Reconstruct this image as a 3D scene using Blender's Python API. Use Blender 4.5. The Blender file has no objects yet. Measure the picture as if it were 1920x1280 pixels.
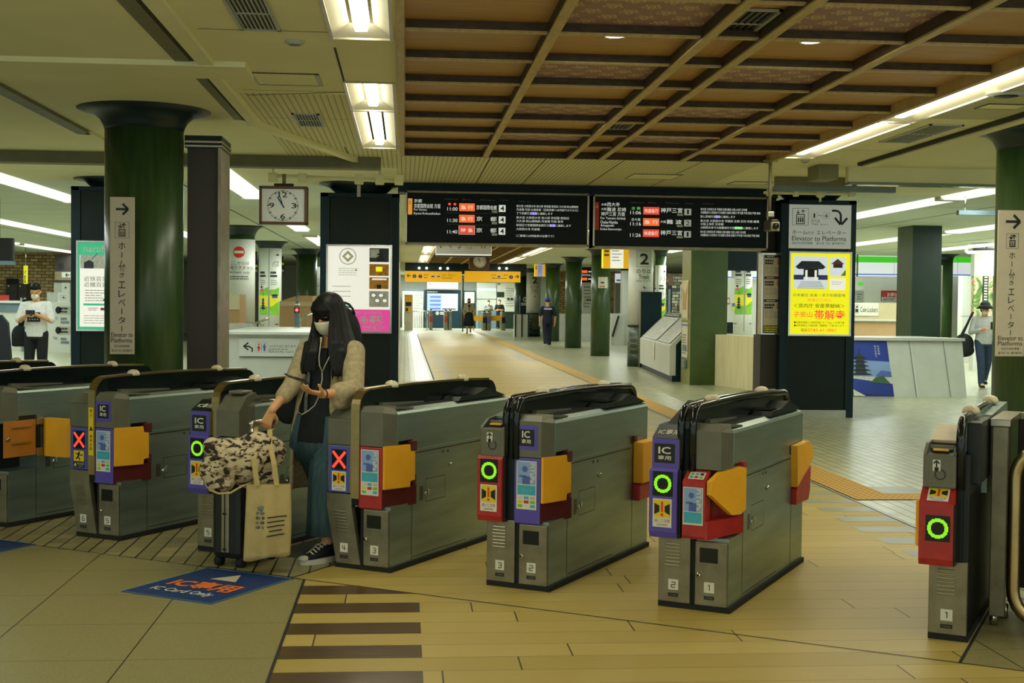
import bpy, bmesh, math, random
import numpy as np
from mathutils import Vector, Matrix
random.seed(7)
SC = bpy.context.scene
COL = SC.collection

# ---------------------------------------------------------------- camera
F_PX, YAW, PITCH, ROLL, TH, CAM_H = 2431.2, .0827724, .0298886, .0106248, .5457386, 1.5
def _axes():
    cy, sy, cp, sp, cr, sr = (math.cos(YAW), math.sin(YAW), math.cos(PITCH), math.sin(PITCH),
                              math.cos(ROLL), math.sin(ROLL))
    fw = Vector((sy * cp, cy * cp, -sp)); rt = Vector((cy, -sy, 0)); up = rt.cross(fw)
    return cr * rt + sr * up, -sr * rt + cr * up, fw
RT, UP, FW = _axes()
CAM = Vector((0, 0, CAM_H))
cam = bpy.data.cameras.new('camera')
cam.sensor_width = 36; cam.lens = F_PX * 36 / 1920; cam.clip_start = .05; cam.clip_end = 300
cam_o = bpy.data.objects.new('camera', cam); COL.objects.link(cam_o)
cam_o.matrix_world = Matrix(((RT.x, UP.x, -FW.x, 0), (RT.y, UP.y, -FW.y, 0), (RT.z, UP.z, -FW.z, CAM_H), (0, 0, 0, 1)))
SC.camera = cam_o

def ray(x, y):
    return RT * (x - 960) - UP * (y - 640) + FW * F_PX
def at(x, y, Y):            # surveyed point: photo pixel on the upright plane at depth Y
    d = ray(x, y); return CAM + d * (Y / d.y)
def fl(x, y, z=0.0):        # surveyed point on the level plane at height z
    d = ray(x, y); return CAM + d * ((z - CAM_H) / d.z)

# ---------------------------------------------------------------- world, exposure
w = bpy.data.worlds.new('world'); SC.world = w; w.use_nodes = True
w.node_tree.nodes['Background'].inputs[0].default_value = (.78, .92, .88, 1)
w.node_tree.nodes['Background'].inputs[1].default_value = .85
SC.view_settings.view_transform = 'Standard'; SC.view_settings.look = 'None'
SC.view_settings.gamma = 1; SC.view_settings.use_curve_mapping = False
SC.view_settings.exposure = 0.0
LAMP_NEAR, LAMP_FAR = .42, .47

# ---------------------------------------------------------------- materials
def lin(c):
    return tuple((v / 255 / 12.92 if v / 255 <= .04045 else ((v / 255 + .055) / 1.055) ** 2.4) for v in c)
MATS = {}
class NT:
    def __init__(s, m):
        s.t = m.node_tree; s.b = s.t.nodes['Principled BSDF']
    def n(s, kind, **kw):
        nd = s.t.nodes.new(kind)
        for k, v in kw.items():
            if k == 'op': nd.operation = v
            elif k[0] == 'i' and k[1:].isdigit():
                i = int(k[1:])
                if hasattr(v, 'is_output'): s.t.links.new(v, nd.inputs[i])
                else: nd.inputs[i].default_value = v
            else: setattr(nd, k, v)
        return nd
    def math(s, op, a, b=0.0, c=0.0):
        return s.n('ShaderNodeMath', op=op, i0=a, i1=b, i2=c).outputs[0]
    def mix(s, f, a, b, mode='MIX'):
        nd = s.n('ShaderNodeMix', data_type='RGBA', blend_type=mode)
        for i, v in ((0, f), (6, a), (7, b)):
            if hasattr(v, 'is_output'): s.t.links.new(v, nd.inputs[i])
            elif i: nd.inputs[i].default_value = (*v[:3], 1)
            else: nd.inputs[i].default_value = v
        return nd.outputs[2]
    def noise(s, vec, scale, detail=3, rough=.5, dist=0):
        nd = s.n('ShaderNodeTexNoise'); s.t.links.new(vec, nd.inputs['Vector'])
        nd.inputs['Scale'].default_value = scale; nd.inputs['Detail'].default_value = detail
        nd.inputs['Roughness'].default_value = rough; nd.inputs['Distortion'].default_value = dist
        return nd.outputs['Fac']
    def obj(s, scale=(1, 1, 1)):
        c = s.n('ShaderNodeTexCoord').outputs['Object']
        m = s.n('ShaderNodeMapping'); s.t.links.new(c, m.inputs['Vector']); m.inputs['Scale'].default_value = scale
        return m.outputs[0]
    def sep(s, v):
        nd = s.n('ShaderNodeSeparateXYZ'); s.t.links.new(v, nd.inputs[0]); return nd.outputs
    def line(s, c, pitch, width, off=0.0):   # 1 on grout lines
        f = s.math('FRACT', s.math('DIVIDE', s.math('ADD', c, off), pitch))
        return s.math('GREATER_THAN', s.math('ABSOLUTE', s.math('SUBTRACT', f, .5)), .5 - width / pitch / 2)
    def cell(s, c, pitch, off=0.0):
        return s.math('FLOOR', s.math('DIVIDE', s.math('ADD', c, off), pitch))
    def rnd(s, a, b):
        cx = s.n('ShaderNodeCombineXYZ', i0=a, i1=b)
        return s.n('ShaderNodeTexWhiteNoise', noise_dimensions='2D', i0=cx.outputs[0]).outputs['Value']
    def ramp(s, f, stops):
        nd = s.n('ShaderNodeValToRGB'); s.t.links.new(f, nd.inputs[0]); e = nd.color_ramp.elements
        for i, (p, c) in enumerate(stops):
            el = e[i] if i < 2 else e.new(p)
            el.position = p; el.color = (*c, 1)
        return nd.outputs[0]
    def base(s, v): s.t.links.new(v, s.b.inputs['Base Color'])
    def bump(s, h, k=.3, d=.002):
        nd = s.n('ShaderNodeBump'); s.t.links.new(h, nd.inputs['Height'])
        nd.inputs['Strength'].default_value = k; nd.inputs['Distance'].default_value = d
        s.t.links.new(nd.outputs[0], s.b.inputs['Normal'])
def new(name, rough=.5, metal=0.0, spec=.5):
    m = bpy.data.materials.new(name); m.use_nodes = True; MATS[name] = m
    k = NT(m); k.b.inputs['Roughness'].default_value = rough; k.b.inputs['Metallic'].default_value = metal
    k.b.inputs['Specular IOR Level'].default_value = spec
    return k
def mat(name, rgb, rough=.55, metal=0.0, var=.12, scale=6.0, emit=0.0, stretch=(1, 1, 1), bump=0.0, spec=.5):
    """plain surface with a little procedural mottling"""
    k = new(name, rough, metal, spec); c = lin(rgb)
    if emit:
        k.b.inputs['Emission Color'].default_value = (*c, 1); k.b.inputs['Emission Strength'].default_value = emit
        k.b.inputs['Base Color'].default_value = (*[v * .5 for v in c], 1)
        return MATS[name]
    f = k.noise(k.obj(stretch), scale, 4, .6)
    k.base(k.ramp(f, [(.3, tuple(v * (1 - var) for v in c)), (.7, tuple(min(1, v * (1 + var)) for v in c))]))
    if bump: k.bump(f, bump)
    return MATS[name]

# neutral / painted
mat('ink', (26, 30, 28), .6); mat('black_plastic', (20, 33, 30), .4, spec=.25); mat('black_gloss', (16, 24, 25), .16)
mat('rubber', (22, 26, 25), .8); mat('navy_black', (17, 42, 52), .45, spec=.25); mat('green_olive', (60, 82, 34), .4, var=.14, scale=3); mat('olive_lit_face', (138, 140, 72), .4); mat('dark_brown', (52, 46, 40), .55, scale=60)
mat('sign_white', (215, 215, 200), .45, var=.03); mat('sign_cream', (206, 194, 168), .5, var=.04)
mat('sign_grey', (176, 180, 166), .5, var=.03); mat('paper', (226, 224, 206), .7, var=.05)
mat('white_panel', (214, 217, 206), .4, var=.05, scale=1.5); mat('white_cloth', (226, 228, 222), .9, bump=.25, scale=30)
mat('marble', (208, 212, 200), .25, var=.07, scale=2.2); mat('beige_panel', (205, 190, 150), .5, var=.05)
mat('beige_wood', (196, 160, 112), .5, var=.1, stretch=(12, 12, 1)); mat('limestone', (232, 224, 184), .6, var=.1, scale=3, bump=.2, stretch=(3, 3, .4))
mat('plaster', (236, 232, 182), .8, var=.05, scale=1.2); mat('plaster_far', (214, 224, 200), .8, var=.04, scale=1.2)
mat('trim_olive', (120, 116, 84), .6); mat('groove', (46, 48, 34), .8)
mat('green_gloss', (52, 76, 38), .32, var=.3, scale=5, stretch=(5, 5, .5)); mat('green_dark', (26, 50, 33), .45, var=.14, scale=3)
mat('capital', (24, 44, 45), .4); mat('blue_grey', (110, 132, 140), .5)
mat('steel', (176, 170, 148), .3, 1.0, var=.12, scale=4, stretch=(1, 1, 12)); mat('chrome', (214, 212, 200), .16, 1.0)
mat('brass_steel', (182, 160, 112), .3, 1.0, var=.2, scale=5)
mat('gate_front', (142, 136, 112), .42, .75, var=.25, scale=7); mat('gate_olive', (110, 110, 92), .45, .2, var=.12, scale=9)
mat('gate_side', (150, 168, 160), .36, .8, var=.22, scale=3, stretch=(1, .35, 3)); mat('gate_dark', (42, 46, 42), .4, .5)
mat('orange', (255, 180, 40), .45, var=.1, scale=5); mat('orange_panel', (196, 124, 44), .5, var=.1)
mat('red_paint', (176, 44, 40), .42, var=.2, scale=14); mat('dark_red', (92, 28, 28), .5)
mat('violet', (90, 78, 176), .4, var=.06); mat('blue_panel', (74, 88, 190), .4, var=.06)
mat('sticker_blue', (142, 172, 214), .5, var=.04); mat('figure_blue', (84, 104, 176), .5); mat('teal', (64, 176, 196), .5)
mat('sticker_yellow', (240, 206, 30), .5, var=.03); mat('sign_red', (200, 50, 40), .5, var=.03); mat('warn_red', (236, 60, 40), .5)
mat('sign_yellow', (240, 178, 30), .5, var=.03); mat('mat_blue', (22, 52, 108), .55, var=.15, scale=12); mat('mat_orange', (240, 120, 40), .6)
mat('tactile_yellow', (206, 160, 52), .6, var=.12); mat('dome_lamp', (214, 202, 168), .3); mat('sky_blue', (96, 170, 214), .5)
mat('leaf_green', (126, 190, 50), .6, var=.2); mat('leaf_yellow', (232, 222, 40), .6, var=.1); mat('mid_blue', (70, 70, 150), .5)
mat('grey_line', (120, 124, 112), .6); mat('pale_grey', (178, 182, 170), .6); mat('brown_frame', (104, 74, 46), .5, var=.2, scale=20)
mat('clock_face', (242, 248, 250), .3, var=.02); mat('seaweed', (60, 100, 70), .7); mat('pink', (230, 60, 150), .5)
mat('skin', (222, 164, 112), .5, var=.05); mat('hair', (18, 19, 18), .5, spec=.3, var=.3, scale=40, stretch=(6, 6, .3)); mat('mask_white', (226, 220, 196), .85, var=.06, scale=20)
mat('linen', (176, 160, 122), .9, var=.22, scale=40, bump=.3); mat('denim_teal', (58, 84, 92), .85, var=.3, scale=10, stretch=(6, 6, .3), bump=.2)
mat('black_cloth', (20, 25, 26), .85, var=.2, scale=30); mat('jeans', (44, 62, 84), .85, var=.25, scale=14, bump=.2)
mat('grey_knit', (188, 190, 184), .9, bump=.2, scale=40); mat('navy_cloth', (18, 28, 50), .8); mat('royal_blue', (36, 66, 170), .7)
mat('canvas_tote', (190, 168, 110), .9, var=.1, scale=14, bump=.3); mat('suitcase_black', (24, 28, 30), .4, var=.2); mat('sole_white', (206, 204, 190), .6)
mat('grey_cloth', (108, 112, 112), .85, var=.3, scale=30); mat('wire_white', (190, 184, 160), .5)
mat('acrylic', (120, 136, 128), .12, var=.05)
# things that give off light
def glow(name, rgb, k): mat(name, rgb, emit=k)
glow('tube_warm', (255, 249, 222), 8); glow('sign_glow', (168, 174, 160), .55); glow('tube_cool', (250, 252, 238), 1.05); glow('downlight', (255, 252, 232), 3)
glow('led_red', (255, 72, 58), 1.0); glow('led_green', (150, 246, 40), .95); glow('led_orange', (250, 110, 50), .85); glow('led_white', (214, 220, 208), .8)
glow('led_board_red', (236, 70, 46), .85); glow('led_amber', (226, 150, 50), .8); glow('led_lime', (110, 230, 110), .8); glow('led_violet', (120, 110, 240), .8)
glow('box_white', (238, 236, 222), .8); glow('box_yellow', (238, 234, 20), .85); glow('box_pink', (226, 70, 156), .75); glow('box_green', (60, 186, 136), .7)
glow('box_red', (240, 74, 50), .85); glow('box_blue', (150, 160, 240), .5); glow('shop_green', (70, 196, 40), .8); glow('shop_white', (226, 234, 232), .75); glow('shop_blue', (90, 130, 214), .7)
glow('exit_yellow', (240, 178, 20), .6); glow('screen_blue', (150, 180, 224), .7); glow('screen_pale', (214, 224, 228), .75); glow('screen_dim', (60, 76, 80), .4)
mat('trough', (226, 222, 196), .5, var=.03); mat('board_glass', (18, 27, 28), .4, var=.05, spec=.15); mat('photo_dark', (40, 54, 62), .5, var=.4, scale=30)
mat('photo_gold', (206, 140, 40), .5, var=.35, scale=20); mat('photo_pale', (206, 206, 196), .5, var=.25, scale=40)
mat('photo_sky', (140, 170, 220), .45, var=.25, scale=1.2, stretch=(.3, 1, 1)); mat('photo_deep', (36, 60, 150), .45, var=.25, scale=1.4)

def special():
    # small square tiles with dark joints
    k = new('small_tile', .28); v = k.obj(); x, y, _ = k.sep(v)
    r = k.rnd(k.cell(x, .103), k.cell(y, .15))
    c = k.mix(r, lin((166, 172, 146)), lin((196, 200, 176)))
    c = k.mix(k.math('MULTIPLY', k.noise(v, .5, 3), .5), c, lin((176, 166, 112)))
    lx = k.line(x, .103, .011); ly = k.line(y, .15, .006)
    c = k.mix(k.math('MULTIPLY', ly, .45), c, lin((70, 70, 48))); c = k.mix(lx, c, lin((44, 46, 34))); k.base(c)
    k.bump(k.math('SUBTRACT', 1.0, k.math('MAXIMUM', lx, ly)), .35)
    # tiles by the gates at the left: same tile, older and browner
    k = new('old_tile', .4); v = k.obj(); x, y, _ = k.sep(v)
    r = k.rnd(k.cell(x, .103), k.cell(y, .15)); c = k.mix(r, lin((136, 126, 80)), lin((164, 152, 102)))
    lx = k.line(x, .103, .011); ly = k.line(y, .15, .008)
    c = k.mix(k.math('MULTIPLY', ly, .55), c, lin((60, 56, 34))); c = k.mix(lx, c, lin((30, 30, 22))); k.base(c)
    # big granite slabs
    k = new('granite', .42); v = k.obj(); x, y, _ = k.sep(v)
    n = k.noise(v, 160, 3, .7); n2 = k.noise(v, 1.6, 3)
    c = k.ramp(n, [(.3, lin((120, 112, 70))), (.72, lin((168, 158, 104)))]); c = k.mix(k.math('MULTIPLY', n2, .5), c, lin((150, 142, 92)))
    l = k.math('MAXIMUM', k.line(x, .62, .006, .525), k.line(y, .606, .004, .004)); k.base(k.mix(l, c, lin((40, 38, 24))))
    # pale plank floor
    k = new('wood_floor', .46); v = k.obj(); x, y, _ = k.sep(v); row = k.cell(y, .2, -.03)
    off = k.math('MULTIPLY', k.rnd(row, 3.0), 1.9); xs = k.math('ADD', x, off)
    g = k.noise(k.obj((1.2, 22, 1)), 3, 5, .6, .4); r = k.rnd(row, k.cell(xs, 1.9))
    c = k.mix(r, lin((180, 157, 74)), lin((198, 175, 94))); c = k.mix(k.math('MULTIPLY', g, .4), c, lin((160, 134, 66)))
    l = k.math('MAXIMUM', k.math('MULTIPLY', k.line(y, .2, .004, -.03), .8), k.line(xs, 1.9, .007)); k.base(k.mix(l, c, lin((66, 54, 26))))
    k = new('dark_plank', .32); v = k.obj((1, 16, 1)); n = k.noise(v, 4, 5, .65, .5)
    k.base(k.ramp(n, [(.3, lin((60, 42, 24))), (.7, lin((104, 80, 44)))]))
    k = new('grey_plank', .35); n = k.noise(k.obj((1, 16, 1)), 4, 5); k.base(k.ramp(n, [(.3, lin((128, 134, 118))), (.7, lin((158, 160, 140)))]))
    # coffered ceiling
    k = new('cedar', .5); n = k.noise(k.obj((1, 26, 1)), 3, 5, .6, .6)
    k.base(k.ramp(n, [(.3, lin((158, 116, 52))), (.7, lin((196, 150, 74)))]))
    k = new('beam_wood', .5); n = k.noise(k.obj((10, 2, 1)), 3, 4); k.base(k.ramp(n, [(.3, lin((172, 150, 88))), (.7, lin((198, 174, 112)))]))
    k = new('beam_shade', .6); n = k.noise(k.obj((4, 4, 10)), 3, 4); k.base(k.ramp(n, [(.3, lin((52, 40, 24))), (.7, lin((78, 60, 34)))]))  # darker copy of the beam wood, shade on the sides painted in
    k = new('blossom_cloth', .6); v = k.obj(); x, y, _ = k.sep(v)          # printed blossoms, staggered
    row = k.cell(y, .13); xs = k.math('ADD', x, k.math('MULTIPLY', row, .1))
    fx = k.math('SUBTRACT', k.math('FRACT', k.math('DIVIDE', xs, .21)), .5); fy = k.math('SUBTRACT', k.math('FRACT', k.math('DIVIDE', y, .13)), .5)
    fx = k.math('MULTIPLY', fx, .21); fy = k.math('MULTIPLY', fy, .13)
    rr = k.math('SQRT', k.math('ADD', k.math('MULTIPLY', fx, fx), k.math('MULTIPLY', fy, fy)))
    ang = k.math('ARCTAN2', fy, fx); pet = k.math('ADD', .042, k.math('MULTIPLY', k.math('SINE', k.math('MULTIPLY', ang, 5.0)), .012))
    ring = k.math('LESS_THAN', k.math('ABSOLUTE', k.math('SUBTRACT', rr, pet)), .0045)
    core = k.math('LESS_THAN', k.math('ABSOLUTE', k.math('SUBTRACT', rr, .018)), .004)
    k.base(k.mix(k.math('MAXIMUM', ring, core), lin((150, 116, 108)), lin((224, 200, 140))))
    # ribbed ceiling boards
    k = new('ribbed_ceiling', .8); v = k.obj(); x, y, _ = k.sep(v); l = k.line(x, .05, .012)
    k.base(k.mix(l, lin((222, 218, 168)), lin((178, 172, 122)))); k.bump(k.math('SUBTRACT', 1.0, l), .5, .004)
    k = new('perforated', .8); v = k.obj(); x, y, _ = k.sep(v); l = k.math('MULTIPLY', k.line(x, .04, .016), k.line(y, .04, .016))
    k.base(k.mix(l, lin((204, 202, 160)), lin((110, 110, 80))))
    # brickwork
    k = new('brick', .8); v = k.obj(); x, y, z = k.sep(v); row = k.cell(z, .11); xs = k.math('ADD', k.math('ADD', x, y), k.math('MULTIPLY', row, .13))
    r = k.rnd(row, k.cell(xs, .27)); c = k.mix(r, lin((184, 150, 92)), lin((232, 208, 152)))
    l = k.math('MAXIMUM', k.line(z, .11, .018), k.line(xs, .27, .018)); k.base(k.mix(l, c, lin((60, 52, 36))))
    k = new('stone_brick', .8); v = k.obj(); x, y, z = k.sep(v); row = k.cell(z, .09); xs = k.math('ADD', k.math('ADD', x, y), k.math('MULTIPLY', row, .09))
    r = k.rnd(row, k.cell(xs, .2)); c = k.mix(r, lin((60, 62, 52)), lin((190, 188, 164)))
    l = k.math('MAXIMUM', k.line(z, .09, .018), k.line(xs, .2, .018)); k.base(k.mix(l, c, lin((40, 40, 34))))
    # lattice tile on the column feet
    k = new('lattice_tile', .4); x, y, z = k.sep(k.obj()); a = k.line(k.math('ADD', k.math('ADD', x, y), z), .14, .02); b = k.line(k.math('SUBTRACT', k.math('ADD', x, y), z), .14, .02)
    k.base(k.mix(k.math('MAXIMUM', a, b), lin((58, 72, 54)), lin((120, 128, 104))))
    # camouflage cloth
    k = new('camo', .9); v = k.obj((1, 1, 1.7)); n = k.noise(v, 17, 2, .5, .6); n2 = k.noise(v, 29, 2, .5, .6)
    c = k.ramp(n, [(0, lin((26, 24, 22))), (.41, lin((34, 30, 26))), (.44, lin((150, 126, 92))), (.53, lin((206, 190, 152)))])
    k.base(k.mix(k.math('GREATER_THAN', n2, .6), c, lin((58, 48, 38))))
    # tactile paving
    k = new('tactile', .6); x, y, _ = k.sep(k.obj()); a = k.line(x, .05, .022); b = k.line(y, .09, .066)
    m = k.math('MULTIPLY', a, b); k.base(k.mix(m, lin((206, 158, 46)), lin((150, 116, 34)))); k.bump(m, .6, .004)
    # rubber grating
    k = new('grating', .7); x, y, _ = k.sep(k.obj()); a = k.line(y, .03, .012); k.base(k.mix(a, lin((40, 44, 36)), lin((80, 80, 60))))
    # generic abstract artwork
    k = new('artwork', .4); n = k.noise(k.obj(), 2.2, 4, .6, 1.2)
    k.base(k.ramp(n, [(.3, lin((30, 60, 60))), (.42, lin((120, 150, 70))), (.5, lin((220, 210, 180))), (.58, lin((226, 110, 50))), (.68, lin((80, 110, 150)))]))
special()

# ---------------------------------------------------------------- mesh builder
TXT = {}
_fc = bpy.data.curves.new('type', 'FONT'); _fo = bpy.data.objects.new('type', _fc); COL.objects.link(_fo)
def glyphs(s, bold=0.0):
    key = (s, bold)
    if key not in TXT:
        _fc.body = s; _fc.offset = bold; _fc.resolution_u = 2; _fo.data.update_tag(); bpy.context.view_layer.update()
        me = bpy.data.meshes.new_from_object(_fo.evaluated_get(bpy.context.evaluated_depsgraph_get()))
        vs = [(v.co.x, v.co.y) for v in me.vertices]; fs = [tuple(p.vertices) for p in me.polygons]
        bpy.data.meshes.remove(me)
        if not vs: vs, fs = [(0, 0), (1, 0), (0, 1)], []
        TXT[key] = (vs, fs, min(v[0] for v in vs), max(v[0] for v in vs), min(v[1] for v in vs), max(v[1] for v in vs))
    return TXT[key]

class MB:
    def __init__(s, M=None):
        s.v = []; s.f = []; s.m = []; s.mats = []; s.M = M or Matrix(); s.smooth = []
    def mi(s, name):
        if name not in s.mats: s.mats.append(name)
        return s.mats.index(name)
    def add(s, vs, fs, mt, smooth=False, M=None):
        o = len(s.v); T = s.M @ M if M else s.M; i = s.mi(mt)
        s.v += [tuple(T @ Vector(p)) for p in vs]
        for f in fs: s.f.append(tuple(o + a for a in f)); s.m.append(i); s.smooth.append(smooth)
        return s
    def box(s, x0, y0, z0, x1, y1, z1, mt, bev=0.0):
        if x0 > x1: x0, x1 = x1, x0
        if y0 > y1: y0, y1 = y1, y0
        if z0 > z1: z0, z1 = z1, z0
        if bev:
            b = min(bev, (x1 - x0) * .45, (y1 - y0) * .45, (z1 - z0) * .45)
            bm = bmesh.new(); bmesh.ops.create_cube(bm, size=1)
            for v in bm.verts: v.co = Vector(((x0 + x1) / 2 + v.co.x * (x1 - x0), (y0 + y1) / 2 + v.co.y * (y1 - y0), (z0 + z1) / 2 + v.co.z * (z1 - z0)))
            bmesh.ops.bevel(bm, geom=bm.edges[:], offset=b, segments=2, affect='EDGES', profile=.5)
            bm.verts.index_update()
            s.add([v.co[:] for v in bm.verts], [tuple(v.index for v in f.verts) for f in bm.faces], mt); bm.free(); return s
        vs = [(x, y, z) for x in (x0, x1) for y in (y0, y1) for z in (z0, z1)]
        return s.add(vs, [(0, 1, 3, 2), (4, 6, 7, 5), (0, 4, 5, 1), (2, 3, 7, 6), (0, 2, 6, 4), (1, 5, 7, 3)], mt)
    def prism(s, poly, ax, a, b, mt):
        """polygon (2D) extruded along axis ax from a to b; 2D coords are the other two axes in order"""
        def p(q, t):
            return (t, q[0], q[1]) if ax == 'x' else (q[0], t, q[1]) if ax == 'y' else (q[0], q[1], t)
        n = len(poly); vs = [p(q, a) for q in poly] + [p(q, b) for q in poly]
        fs = [tuple(range(n))[::-1], tuple(range(n, 2 * n))] + [(i, (i + 1) % n, n + (i + 1) % n, n + i) for i in range(n)]
        return s.add(vs, fs, mt)
    def quad(s, a, b, c, d, mt): return s.add([a, b, c, d], [(0, 1, 2, 3)], mt)
    def lathe(s, prof, mt, c=(0, 0, 0), n=32, cap=True):
        vs = []; fs = []
        for r, z in prof:
            vs += [(c[0] + r * math.cos(2 * math.pi * i / n), c[1] + r * math.sin(2 * math.pi * i / n), c[2] + z) for i in range(n)]
        for j in range(len(prof) - 1):
            fs += [(j * n + i, j * n + (i + 1) % n, (j + 1) * n + (i + 1) % n, (j + 1) * n + i) for i in range(n)]
        if cap: fs += [tuple(range(n))[::-1], tuple(range((len(prof) - 1) * n, len(prof) * n))]
        return s.add(vs, fs, mt, True)
    def tube(s, pts, r, mt, n=8, cap=True):
        pts = [Vector(p) for p in pts]; k = len(pts); rs = r if isinstance(r, (list, tuple)) else [r] * k
        vs = []; fs = []; up = None
        for i, p in enumerate(pts):
            d = (pts[min(i + 1, k - 1)] - pts[max(i - 1, 0)]).normalized()
            if up is None: up = Vector((0, 0, 1)) if abs(d.z) < .9 else Vector((0, 1, 0))
            a = d.cross(up).normalized(); up = a.cross(d).normalized()
            vs += [p + (a * math.cos(2 * math.pi * j / n) + up * math.sin(2 * math.pi * j / n)) * rs[i] for j in range(n)]
        for i in range(k - 1):
            fs += [(i * n + j, i * n + (j + 1) % n, (i + 1) * n + (j + 1) % n, (i + 1) * n + j) for j in range(n)]
        if cap: fs += [tuple(range(n))[::-1], tuple(range((k - 1) * n, k * n))]
        return s.add(vs, fs, mt, True)
    def strap(s, pts, wdir, w_, t_, mt):       # flat bar swept along a path
        pts = [Vector(p) for p in pts]; wd = Vector(wdir).normalized(); vs = []; fs = []; k = len(pts)
        for i, p in enumerate(pts):
            d = (pts[min(i + 1, k - 1)] - pts[max(i - 1, 0)]).normalized(); nn = d.cross(wd).normalized()
            vs += [p + wd * a * w_ / 2 + nn * b * t_ / 2 for a, b in ((-1, -1), (1, -1), (1, 1), (-1, 1))]
        for i in range(k - 1): fs += [(i * 4 + j, i * 4 + (j + 1) % 4, i * 4 + 4 + (j + 1) % 4, i * 4 + 4 + j) for j in range(4)]
        fs += [(3, 2, 1, 0), tuple(range(4 * k - 4, 4 * k))]
        return s.add(vs, fs, mt)
    def ell(s, c, r, mt, R=None, n=14):        # ellipsoid
        vs = []; fs = []; m = n // 2
        for i in range(m + 1):
            t = math.pi * i / m
            for j in range(n):
                p = 2 * math.pi * j / n
                q = Vector((r[0] * math.sin(t) * math.cos(p), r[1] * math.sin(t) * math.sin(p), r[2] * math.cos(t)))
                vs.append(Vector(c) + (R @ q if R else q))
        for i in range(m): fs += [(i * n + j, (i + 1) * n + j, (i + 1) * n + (j + 1) % n, i * n + (j + 1) % n) for j in range(n)]
        return s.add(vs, fs, mt, True)
    def cap(s, a, b, ra, rb, mt, n=12):        # tapered capsule
        a = Vector(a); b = Vector(b); d = (b - a)
        L = d.length or 1e-6; d = d / L; pts = []; rs = []
        for t in (-1, -.8, -.45, 0): pts.append(a + d * ra * t); rs.append(ra * math.sqrt(max(.0004, 1 - t * t)))
        for t in (0, .45, .8, 1): pts.append(b + d * rb * t); rs.append(rb * math.sqrt(max(.0004, 1 - t * t)))
        return s.tube(pts, rs, mt, n)
    def chain(s, pts, rs, mt, n=12):
        for i in range(len(pts) - 1): s.cap(pts[i], pts[i + 1], rs[i], rs[i + 1], mt, n)
        return s
    def loft(s, rings, mt, n=24, fold=0, famp=0.0):   # rings: (centre, rx, ry[, rotation about z])
        vs = []; fs = []
        for r in rings:
            c = Vector(r[0]); ro = r[3] if len(r) > 3 else 0
            for j in range(n):
                t = 2 * math.pi * j / n; k = 1 + (famp * (r[4] if len(r) > 4 else 1)) * math.sin(fold * t) if fold else 1
                x = r[1] * k * math.cos(t); y = r[2] * k * math.sin(t)
                vs.append(c + Vector((x * math.cos(ro) - y * math.sin(ro), x * math.sin(ro) + y * math.cos(ro), 0)))
        for i in range(len(rings) - 1): fs += [(i * n + j, i * n + (j + 1) % n, (i + 1) * n + (j + 1) % n, (i + 1) * n + j) for j in range(n)]
        fs += [tuple(range(n))[::-1], tuple(range((len(rings) - 1) * n, len(rings) * n))]
        return s.add(vs, fs, mt, True)
    def mesh(s, name):
        me = bpy.data.meshes.new(name); me.from_pydata(s.v, [], s.f)
        for n in s.mats: me.materials.append(MATS[n])
        me.polygons.foreach_set('material_index', s.m); me.polygons.foreach_set('use_smooth', s.smooth); me.update()
        return me
    def build(s, name, parent=None, label=None, smooth_angle=True):
        me = s.mesh(name)
        if parent is not None:
            o = bpy.data.objects.new(name, me); COL.objects.link(o); o.parent = parent
        else:
            o = bpy.data.objects.new(name, me); COL.objects.link(o)
        bm = bmesh.new(); bm.from_mesh(me); bmesh.ops.recalc_face_normals(bm, faces=bm.faces[:]); bm.to_mesh(me); bm.free()
        if label: o['label'] = label
        return o
    def remesh(s, name, parent, voxel, smooth=4):
        """weld overlapping closed forms into one continuous surface"""
        o = s.build(name); m = o.modifiers.new('r', 'REMESH'); m.mode = 'VOXEL'; m.voxel_size = voxel
        if smooth:
            q = o.modifiers.new('s', 'SMOOTH'); q.iterations = smooth; q.factor = .5
        bpy.context.view_layer.update()
        me = bpy.data.meshes.new_from_object(o.evaluated_get(bpy.context.evaluated_depsgraph_get()))
        old = o.data; o.modifiers.clear(); o.data = me; bpy.data.meshes.remove(old); me.name = name
        if not me.materials: me.materials.append(MATS[s.mats[0]])
        me.polygons.foreach_set('use_smooth', [True] * len(me.polygons))
        o.parent = parent
        return o

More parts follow.
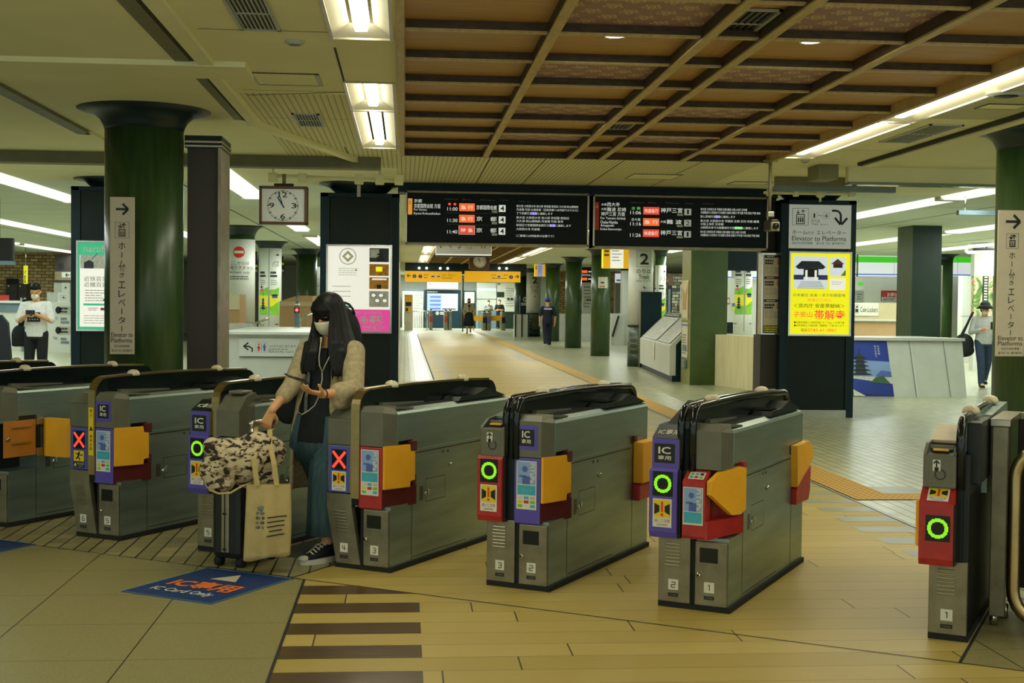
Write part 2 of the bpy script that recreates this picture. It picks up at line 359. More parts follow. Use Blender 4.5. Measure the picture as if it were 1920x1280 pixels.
class Face:
    """flat artwork on a surface: 2D coordinates -> points lifted a hair off the surface, layer by layer"""
    def __init__(s, mb, o, u, v, eps=.0008):
        s.mb = mb; s.o = Vector(o); s.u = Vector(u); s.v = Vector(v); s.n = s.u.cross(s.v).normalized(); s.e = eps
    def p(s, x, y, k): return s.o + s.u * x + s.v * y + s.n * (s.e * k)
    def rect(s, x0, y0, x1, y1, mt, k=1): s.mb.quad(s.p(x0, y0, k), s.p(x1, y0, k), s.p(x1, y1, k), s.p(x0, y1, k), mt); return s
    def frame(s, x0, y0, x1, y1, t, mt, k=1):
        s.rect(x0, y0, x1, y0 + t, mt, k); s.rect(x0, y1 - t, x1, y1, mt, k); s.rect(x0, y0, x0 + t, y1, mt, k); s.rect(x1 - t, y0, x1, y1, mt, k); return s
    def poly(s, pts, mt, k=1): s.mb.add([s.p(x, y, k) for x, y in pts], [tuple(range(len(pts)))], mt); return s
    def disc(s, x, y, rx, mt, k=1, ry=None, n=20):
        ry = ry or rx; return s.poly([(x + rx * math.cos(2 * math.pi * i / n), y + ry * math.sin(2 * math.pi * i / n)) for i in range(n)], mt, k)
    def ring(s, x, y, r0, r1, mt, k=1, n=28, sq=1.0):
        a = [2 * math.pi * i / n for i in range(n + 1)]
        for i in range(n):
            s.mb.quad(*[s.p(x + r * math.cos(t), y + r * math.sin(t) * sq, k) for r, t in ((r0, a[i]), (r1, a[i]), (r1, a[i + 1]), (r0, a[i + 1]))], mt)
        return s
    def bar(s, x0, y0, x1, y1, w_, mt, k=1):
        d = Vector((x1 - x0, y1 - y0)); n = Vector((-d.y, d.x)).normalized() * w_ / 2
        return s.poly([(x0 + n.x, y0 + n.y), (x1 + n.x, y1 + n.y), (x1 - n.x, y1 - n.y), (x0 - n.x, y0 - n.y)], mt, k)
    def text(s, t, x0, y0, x1, y1, mt, k=2, bold=0.0, rot=0):
        vs, fs, a, b, c, d = glyphs(t, bold)
        def q(x, y):
            x = (x - a) / max(b - a, 1e-6); y = (y - c) / max(d - c, 1e-6)
            if rot == -90: x, y = y, 1 - x
            return s.p(x0 + x * (x1 - x0), y0 + y * (y1 - y0), k)
        s.mb.add([q(*v) for v in vs], fs, mt); return s
    def vtext(s, t, xc, y_top, size, step, mt, k=2, bold=0.0):
        for i, ch in enumerate(t):
            if ch == ' ': continue
            if ch in 'ー': s.rect(xc - size * .05, y_top - i * step - size * .9, xc + size * .05, y_top - i * step - size * .1, mt, k)
            else: s.text(ch, xc - size / 2, y_top - i * step - size, xc + size / 2, y_top - i * step, mt, k, bold)
        return s
    def arrow(s, x, y, L, dx, dy, w_, mt, k=2):      # arrow centred at x,y pointing (dx,dy)
        d = Vector((dx, dy)).normalized(); n = Vector((-d.y, d.x)); t = Vector((x, y)) + d * L / 2; b = Vector((x, y)) - d * L / 2
        s.bar(b.x, b.y, t.x - d.x * w_ * .6, t.y - d.y * w_ * .6, w_, mt, k)
        for sg in (1, -1):
            e = t - d * L * .45 + n * sg * L * .45; s.bar(t.x, t.y, e.x, e.y, w_, mt, k + .3)
        return s
    def lines(s, x0, y0, x1, y1, n, mt, k=2, fill=.5, seed=1):   # rows of small print too small to read
        rg = random.Random(seed); h = (y1 - y0) / n
        for i in range(n):
            x = x0; e = x1 - (x1 - x0) * rg.random() * .35
            while x < e:
                wd = (x1 - x0) * (.06 + rg.random() * .16); s.rect(x, y0 + i * h + h * (1 - fill) / 2, min(x + wd, e), y0 + (i + 1) * h - h * (1 - fill) / 2, mt, k); x += wd + (x1 - x0) * .025
        return s
def face_px(mb, x0, y0, x1, y1, Y, eps=.004, lift=0.0):
    """level, upright face at depth Y whose 2D coordinates run like the survey marks (y down)"""
    a = at(x0, y0, Y); b = at(x1, y1, Y)
    u = Vector(((b.x - a.x) / (x1 - x0), 0, 0)); v = Vector((0, 0, (b.z - a.z) / (y1 - y0)))
    f = Face(mb, Vector((a.x, Y - lift, a.z)) - u * x0 - v * y0, u, v, eps); f.n = Vector((0, -1, 0)); return f

# ---------------------------------------------------------------- scene-graph helpers
def tag(o, label, cat, group=None, kind=None):
    o['label'] = label
    if cat: o['category'] = cat
    if group: o['group'] = group
    if kind: o['kind'] = kind
    return o
def thing(name, label, cat, loc=(0, 0, 0), rz=0.0, group=None):
    o = bpy.data.objects.new(name, None); COL.objects.link(o); o.empty_display_size = .1
    o.location = loc; o.rotation_euler = (0, 0, rz); return tag(o, label, cat, group)
def struct(mb, name, label):
    o = mb.build(name); o['label'] = label; o['category'] = name.split('_')[0]; o['kind'] = 'structure'; return o
def dup(root, loc, rz, label, group=None):
    r = root.copy(); COL.objects.link(r); r.location = loc; r.rotation_euler = (0, 0, rz); r['label'] = label
    if group: r['group'] = group
    def rec(a, b):
        for ch in [c for c in bpy.data.objects if c.parent == a]:
            d = ch.copy(); COL.objects.link(d); d.parent = b; rec(ch, d)
    rec(root, r)
    return r
def lampobj(name, loc, sx, sy, power, col, parent=None):
    l = bpy.data.lights.new(name, 'AREA'); l.shape = 'RECTANGLE'; l.size = sx; l.size_y = sy; l.energy = power; l.color = col
    o = bpy.data.objects.new(name, l); COL.objects.link(o); o.location = loc
    if parent is not None: o.parent = parent
    return o
def rootM(o): return Matrix.Translation(o.location) @ Matrix.Rotation(o.rotation_euler.z, 4, 'Z')
def WB(root): return MB(rootM(root).inverted())      # builder fed with world coordinates, parts of a thing
gR = Vector((math.cos(TH), -math.sin(TH), 0)); gG = Vector((math.sin(TH), math.cos(TH), 0))
def G(r, g, z=0.0): return gR * r + gG * g + Vector((0, 0, z))
CEIL = 3.05

# ---------------------------------------------------------------- floor
f = MB()
def fpoly(pts, z, mt): f.add([(p[0], p[1], z) for p in pts], [tuple(range(len(pts)))], mt)
fpoly([(-34, 1.2), (44, 1.2), (44, 84), (-34, 84)], 0, 'small_tile')
a, b = G(-14, 5.70), G(-4.16, 5.70); c, d = G(-4.16, 8.6), G(-14, 8.6)
fpoly([a, b, c, d], .001, 'old_tile')
e = G(-4.16, 5.70)
fpoly([(-30, 1.2), (-.525, 1.2), (-.525, 6.985), tuple(e[:2]), tuple(G(-30, 5.70)[:2])], .002, 'granite')
j = G(-.72, 7.83); j0 = G(-.72, 5.70)
fpoly([(-.525, 1.2), (9, 1.2), tuple(G(6, 5.70)[:2]), tuple(j0[:2]), (3.45, j.y), (3.45, 66), (.57, 66), (.57, 8.93), tuple(e[:2]), (-.525, 6.985)], .003, 'wood_floor')
fpoly([tuple(j0[:2]), tuple(G(5, 5.70)[:2]), tuple(G(5, 6.75)[:2]), tuple(G(-.72, 6.75)[:2])], .003, 'granite')
for k in range(9):                                   # dark boards by the granite
    y0 = 3.43 + .4 * k; y1 = y0 + .2
    x0 = -.525
    if y1 < 6.6: fpoly([(x0, y0), (.085, y0), (.085, y1), (x0, y1)], .004, 'dark_plank')
gl = lambda x: (5.70 - x * math.sin(TH)) / math.cos(TH)
fpoly([(-.525, 6.63), (gl(0) * 0 + (5.70 - 6.63 * math.cos(TH)) / math.sin(TH), 6.63), ((5.70 - 6.83 * math.cos(TH)) / math.sin(TH), 6.83), (-.525, 6.83)], .004, 'dark_plank')
for k in range(40):
    y0 = 7.5 + .42 * k; fpoly([(3.05, y0), (3.45, y0), (3.45, y0 + .2), (3.05, y0 + .2)], .004, 'grey_plank')
for k in range(70):
    y0 = 9.4 + .42 * k; fpoly([(.78, y0), (1.0, y0), (1.0, y0 + .14), (.78, y0 + .14)], .004, 'grey_plank')
    if k > 20: fpoly([(3.05, y0 + 15), (3.45, y0 + 15), (3.45, y0 + 15.14), (3.05, y0 + 15.14)], .004, 'grey_plank')
def fline(p, q, w_, mt='ink', z=.005):
    p = Vector((p[0], p[1])); q = Vector((q[0], q[1])); d = (q - p).normalized(); n = Vector((-d.y, d.x)) * w_ / 2
    fpoly([p + n, q + n, q - n, p - n], z, mt)
fline((-.525, 1.2), (-.525, 6.985), .014); fline(G(-14, 5.70), G(6, 5.70), .008); fline((3.46, j.y), (3.46, 20), .016); fline(j0, j, .014)
fline((.57, 9), (.57, 60), .03); fline(e, G(-4.16, 7.9), .01)
fpoly([(3.5, 9.75), (3.84, 9.75), (3.84, 66), (3.5, 66)], .005, 'tactile')
fpoly([(3.84, 9.75), (6.4, 9.75), (6.4, 10.07), (3.84, 10.07)], .005, 'tactile')
fpoly([(3.84, 10.07), (4.2, 10.07), (4.2, 10.45), (3.84, 10.45)], .005, 'grey_plank')
fpoly([tuple(G(-4.75, 5.72)[:2]), tuple(G(-4.15, 5.72)[:2]), tuple(G(-4.15, 7.4)[:2]), tuple(G(-4.75, 7.4)[:2])], .004, 'old_tile')
fpoly([tuple(G(-4.7, 6.15)[:2]), tuple(G(-4.2, 6.15)[:2]), tuple(G(-4.2, 7.1)[:2]), tuple(G(-4.7, 7.1)[:2])], .006, 'grating')
struct(f, 'floor', 'station floor of pale planks, small tiles and granite slabs')

# ---------------------------------------------------------------- ceiling
c = MB()
def sheet(xs, ys, holes, z, pick):
    xs = sorted(set(xs + [h[i] for h in holes for i in (0, 2)])); ys = sorted(set(ys + [h[i] for h in holes for i in (1, 3)]))
    for x0, x1 in zip(xs, xs[1:]):
        for y0, y1 in zip(ys, ys[1:]):
            mx, my = (x0 + x1) / 2, (y0 + y1) / 2
            if any(h[0] < mx < h[2] and h[1] < my < h[3] for h in holes): continue
            c.quad((x0, y0, z), (x0, y1, z), (x1, y1, z), (x1, y0, z), pick(mx, my))
TROUGHS = [(-.43, 5.0, -.1, 7.74), (-.43, 9.28, -.1, 10.62), (-.43, 10.66, -.1, 13.2), (3.9, 4.6, 4.23, 7.9), (3.9, 7.94, 4.23, 10.6), (3.9, 10.64, 4.23, 13.3),
           (.5, 18.5, .83, 22.5), (3.75, 18.5, 4.1, 24.5), (.5, 24, .83, 27), (.5, 30, .83, 33), (.5, 36, .83, 42), (.5, 43, .83, 51), (3.75, 27, 4.1, 34), (3.75, 36, 4.1, 43), (3.75, 44, 4.1, 51),  # first pair unseen, added to brighten the stone counter behind the boards
           (-.43, -1.5, -.1, 1.2), (3.9, -1.5, 4.23, 1.2)]
COFFERS = [(-.04, 1.3, 3.87, 13.7), (.9, 22, 3.7, 52)]
def pick(x, y):
    if -1.25 < x < -.1 and 9.9 < y < 15.2 or -.1 < x < 3.9 and 13.7 < y < 17.6: return 'ribbed_ceiling'
    if 4.2 < x < 4.9 and y < 10.4: return 'perforated'
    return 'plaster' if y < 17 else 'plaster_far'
sheet([-34, -1.25, -.1, 3.9, 4.9, 44], [-4, 9.9, 10.4, 13.7, 15.2, 17.6, 84], TROUGHS + COFFERS, CEIL, pick)
c.box(-34, -4, CEIL + .42, 44, 84, CEIL + .5, 'plaster')
def cline(x0, y0, x1, y1, w_=.02, mt='groove', dz=.002):
    p = Vector((x0, y0)); q = Vector((x1, y1)); d = (q - p).normalized(); n = Vector((-d.y, d.x)) * w_ / 2
    c.add([(*(p + n), CEIL - dz), (*(q + n), CEIL - dz), (*(q - n), CEIL - dz), (*(p - n), CEIL - dz)], [(0, 1, 2, 3)], mt)
for y in (7.6, 9.75, 11.2): cline(-1.2, y, -.44, y, .008)
cline(-.44, 8.05, -.44, 9.25, .014); cline(-1.2, 10.0, -.44, 9.75, .014); cline(-.62, 13.2, -.6, 14.2, .012)
for x in (.9, 1.5, 2.35, 3.2): cline(x, 13.75, x + .02, 17.4, .012)
for y in (9.2, 10.9, 12.6): cline(4.3, y, 4.85, y, .008)
for x, y0, y1 in ((-3.0, 17.8, 60), (9.0, 17, 60), (-8.9, 18, 60), (13, 18, 60)): cline(x, y0, x, y1, .03)
for k in range(14):
    cline(5.2, 19.5 + 2.6 * k, 30, 19.5 + 2.6 * k, .012); cline(-20, 19.5 + 2.6 * k, -.5, 19.5 + 2.6 * k, .012)
struct(c, 'ceiling', 'low plaster ceiling of the ticket hall with ribbed boards and joints')
# raised strips and deep slots around the column heads
t = MB()
t.box(-8, 8.62, CEIL - .035, -1.05, 9.1, CEIL + .01, 'plaster'); t.box(-1.40, 4, CEIL - .004, -1.35, 8.62, CEIL, 'groove'); t.box(-1.5, 4, CEIL - .008, -1.40, 8.62, CEIL, 'trim_olive'); t.box(-1.35, 4, CEIL - .03, -1.25, 8.62, CEIL, 'plaster')
t.box(-1.40, 9.1, CEIL - .004, -1.36, 11.35, CEIL, 'groove'); t.box(-1.47, 9.1, CEIL - .007, -1.4, 11.35, CEIL, 'trim_olive'); t.box(-1.36, 9.1, CEIL - .03, -1.28, 11.35, CEIL, 'plaster'); t.box(-3.04, 9.1, CEIL - .03, -2.92, 12.4, CEIL, 'trim_olive'); t.box(-2.96, 12.3, CEIL - .03, -2.9, 14.1, CEIL, 'plaster')
struct(t, 'trim_1', 'plaster ceiling strips crossing above the near left column')
t = MB(); p0, p1 = Vector((-1.34, 11.3, 0)), Vector((-.5, 14.25, 0))
t.strap([p0 + Vector((0, 0, CEIL - .03)), p1 + Vector((0, 0, CEIL - .03))], (0, 0, 1), .06, .05, 'plaster'); t.strap([p0 + Vector((-.05, 0, CEIL - .004)), p1 + Vector((-.05, 0, CEIL - .004))], (1, 0, 0), .06, .006, 'groove')
struct(t, 'trim_2', 'slanting ceiling strip beside the hanging clock')
t = MB(); t.box(4.86, 4, CEIL - .035, 4.9, 13.7, CEIL, 'groove'); t.box(4.9, 4, CEIL - .05, 5.0, 13.7, CEIL, 'plaster')
struct(t, 'trim_3', 'long ceiling strip along the right light trough')
t = MB(); t.box(-12, 14.1, CEIL - .12, -.27, 14.2, CEIL, 'trim_olive'); t.box(-12, 14.05, CEIL - .13, -.27, 14.25, CEIL - .115, 'trim_olive')
struct(t, 'trim_4', 'dull olive drop beam across the ceiling at the left')
t = MB(); t.box(4.9, 14.1, CEIL - .17, 12, 14.2, CEIL, 'plaster'); t.box(4.9, 14.06, CEIL - .2, 12, 14.24, CEIL - .17, 'acrylic'); t.box(4.5, 13.9, CEIL - .16, 4.72, 14.3, CEIL, 'trim_olive')
struct(t, 'trim_5', 'drop beam with a glossy edge across the ceiling at the right')
t = MB(); t.box(-.1, 17.0, 2.93, 4.95, 17.5, CEIL, 'navy_black'); struct(t, 'trim_6', 'black fascia over the two departure boards')
t = MB(); t.box(0.0, 51.8, 2.62, 4.85, 52.2, CEIL, 'navy_black'); struct(t, 'trim_7', 'black fascia over the far yellow signs')

# ---------------------------------------------------------------- coffered timber ceilings
def coffer(x0, y0, x1, y1, long_beams, rows, depth, name, label, panel):
    cb = MB()
    for i, (a, b) in enumerate(zip([x0] + [l[1] for l in long_beams], [l[0] for l in long_beams] + [x1])):
        for k, (ya, yb) in enumerate(zip([y0] + rows, rows + [y1])):
            cb.quad((a - .05, ya, CEIL + depth), (a - .05, yb, CEIL + depth), (b + .05, yb, CEIL + depth), (b + .05, ya, CEIL + depth), panel(i, k))
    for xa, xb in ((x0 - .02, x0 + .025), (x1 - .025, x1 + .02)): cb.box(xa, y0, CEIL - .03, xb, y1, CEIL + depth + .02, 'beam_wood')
    for ya, yb in ((y0 - .02, y0 + .02), (y1 - .02, y1 + .02)): cb.box(x0, ya, CEIL - .02, x1, yb, CEIL + depth + .02, 'beam_shade')
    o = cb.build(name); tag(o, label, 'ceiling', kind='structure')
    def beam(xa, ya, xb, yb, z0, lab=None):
        m = MB(); m.box(xa, ya, z0, xb, yb, z0 + .012, 'beam_wood'); m.box(xa + .001, ya + .001, z0 + .012, xb - .001, yb - .001, CEIL + depth + .01, 'beam_shade')
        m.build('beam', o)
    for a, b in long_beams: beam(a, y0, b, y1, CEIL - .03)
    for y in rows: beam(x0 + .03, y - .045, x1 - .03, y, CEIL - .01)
    return o
rows = [13.7 - .891 * k for k in range(1, 14)]
def pan(i, k):
    n = len(rows) - k + 1        # counted from the far end
    if i == 2: return 'cedar_v'
    if i in (1, 3) and n in (2, 4, 6, 8): return 'blossom_cloth'
    return 'cedar'
k = new('cedar_v', .5); n = k.noise(k.obj((26, 1, 1)), 3, 5, .6, .6); k.base(k.ramp(n, [(.3, lin((158, 116, 52))), (.7, lin((196, 150, 74)))]))
coffer(-.04, 1.3, 3.87, 13.7, [(.80, .86), (1.69, 1.75), (2.03, 2.09), (2.90, 2.96)], rows[::-1], .05, 'ceiling', 'timber coffered ceiling with wooden beams above the gates', pan)
coffer(.9, 22, 3.7, 52, [(1.55, 1.62), (2.2, 2.27), (2.5, 2.57), (3.1, 3.17)], [22.9 + .95 * q for q in range(31)], .05, 'ceiling', 'second timber coffered ceiling far down the concourse', lambda i, k: 'cedar')

# ---------------------------------------------------------------- walls around
def wall(name, x0, y0, x1, y1, mt, label, z1=CEIL):
    m = MB(); m.box(x0, y0, 0, x1, y1, z1, mt); return struct(m, name, label)
wall('wall_back', -12, 76.5, 16, 76.8, 'white_panel', 'pale wall at the far end of the concourse')
wall('wall_left', -34, 46.5, -8.5, 46.8, 'brick', 'brick wall behind the white shop counters at the left')
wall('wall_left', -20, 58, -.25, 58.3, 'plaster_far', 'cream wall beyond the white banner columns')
wall('wall_left', -.45, 30, -.2, 58, 'sign_cream', 'cream side wall beside the left edge of the walkway')
wall('wall_left', -34, 4, -33.7, 60, 'plaster_far', 'plain left side wall of the station')
wall('wall_right', 7.2, 62, 16, 62.3, 'brick', 'brick wall far off behind the green columns')
wall('wall_right', 10, 39.0, 44, 39.3, 'white_panel', 'white shop wall at the right behind the green pillars')
wall('wall_right', 43.7, 4, 44, 40, 'plaster_far', 'plain right side wall of the station')

# ---------------------------------------------------------------- ceiling lights
WARM, COOL = (1, .97, .74), (.91, 1, .93)
def trough(x0, y0, x1, y1, label, power):
    L = thing('ceiling_light', label, 'ceiling light', ((x0 + x1) / 2, (y0 + y1) / 2, CEIL - .02), group=None); B = WB(L); d = .065; m = (x0 + x1) / 2
    B.quad((x0, y0, CEIL), (x0, y1, CEIL), (m - .07, y1 - .1, CEIL + d), (m - .07, y0 + .1, CEIL + d), 'trough'); B.quad((x1, y0, CEIL), (x1, y1, CEIL), (m + .07, y1 - .1, CEIL + d), (m + .07, y0 + .1, CEIL + d), 'trough')
    B.quad((x0, y0, CEIL), (x1, y0, CEIL), (m + .07, y0 + .1, CEIL + d), (m - .07, y0 + .1, CEIL + d), 'trough'); B.quad((x0, y1, CEIL), (x1, y1, CEIL), (m + .07, y1 - .1, CEIL + d), (m - .07, y1 - .1, CEIL + d), 'trough')
    B.build('reflector', L)
    B = WB(L); B.prism([(m - .05, CEIL + d), (m - .035, CEIL + .012), (m + .035, CEIL + .012), (m + .05, CEIL + d)], 'y', y0 + .03, y1 - .12, 'tube_warm'); B.build('diffuser', L)
    B = WB(L); B.box(x0 - .02, y0 - .012, CEIL - .012, x0, y1 + .012, CEIL + .01, 'steel'); B.box(x1, y0 - .012, CEIL - .012, x1 + .02, y1 + .012, CEIL + .01, 'steel'); B.box(x0, y0 - .012, CEIL - .012, x1, y0, CEIL, 'steel'); B.box(x0, y1, CEIL - .012, x1, y1 + .012, CEIL, 'steel'); B.build('frame', L)
    lampobj('lamp', (0, 0, .02), .1, (y1 - y0) - .25, power * (y1 - y0), WARM if y0 < 20 else COOL, L)
TL = {0: 'recessed light trough at the top edge, left of the timber ceiling', 1: 'short near half of the recessed light trough left of the timber ceiling', 2: 'long far half of the recessed light trough left of the timber ceiling',
      3: 'nearest light trough along the right edge of the timber ceiling', 4: 'middle light trough along the right edge of the timber ceiling', 5: 'farthest light trough along the right edge of the timber ceiling'}
for i, q in enumerate(TROUGHS):
    trough(*q, TL.get(i, 'light trough %s of the far timber ceiling, %s' % ('left' if q[0] < 2 else 'right', {18: 'nearest, added unseen above the board', 24: 'second in its row', 43: 'last in its row', 44: 'last in its row', 30: 'third in its row', 36: 'next to last in its row', 27: 'second in its row'}.get(int(q[1]), 'behind the viewer')) if q[1] > 0 else 'light trough behind the photographer, %s row' % ('left' if q[0] < 2 else 'right')), 14 * LAMP_NEAR if q[1] < 20 else 17 * LAMP_FAR)
def strip(x, w_, y0, y1, label, power, group, k=1.0):
    L = thing('ceiling_light', label, 'ceiling light', (x, (y0 + y1) / 2, CEIL - .02), group=group); B = WB(L)
    B.prism([(x - w_ / 2, CEIL), (x - w_ / 2 + .05, CEIL - .05), (x + w_ / 2 - .05, CEIL - .05), (x + w_ / 2, CEIL)], 'y', y0, y1, 'tube_cool'); B.build('diffuser', L)
    B = WB(L)
    for a, b in ((y0 - .03, y0), (y1, y1 + .03)): B.box(x - w_ / 2, a, CEIL - .055, x + w_ / 2, b, CEIL, 'trough')
    B.build('end_cap', L)
    lampobj('lamp', (0, 0, -.045), w_ * .7, (y1 - y0) * .95, power * k * (y1 - y0), COOL, L)
def strips(x, segs, side, row, k=1.0):
    for i, (a, b) in enumerate(segs):
        strip(x, .36, a, b, 'ceiling light strip in the %s row %s of the gates, %s' % (row, side, ['nearest', 'second', 'third', 'fourth', 'fifth', 'sixth'][i] + ' along the row'), 26 * LAMP_FAR, 'light strips, %s row at the %s' % (row, side), k)
strips(-2.25, [(15.2, 19.6), (25.5, 28.6), (31, 36), (40, 47)], 'left', 'inner', 1.3); strips(-5.2, [(12.2, 16.4), (16.6, 21.0), (28, 34)], 'left', 'second'); strips(-8.15, [(18.5, 26), (26.4, 33)], 'left', 'third', 1.3); strips(-11.1, [(32, 38), (38.4, 45)], 'left', 'outer', 1.8)  # last inner strip is unseen, added to brighten the far left
strips(7.62, [(13.2, 17.6), (17.8, 23.6), (31, 37.4), (44, 50)], 'right', 'inner'); strips(11.1, [(20, 25.6), (25.8, 31.6), (33.5, 37.8)], 'right', 'second', 1.6); strips(14.2, [(24, 29.6), (29.8, 35.5)], 'right', 'outer', 3.0)  # third strip of the second row is unseen, added to brighten the shop wall
strips(5.9, [(-2, 1), (3, 6)], 'right', 'nearest'); strips(-3.6, [(-2, 1), (3, 6)], 'left', 'nearest')
strips(2.0, [(54, 60), (63, 68), (69.5, 73.5)], 'far end', 'middle', 1.5)
strips(.6, [(69.5, 73.8)], 'far end', 'left', 5.0); strips(3.9, [(69.5, 73.8)], 'far end', 'right', 5.0)  # both rows out of sight, added to brighten the far walls
# downlights in the coffers
for i, (x, y, lab) in enumerate([(1.235, 7.70, 'round downlight in the timber ceiling, near left one'), (2.43, 7.71, 'round downlight in the timber ceiling, near right one'), (1.235, 11.17, 'round downlight in the timber ceiling, far left one'), (2.43, 11.16, 'round downlight in the timber ceiling, far right one')]):
    L = thing('downlight', lab, 'downlight', (x, y, CEIL + .04), group='round downlights in the timber ceiling'); B = MB()
    B.lathe([(.062, .014), (.075, 0), (.06, -.004), (.058, .012)], 'chrome', n=28, cap=False); B.build('rim', L); B = MB(); B.lathe([(.0005, .002), (.058, .002), (.058, .01)], 'downlight', n=28); B.build('lens', L)
    lampobj('lamp', (0, 0, -.01), .1, .1, 7, WARM, L)
# ---------------------------------------------------------------- ticket gates (local: x across, y along the aisle, z up)
def ring_led(F, cx, cy, R, mt='led_green', N=22, k=3):
    s = 2 * R / N
    for i in range(N):
        for j_ in range(N):
            x, y = (i + .5) * s - R, (j_ + .5) * s - R
            if .66 * R < math.hypot(x, y) < R: F.rect(cx + x - s * .45, cy + y - s * .45, cx + x + s * .45, cy + y + s * .45, mt, k)
def caution(F, x0, y0, x1, y1, run=False):
    F.rect(x0, y0, x1, y1, 'ink' if run else 'paper', 2); w_ = x1 - x0; h = y1 - y0; X = lambda a: x0 + a * w_; Y = lambda a: y0 + a * h
    if run:
        F.rect(X(.04), Y(.36), X(.96), Y(.98), 'sticker_yellow', 3)
        F.disc(X(.52), Y(.86), w_ * .08, 'ink', 4)
        F.bar(X(.5), Y(.8), X(.42), Y(.58), w_ * .14, 'ink', 4); F.bar(X(.5), Y(.77), X(.78), Y(.7), w_ * .07, 'ink', 4); F.bar(X(.78), Y(.7), X(.86), Y(.8), w_ * .06, 'ink', 4); F.bar(X(.48), Y(.76), X(.22), Y(.82), w_ * .07, 'ink', 4)
        F.bar(X(.42), Y(.6), X(.6), Y(.5), w_ * .09, 'ink', 4); F.bar(X(.6), Y(.5), X(.54), Y(.4), w_ * .07, 'ink', 4); F.bar(X(.4), Y(.6), X(.24), Y(.48), w_ * .09, 'ink', 4)
        F.poly([(X(.06), Y(.08)), (X(.32), Y(.08)), (X(.19), Y(.3))], 'sticker_yellow', 4); F.text('駆け込み注意', X(.36), Y(.17), X(.95), Y(.3), 'paper', 4); F.text('CAUTION', X(.5), Y(.06), X(.85), Y(.12), 'paper', 4)
        return
    F.rect(X(.07), Y(.34), X(.93), Y(.96), 'sticker_yellow', 3)
    for a, b in ((.09, .36), (.91, .64)):
        F.poly([(X(a), Y(.84)), (X(a), Y(.44)), (X(b), Y(.54)), (X(b), Y(.75))] if a < .5 else [(X(a), Y(.44)), (X(a), Y(.84)), (X(b), Y(.75)), (X(b), Y(.54))], 'ink', 4)
    F.bar(X(.5), Y(.9), X(.5), Y(.54), w_ * .11, 'warn_red', 5); F.disc(X(.5), Y(.44), w_ * .075, 'warn_red', 5)
    F.text('扉にご注意', X(.1), Y(.17), X(.9), Y(.29), 'sign_red', 3); F.text('CAUTION', X(.22), Y(.05), X(.78), Y(.12), 'ink', 3)
def card_sticker(F, x0, y0, x1, y1, short=False):
    F.rect(x0, y0, x1, y1, 'paper', 2); w_ = x1 - x0; h = y1 - y0; X = lambda a: x0 + a * w_; Y = lambda a: y0 + a * h
    lo = .36 if short else .52; F.rect(X(.05), Y(lo), X(.95), Y(.98), 'sticker_blue', 3); F.disc(X(.42), Y(lo + (.98 - lo) * .68), w_ * .14, 'figure_blue', 4)
    F.rect(X(.3), Y(lo), X(.68), Y(lo + (.98 - lo) * .36), 'figure_blue', 4); F.rect(X(.14), Y(lo + (.98 - lo) * .32), X(.5), Y(lo + (.98 - lo) * .4), 'figure_blue', 4)
    F.text('PiTaPa', X(.68), Y(lo + .03), X(.92), Y(.96), 'paper', 5, .02, rot=-90)
    F.rect(X(.05), Y(.05 if short else .3), X(.95), Y(lo - .02), 'teal', 3); F.text('ICOCA', X(.28), Y(.16 if short else .37), X(.82), Y(.24 if short else .43), 'sticker_blue', 4)
    if not short:
        cs = ['leaf_green', 'paper', 'teal', 'sticker_yellow', 'sign_red', 'leaf_green', 'photo_pale', 'sky_blue', 'beige_panel']
        for q in range(9):
            a, b = q % 3, q // 3; F.rect(X(.07 + a * .31), Y(.04 + b * .085), X(.31 + a * .31), Y(.1 + b * .085), cs[q], 3)
def num_plate(F, x, y, n, s=.052):
    F.rect(x, y, x + s, y + s, 'paper', 2)
    t = s / 52; q = {'1': [(20, 38, 28, 38), (28, 40, 28, 12)], '2': [(16, 38, 36, 38), (36, 38, 36, 25), (36, 25, 16, 25), (16, 25, 16, 12), (16, 12, 36, 12)], '3': [(16, 38, 36, 38), (36, 38, 36, 12), (20, 25, 36, 25), (16, 12, 36, 12)],
         '4': [(18, 40, 18, 22), (18, 22, 38, 22), (31, 40, 31, 11)], '5': [(36, 38, 17, 38), (17, 38, 17, 26), (17, 26, 36, 26), (36, 26, 36, 12), (36, 12, 16, 12)], '6': [(35, 38, 17, 38), (17, 38, 17, 12), (17, 12, 36, 12), (36, 12, 36, 25), (36, 25, 17, 25)], '7': [(16, 38, 36, 38), (36, 38, 30, 12)], '8': [(17, 38, 35, 38), (17, 38, 17, 12), (35, 38, 35, 12), (17, 25, 35, 25), (17, 12, 35, 12)]}[n]
    for a, b, c_, d in q: F.bar(x + a * t, y + b * t, x + c_ * t, y + d * t, 4 * t, 'ink', 3)
    F.rect(x, y - .034, x + s, y - .016, 'ink', 2); F.text('TOSHIBA', x + .006, y - .029, x + s - .006, y - .021, 'grey_line', 3)
def ic_sign(F, x0, y0, x1, y1):
    F.rect(x0, y0, x1, y1, 'violet', 2); w_ = x1 - x0; h = y1 - y0; F.rect(x0 + .14 * w_, y0 + .16 * h, x1 - .14 * w_, y1 - .16 * h, 'ink', 3)
    F.text('IC', x0 + .3 * w_, y0 + .5 * h, x0 + .66 * w_, y0 + .78 * h, 'paper', 4, .02); F.text('専用', x0 + .28 * w_, y0 + .26 * h, x0 + .7 * w_, y0 + .44 * h, 'paper', 4, .01)

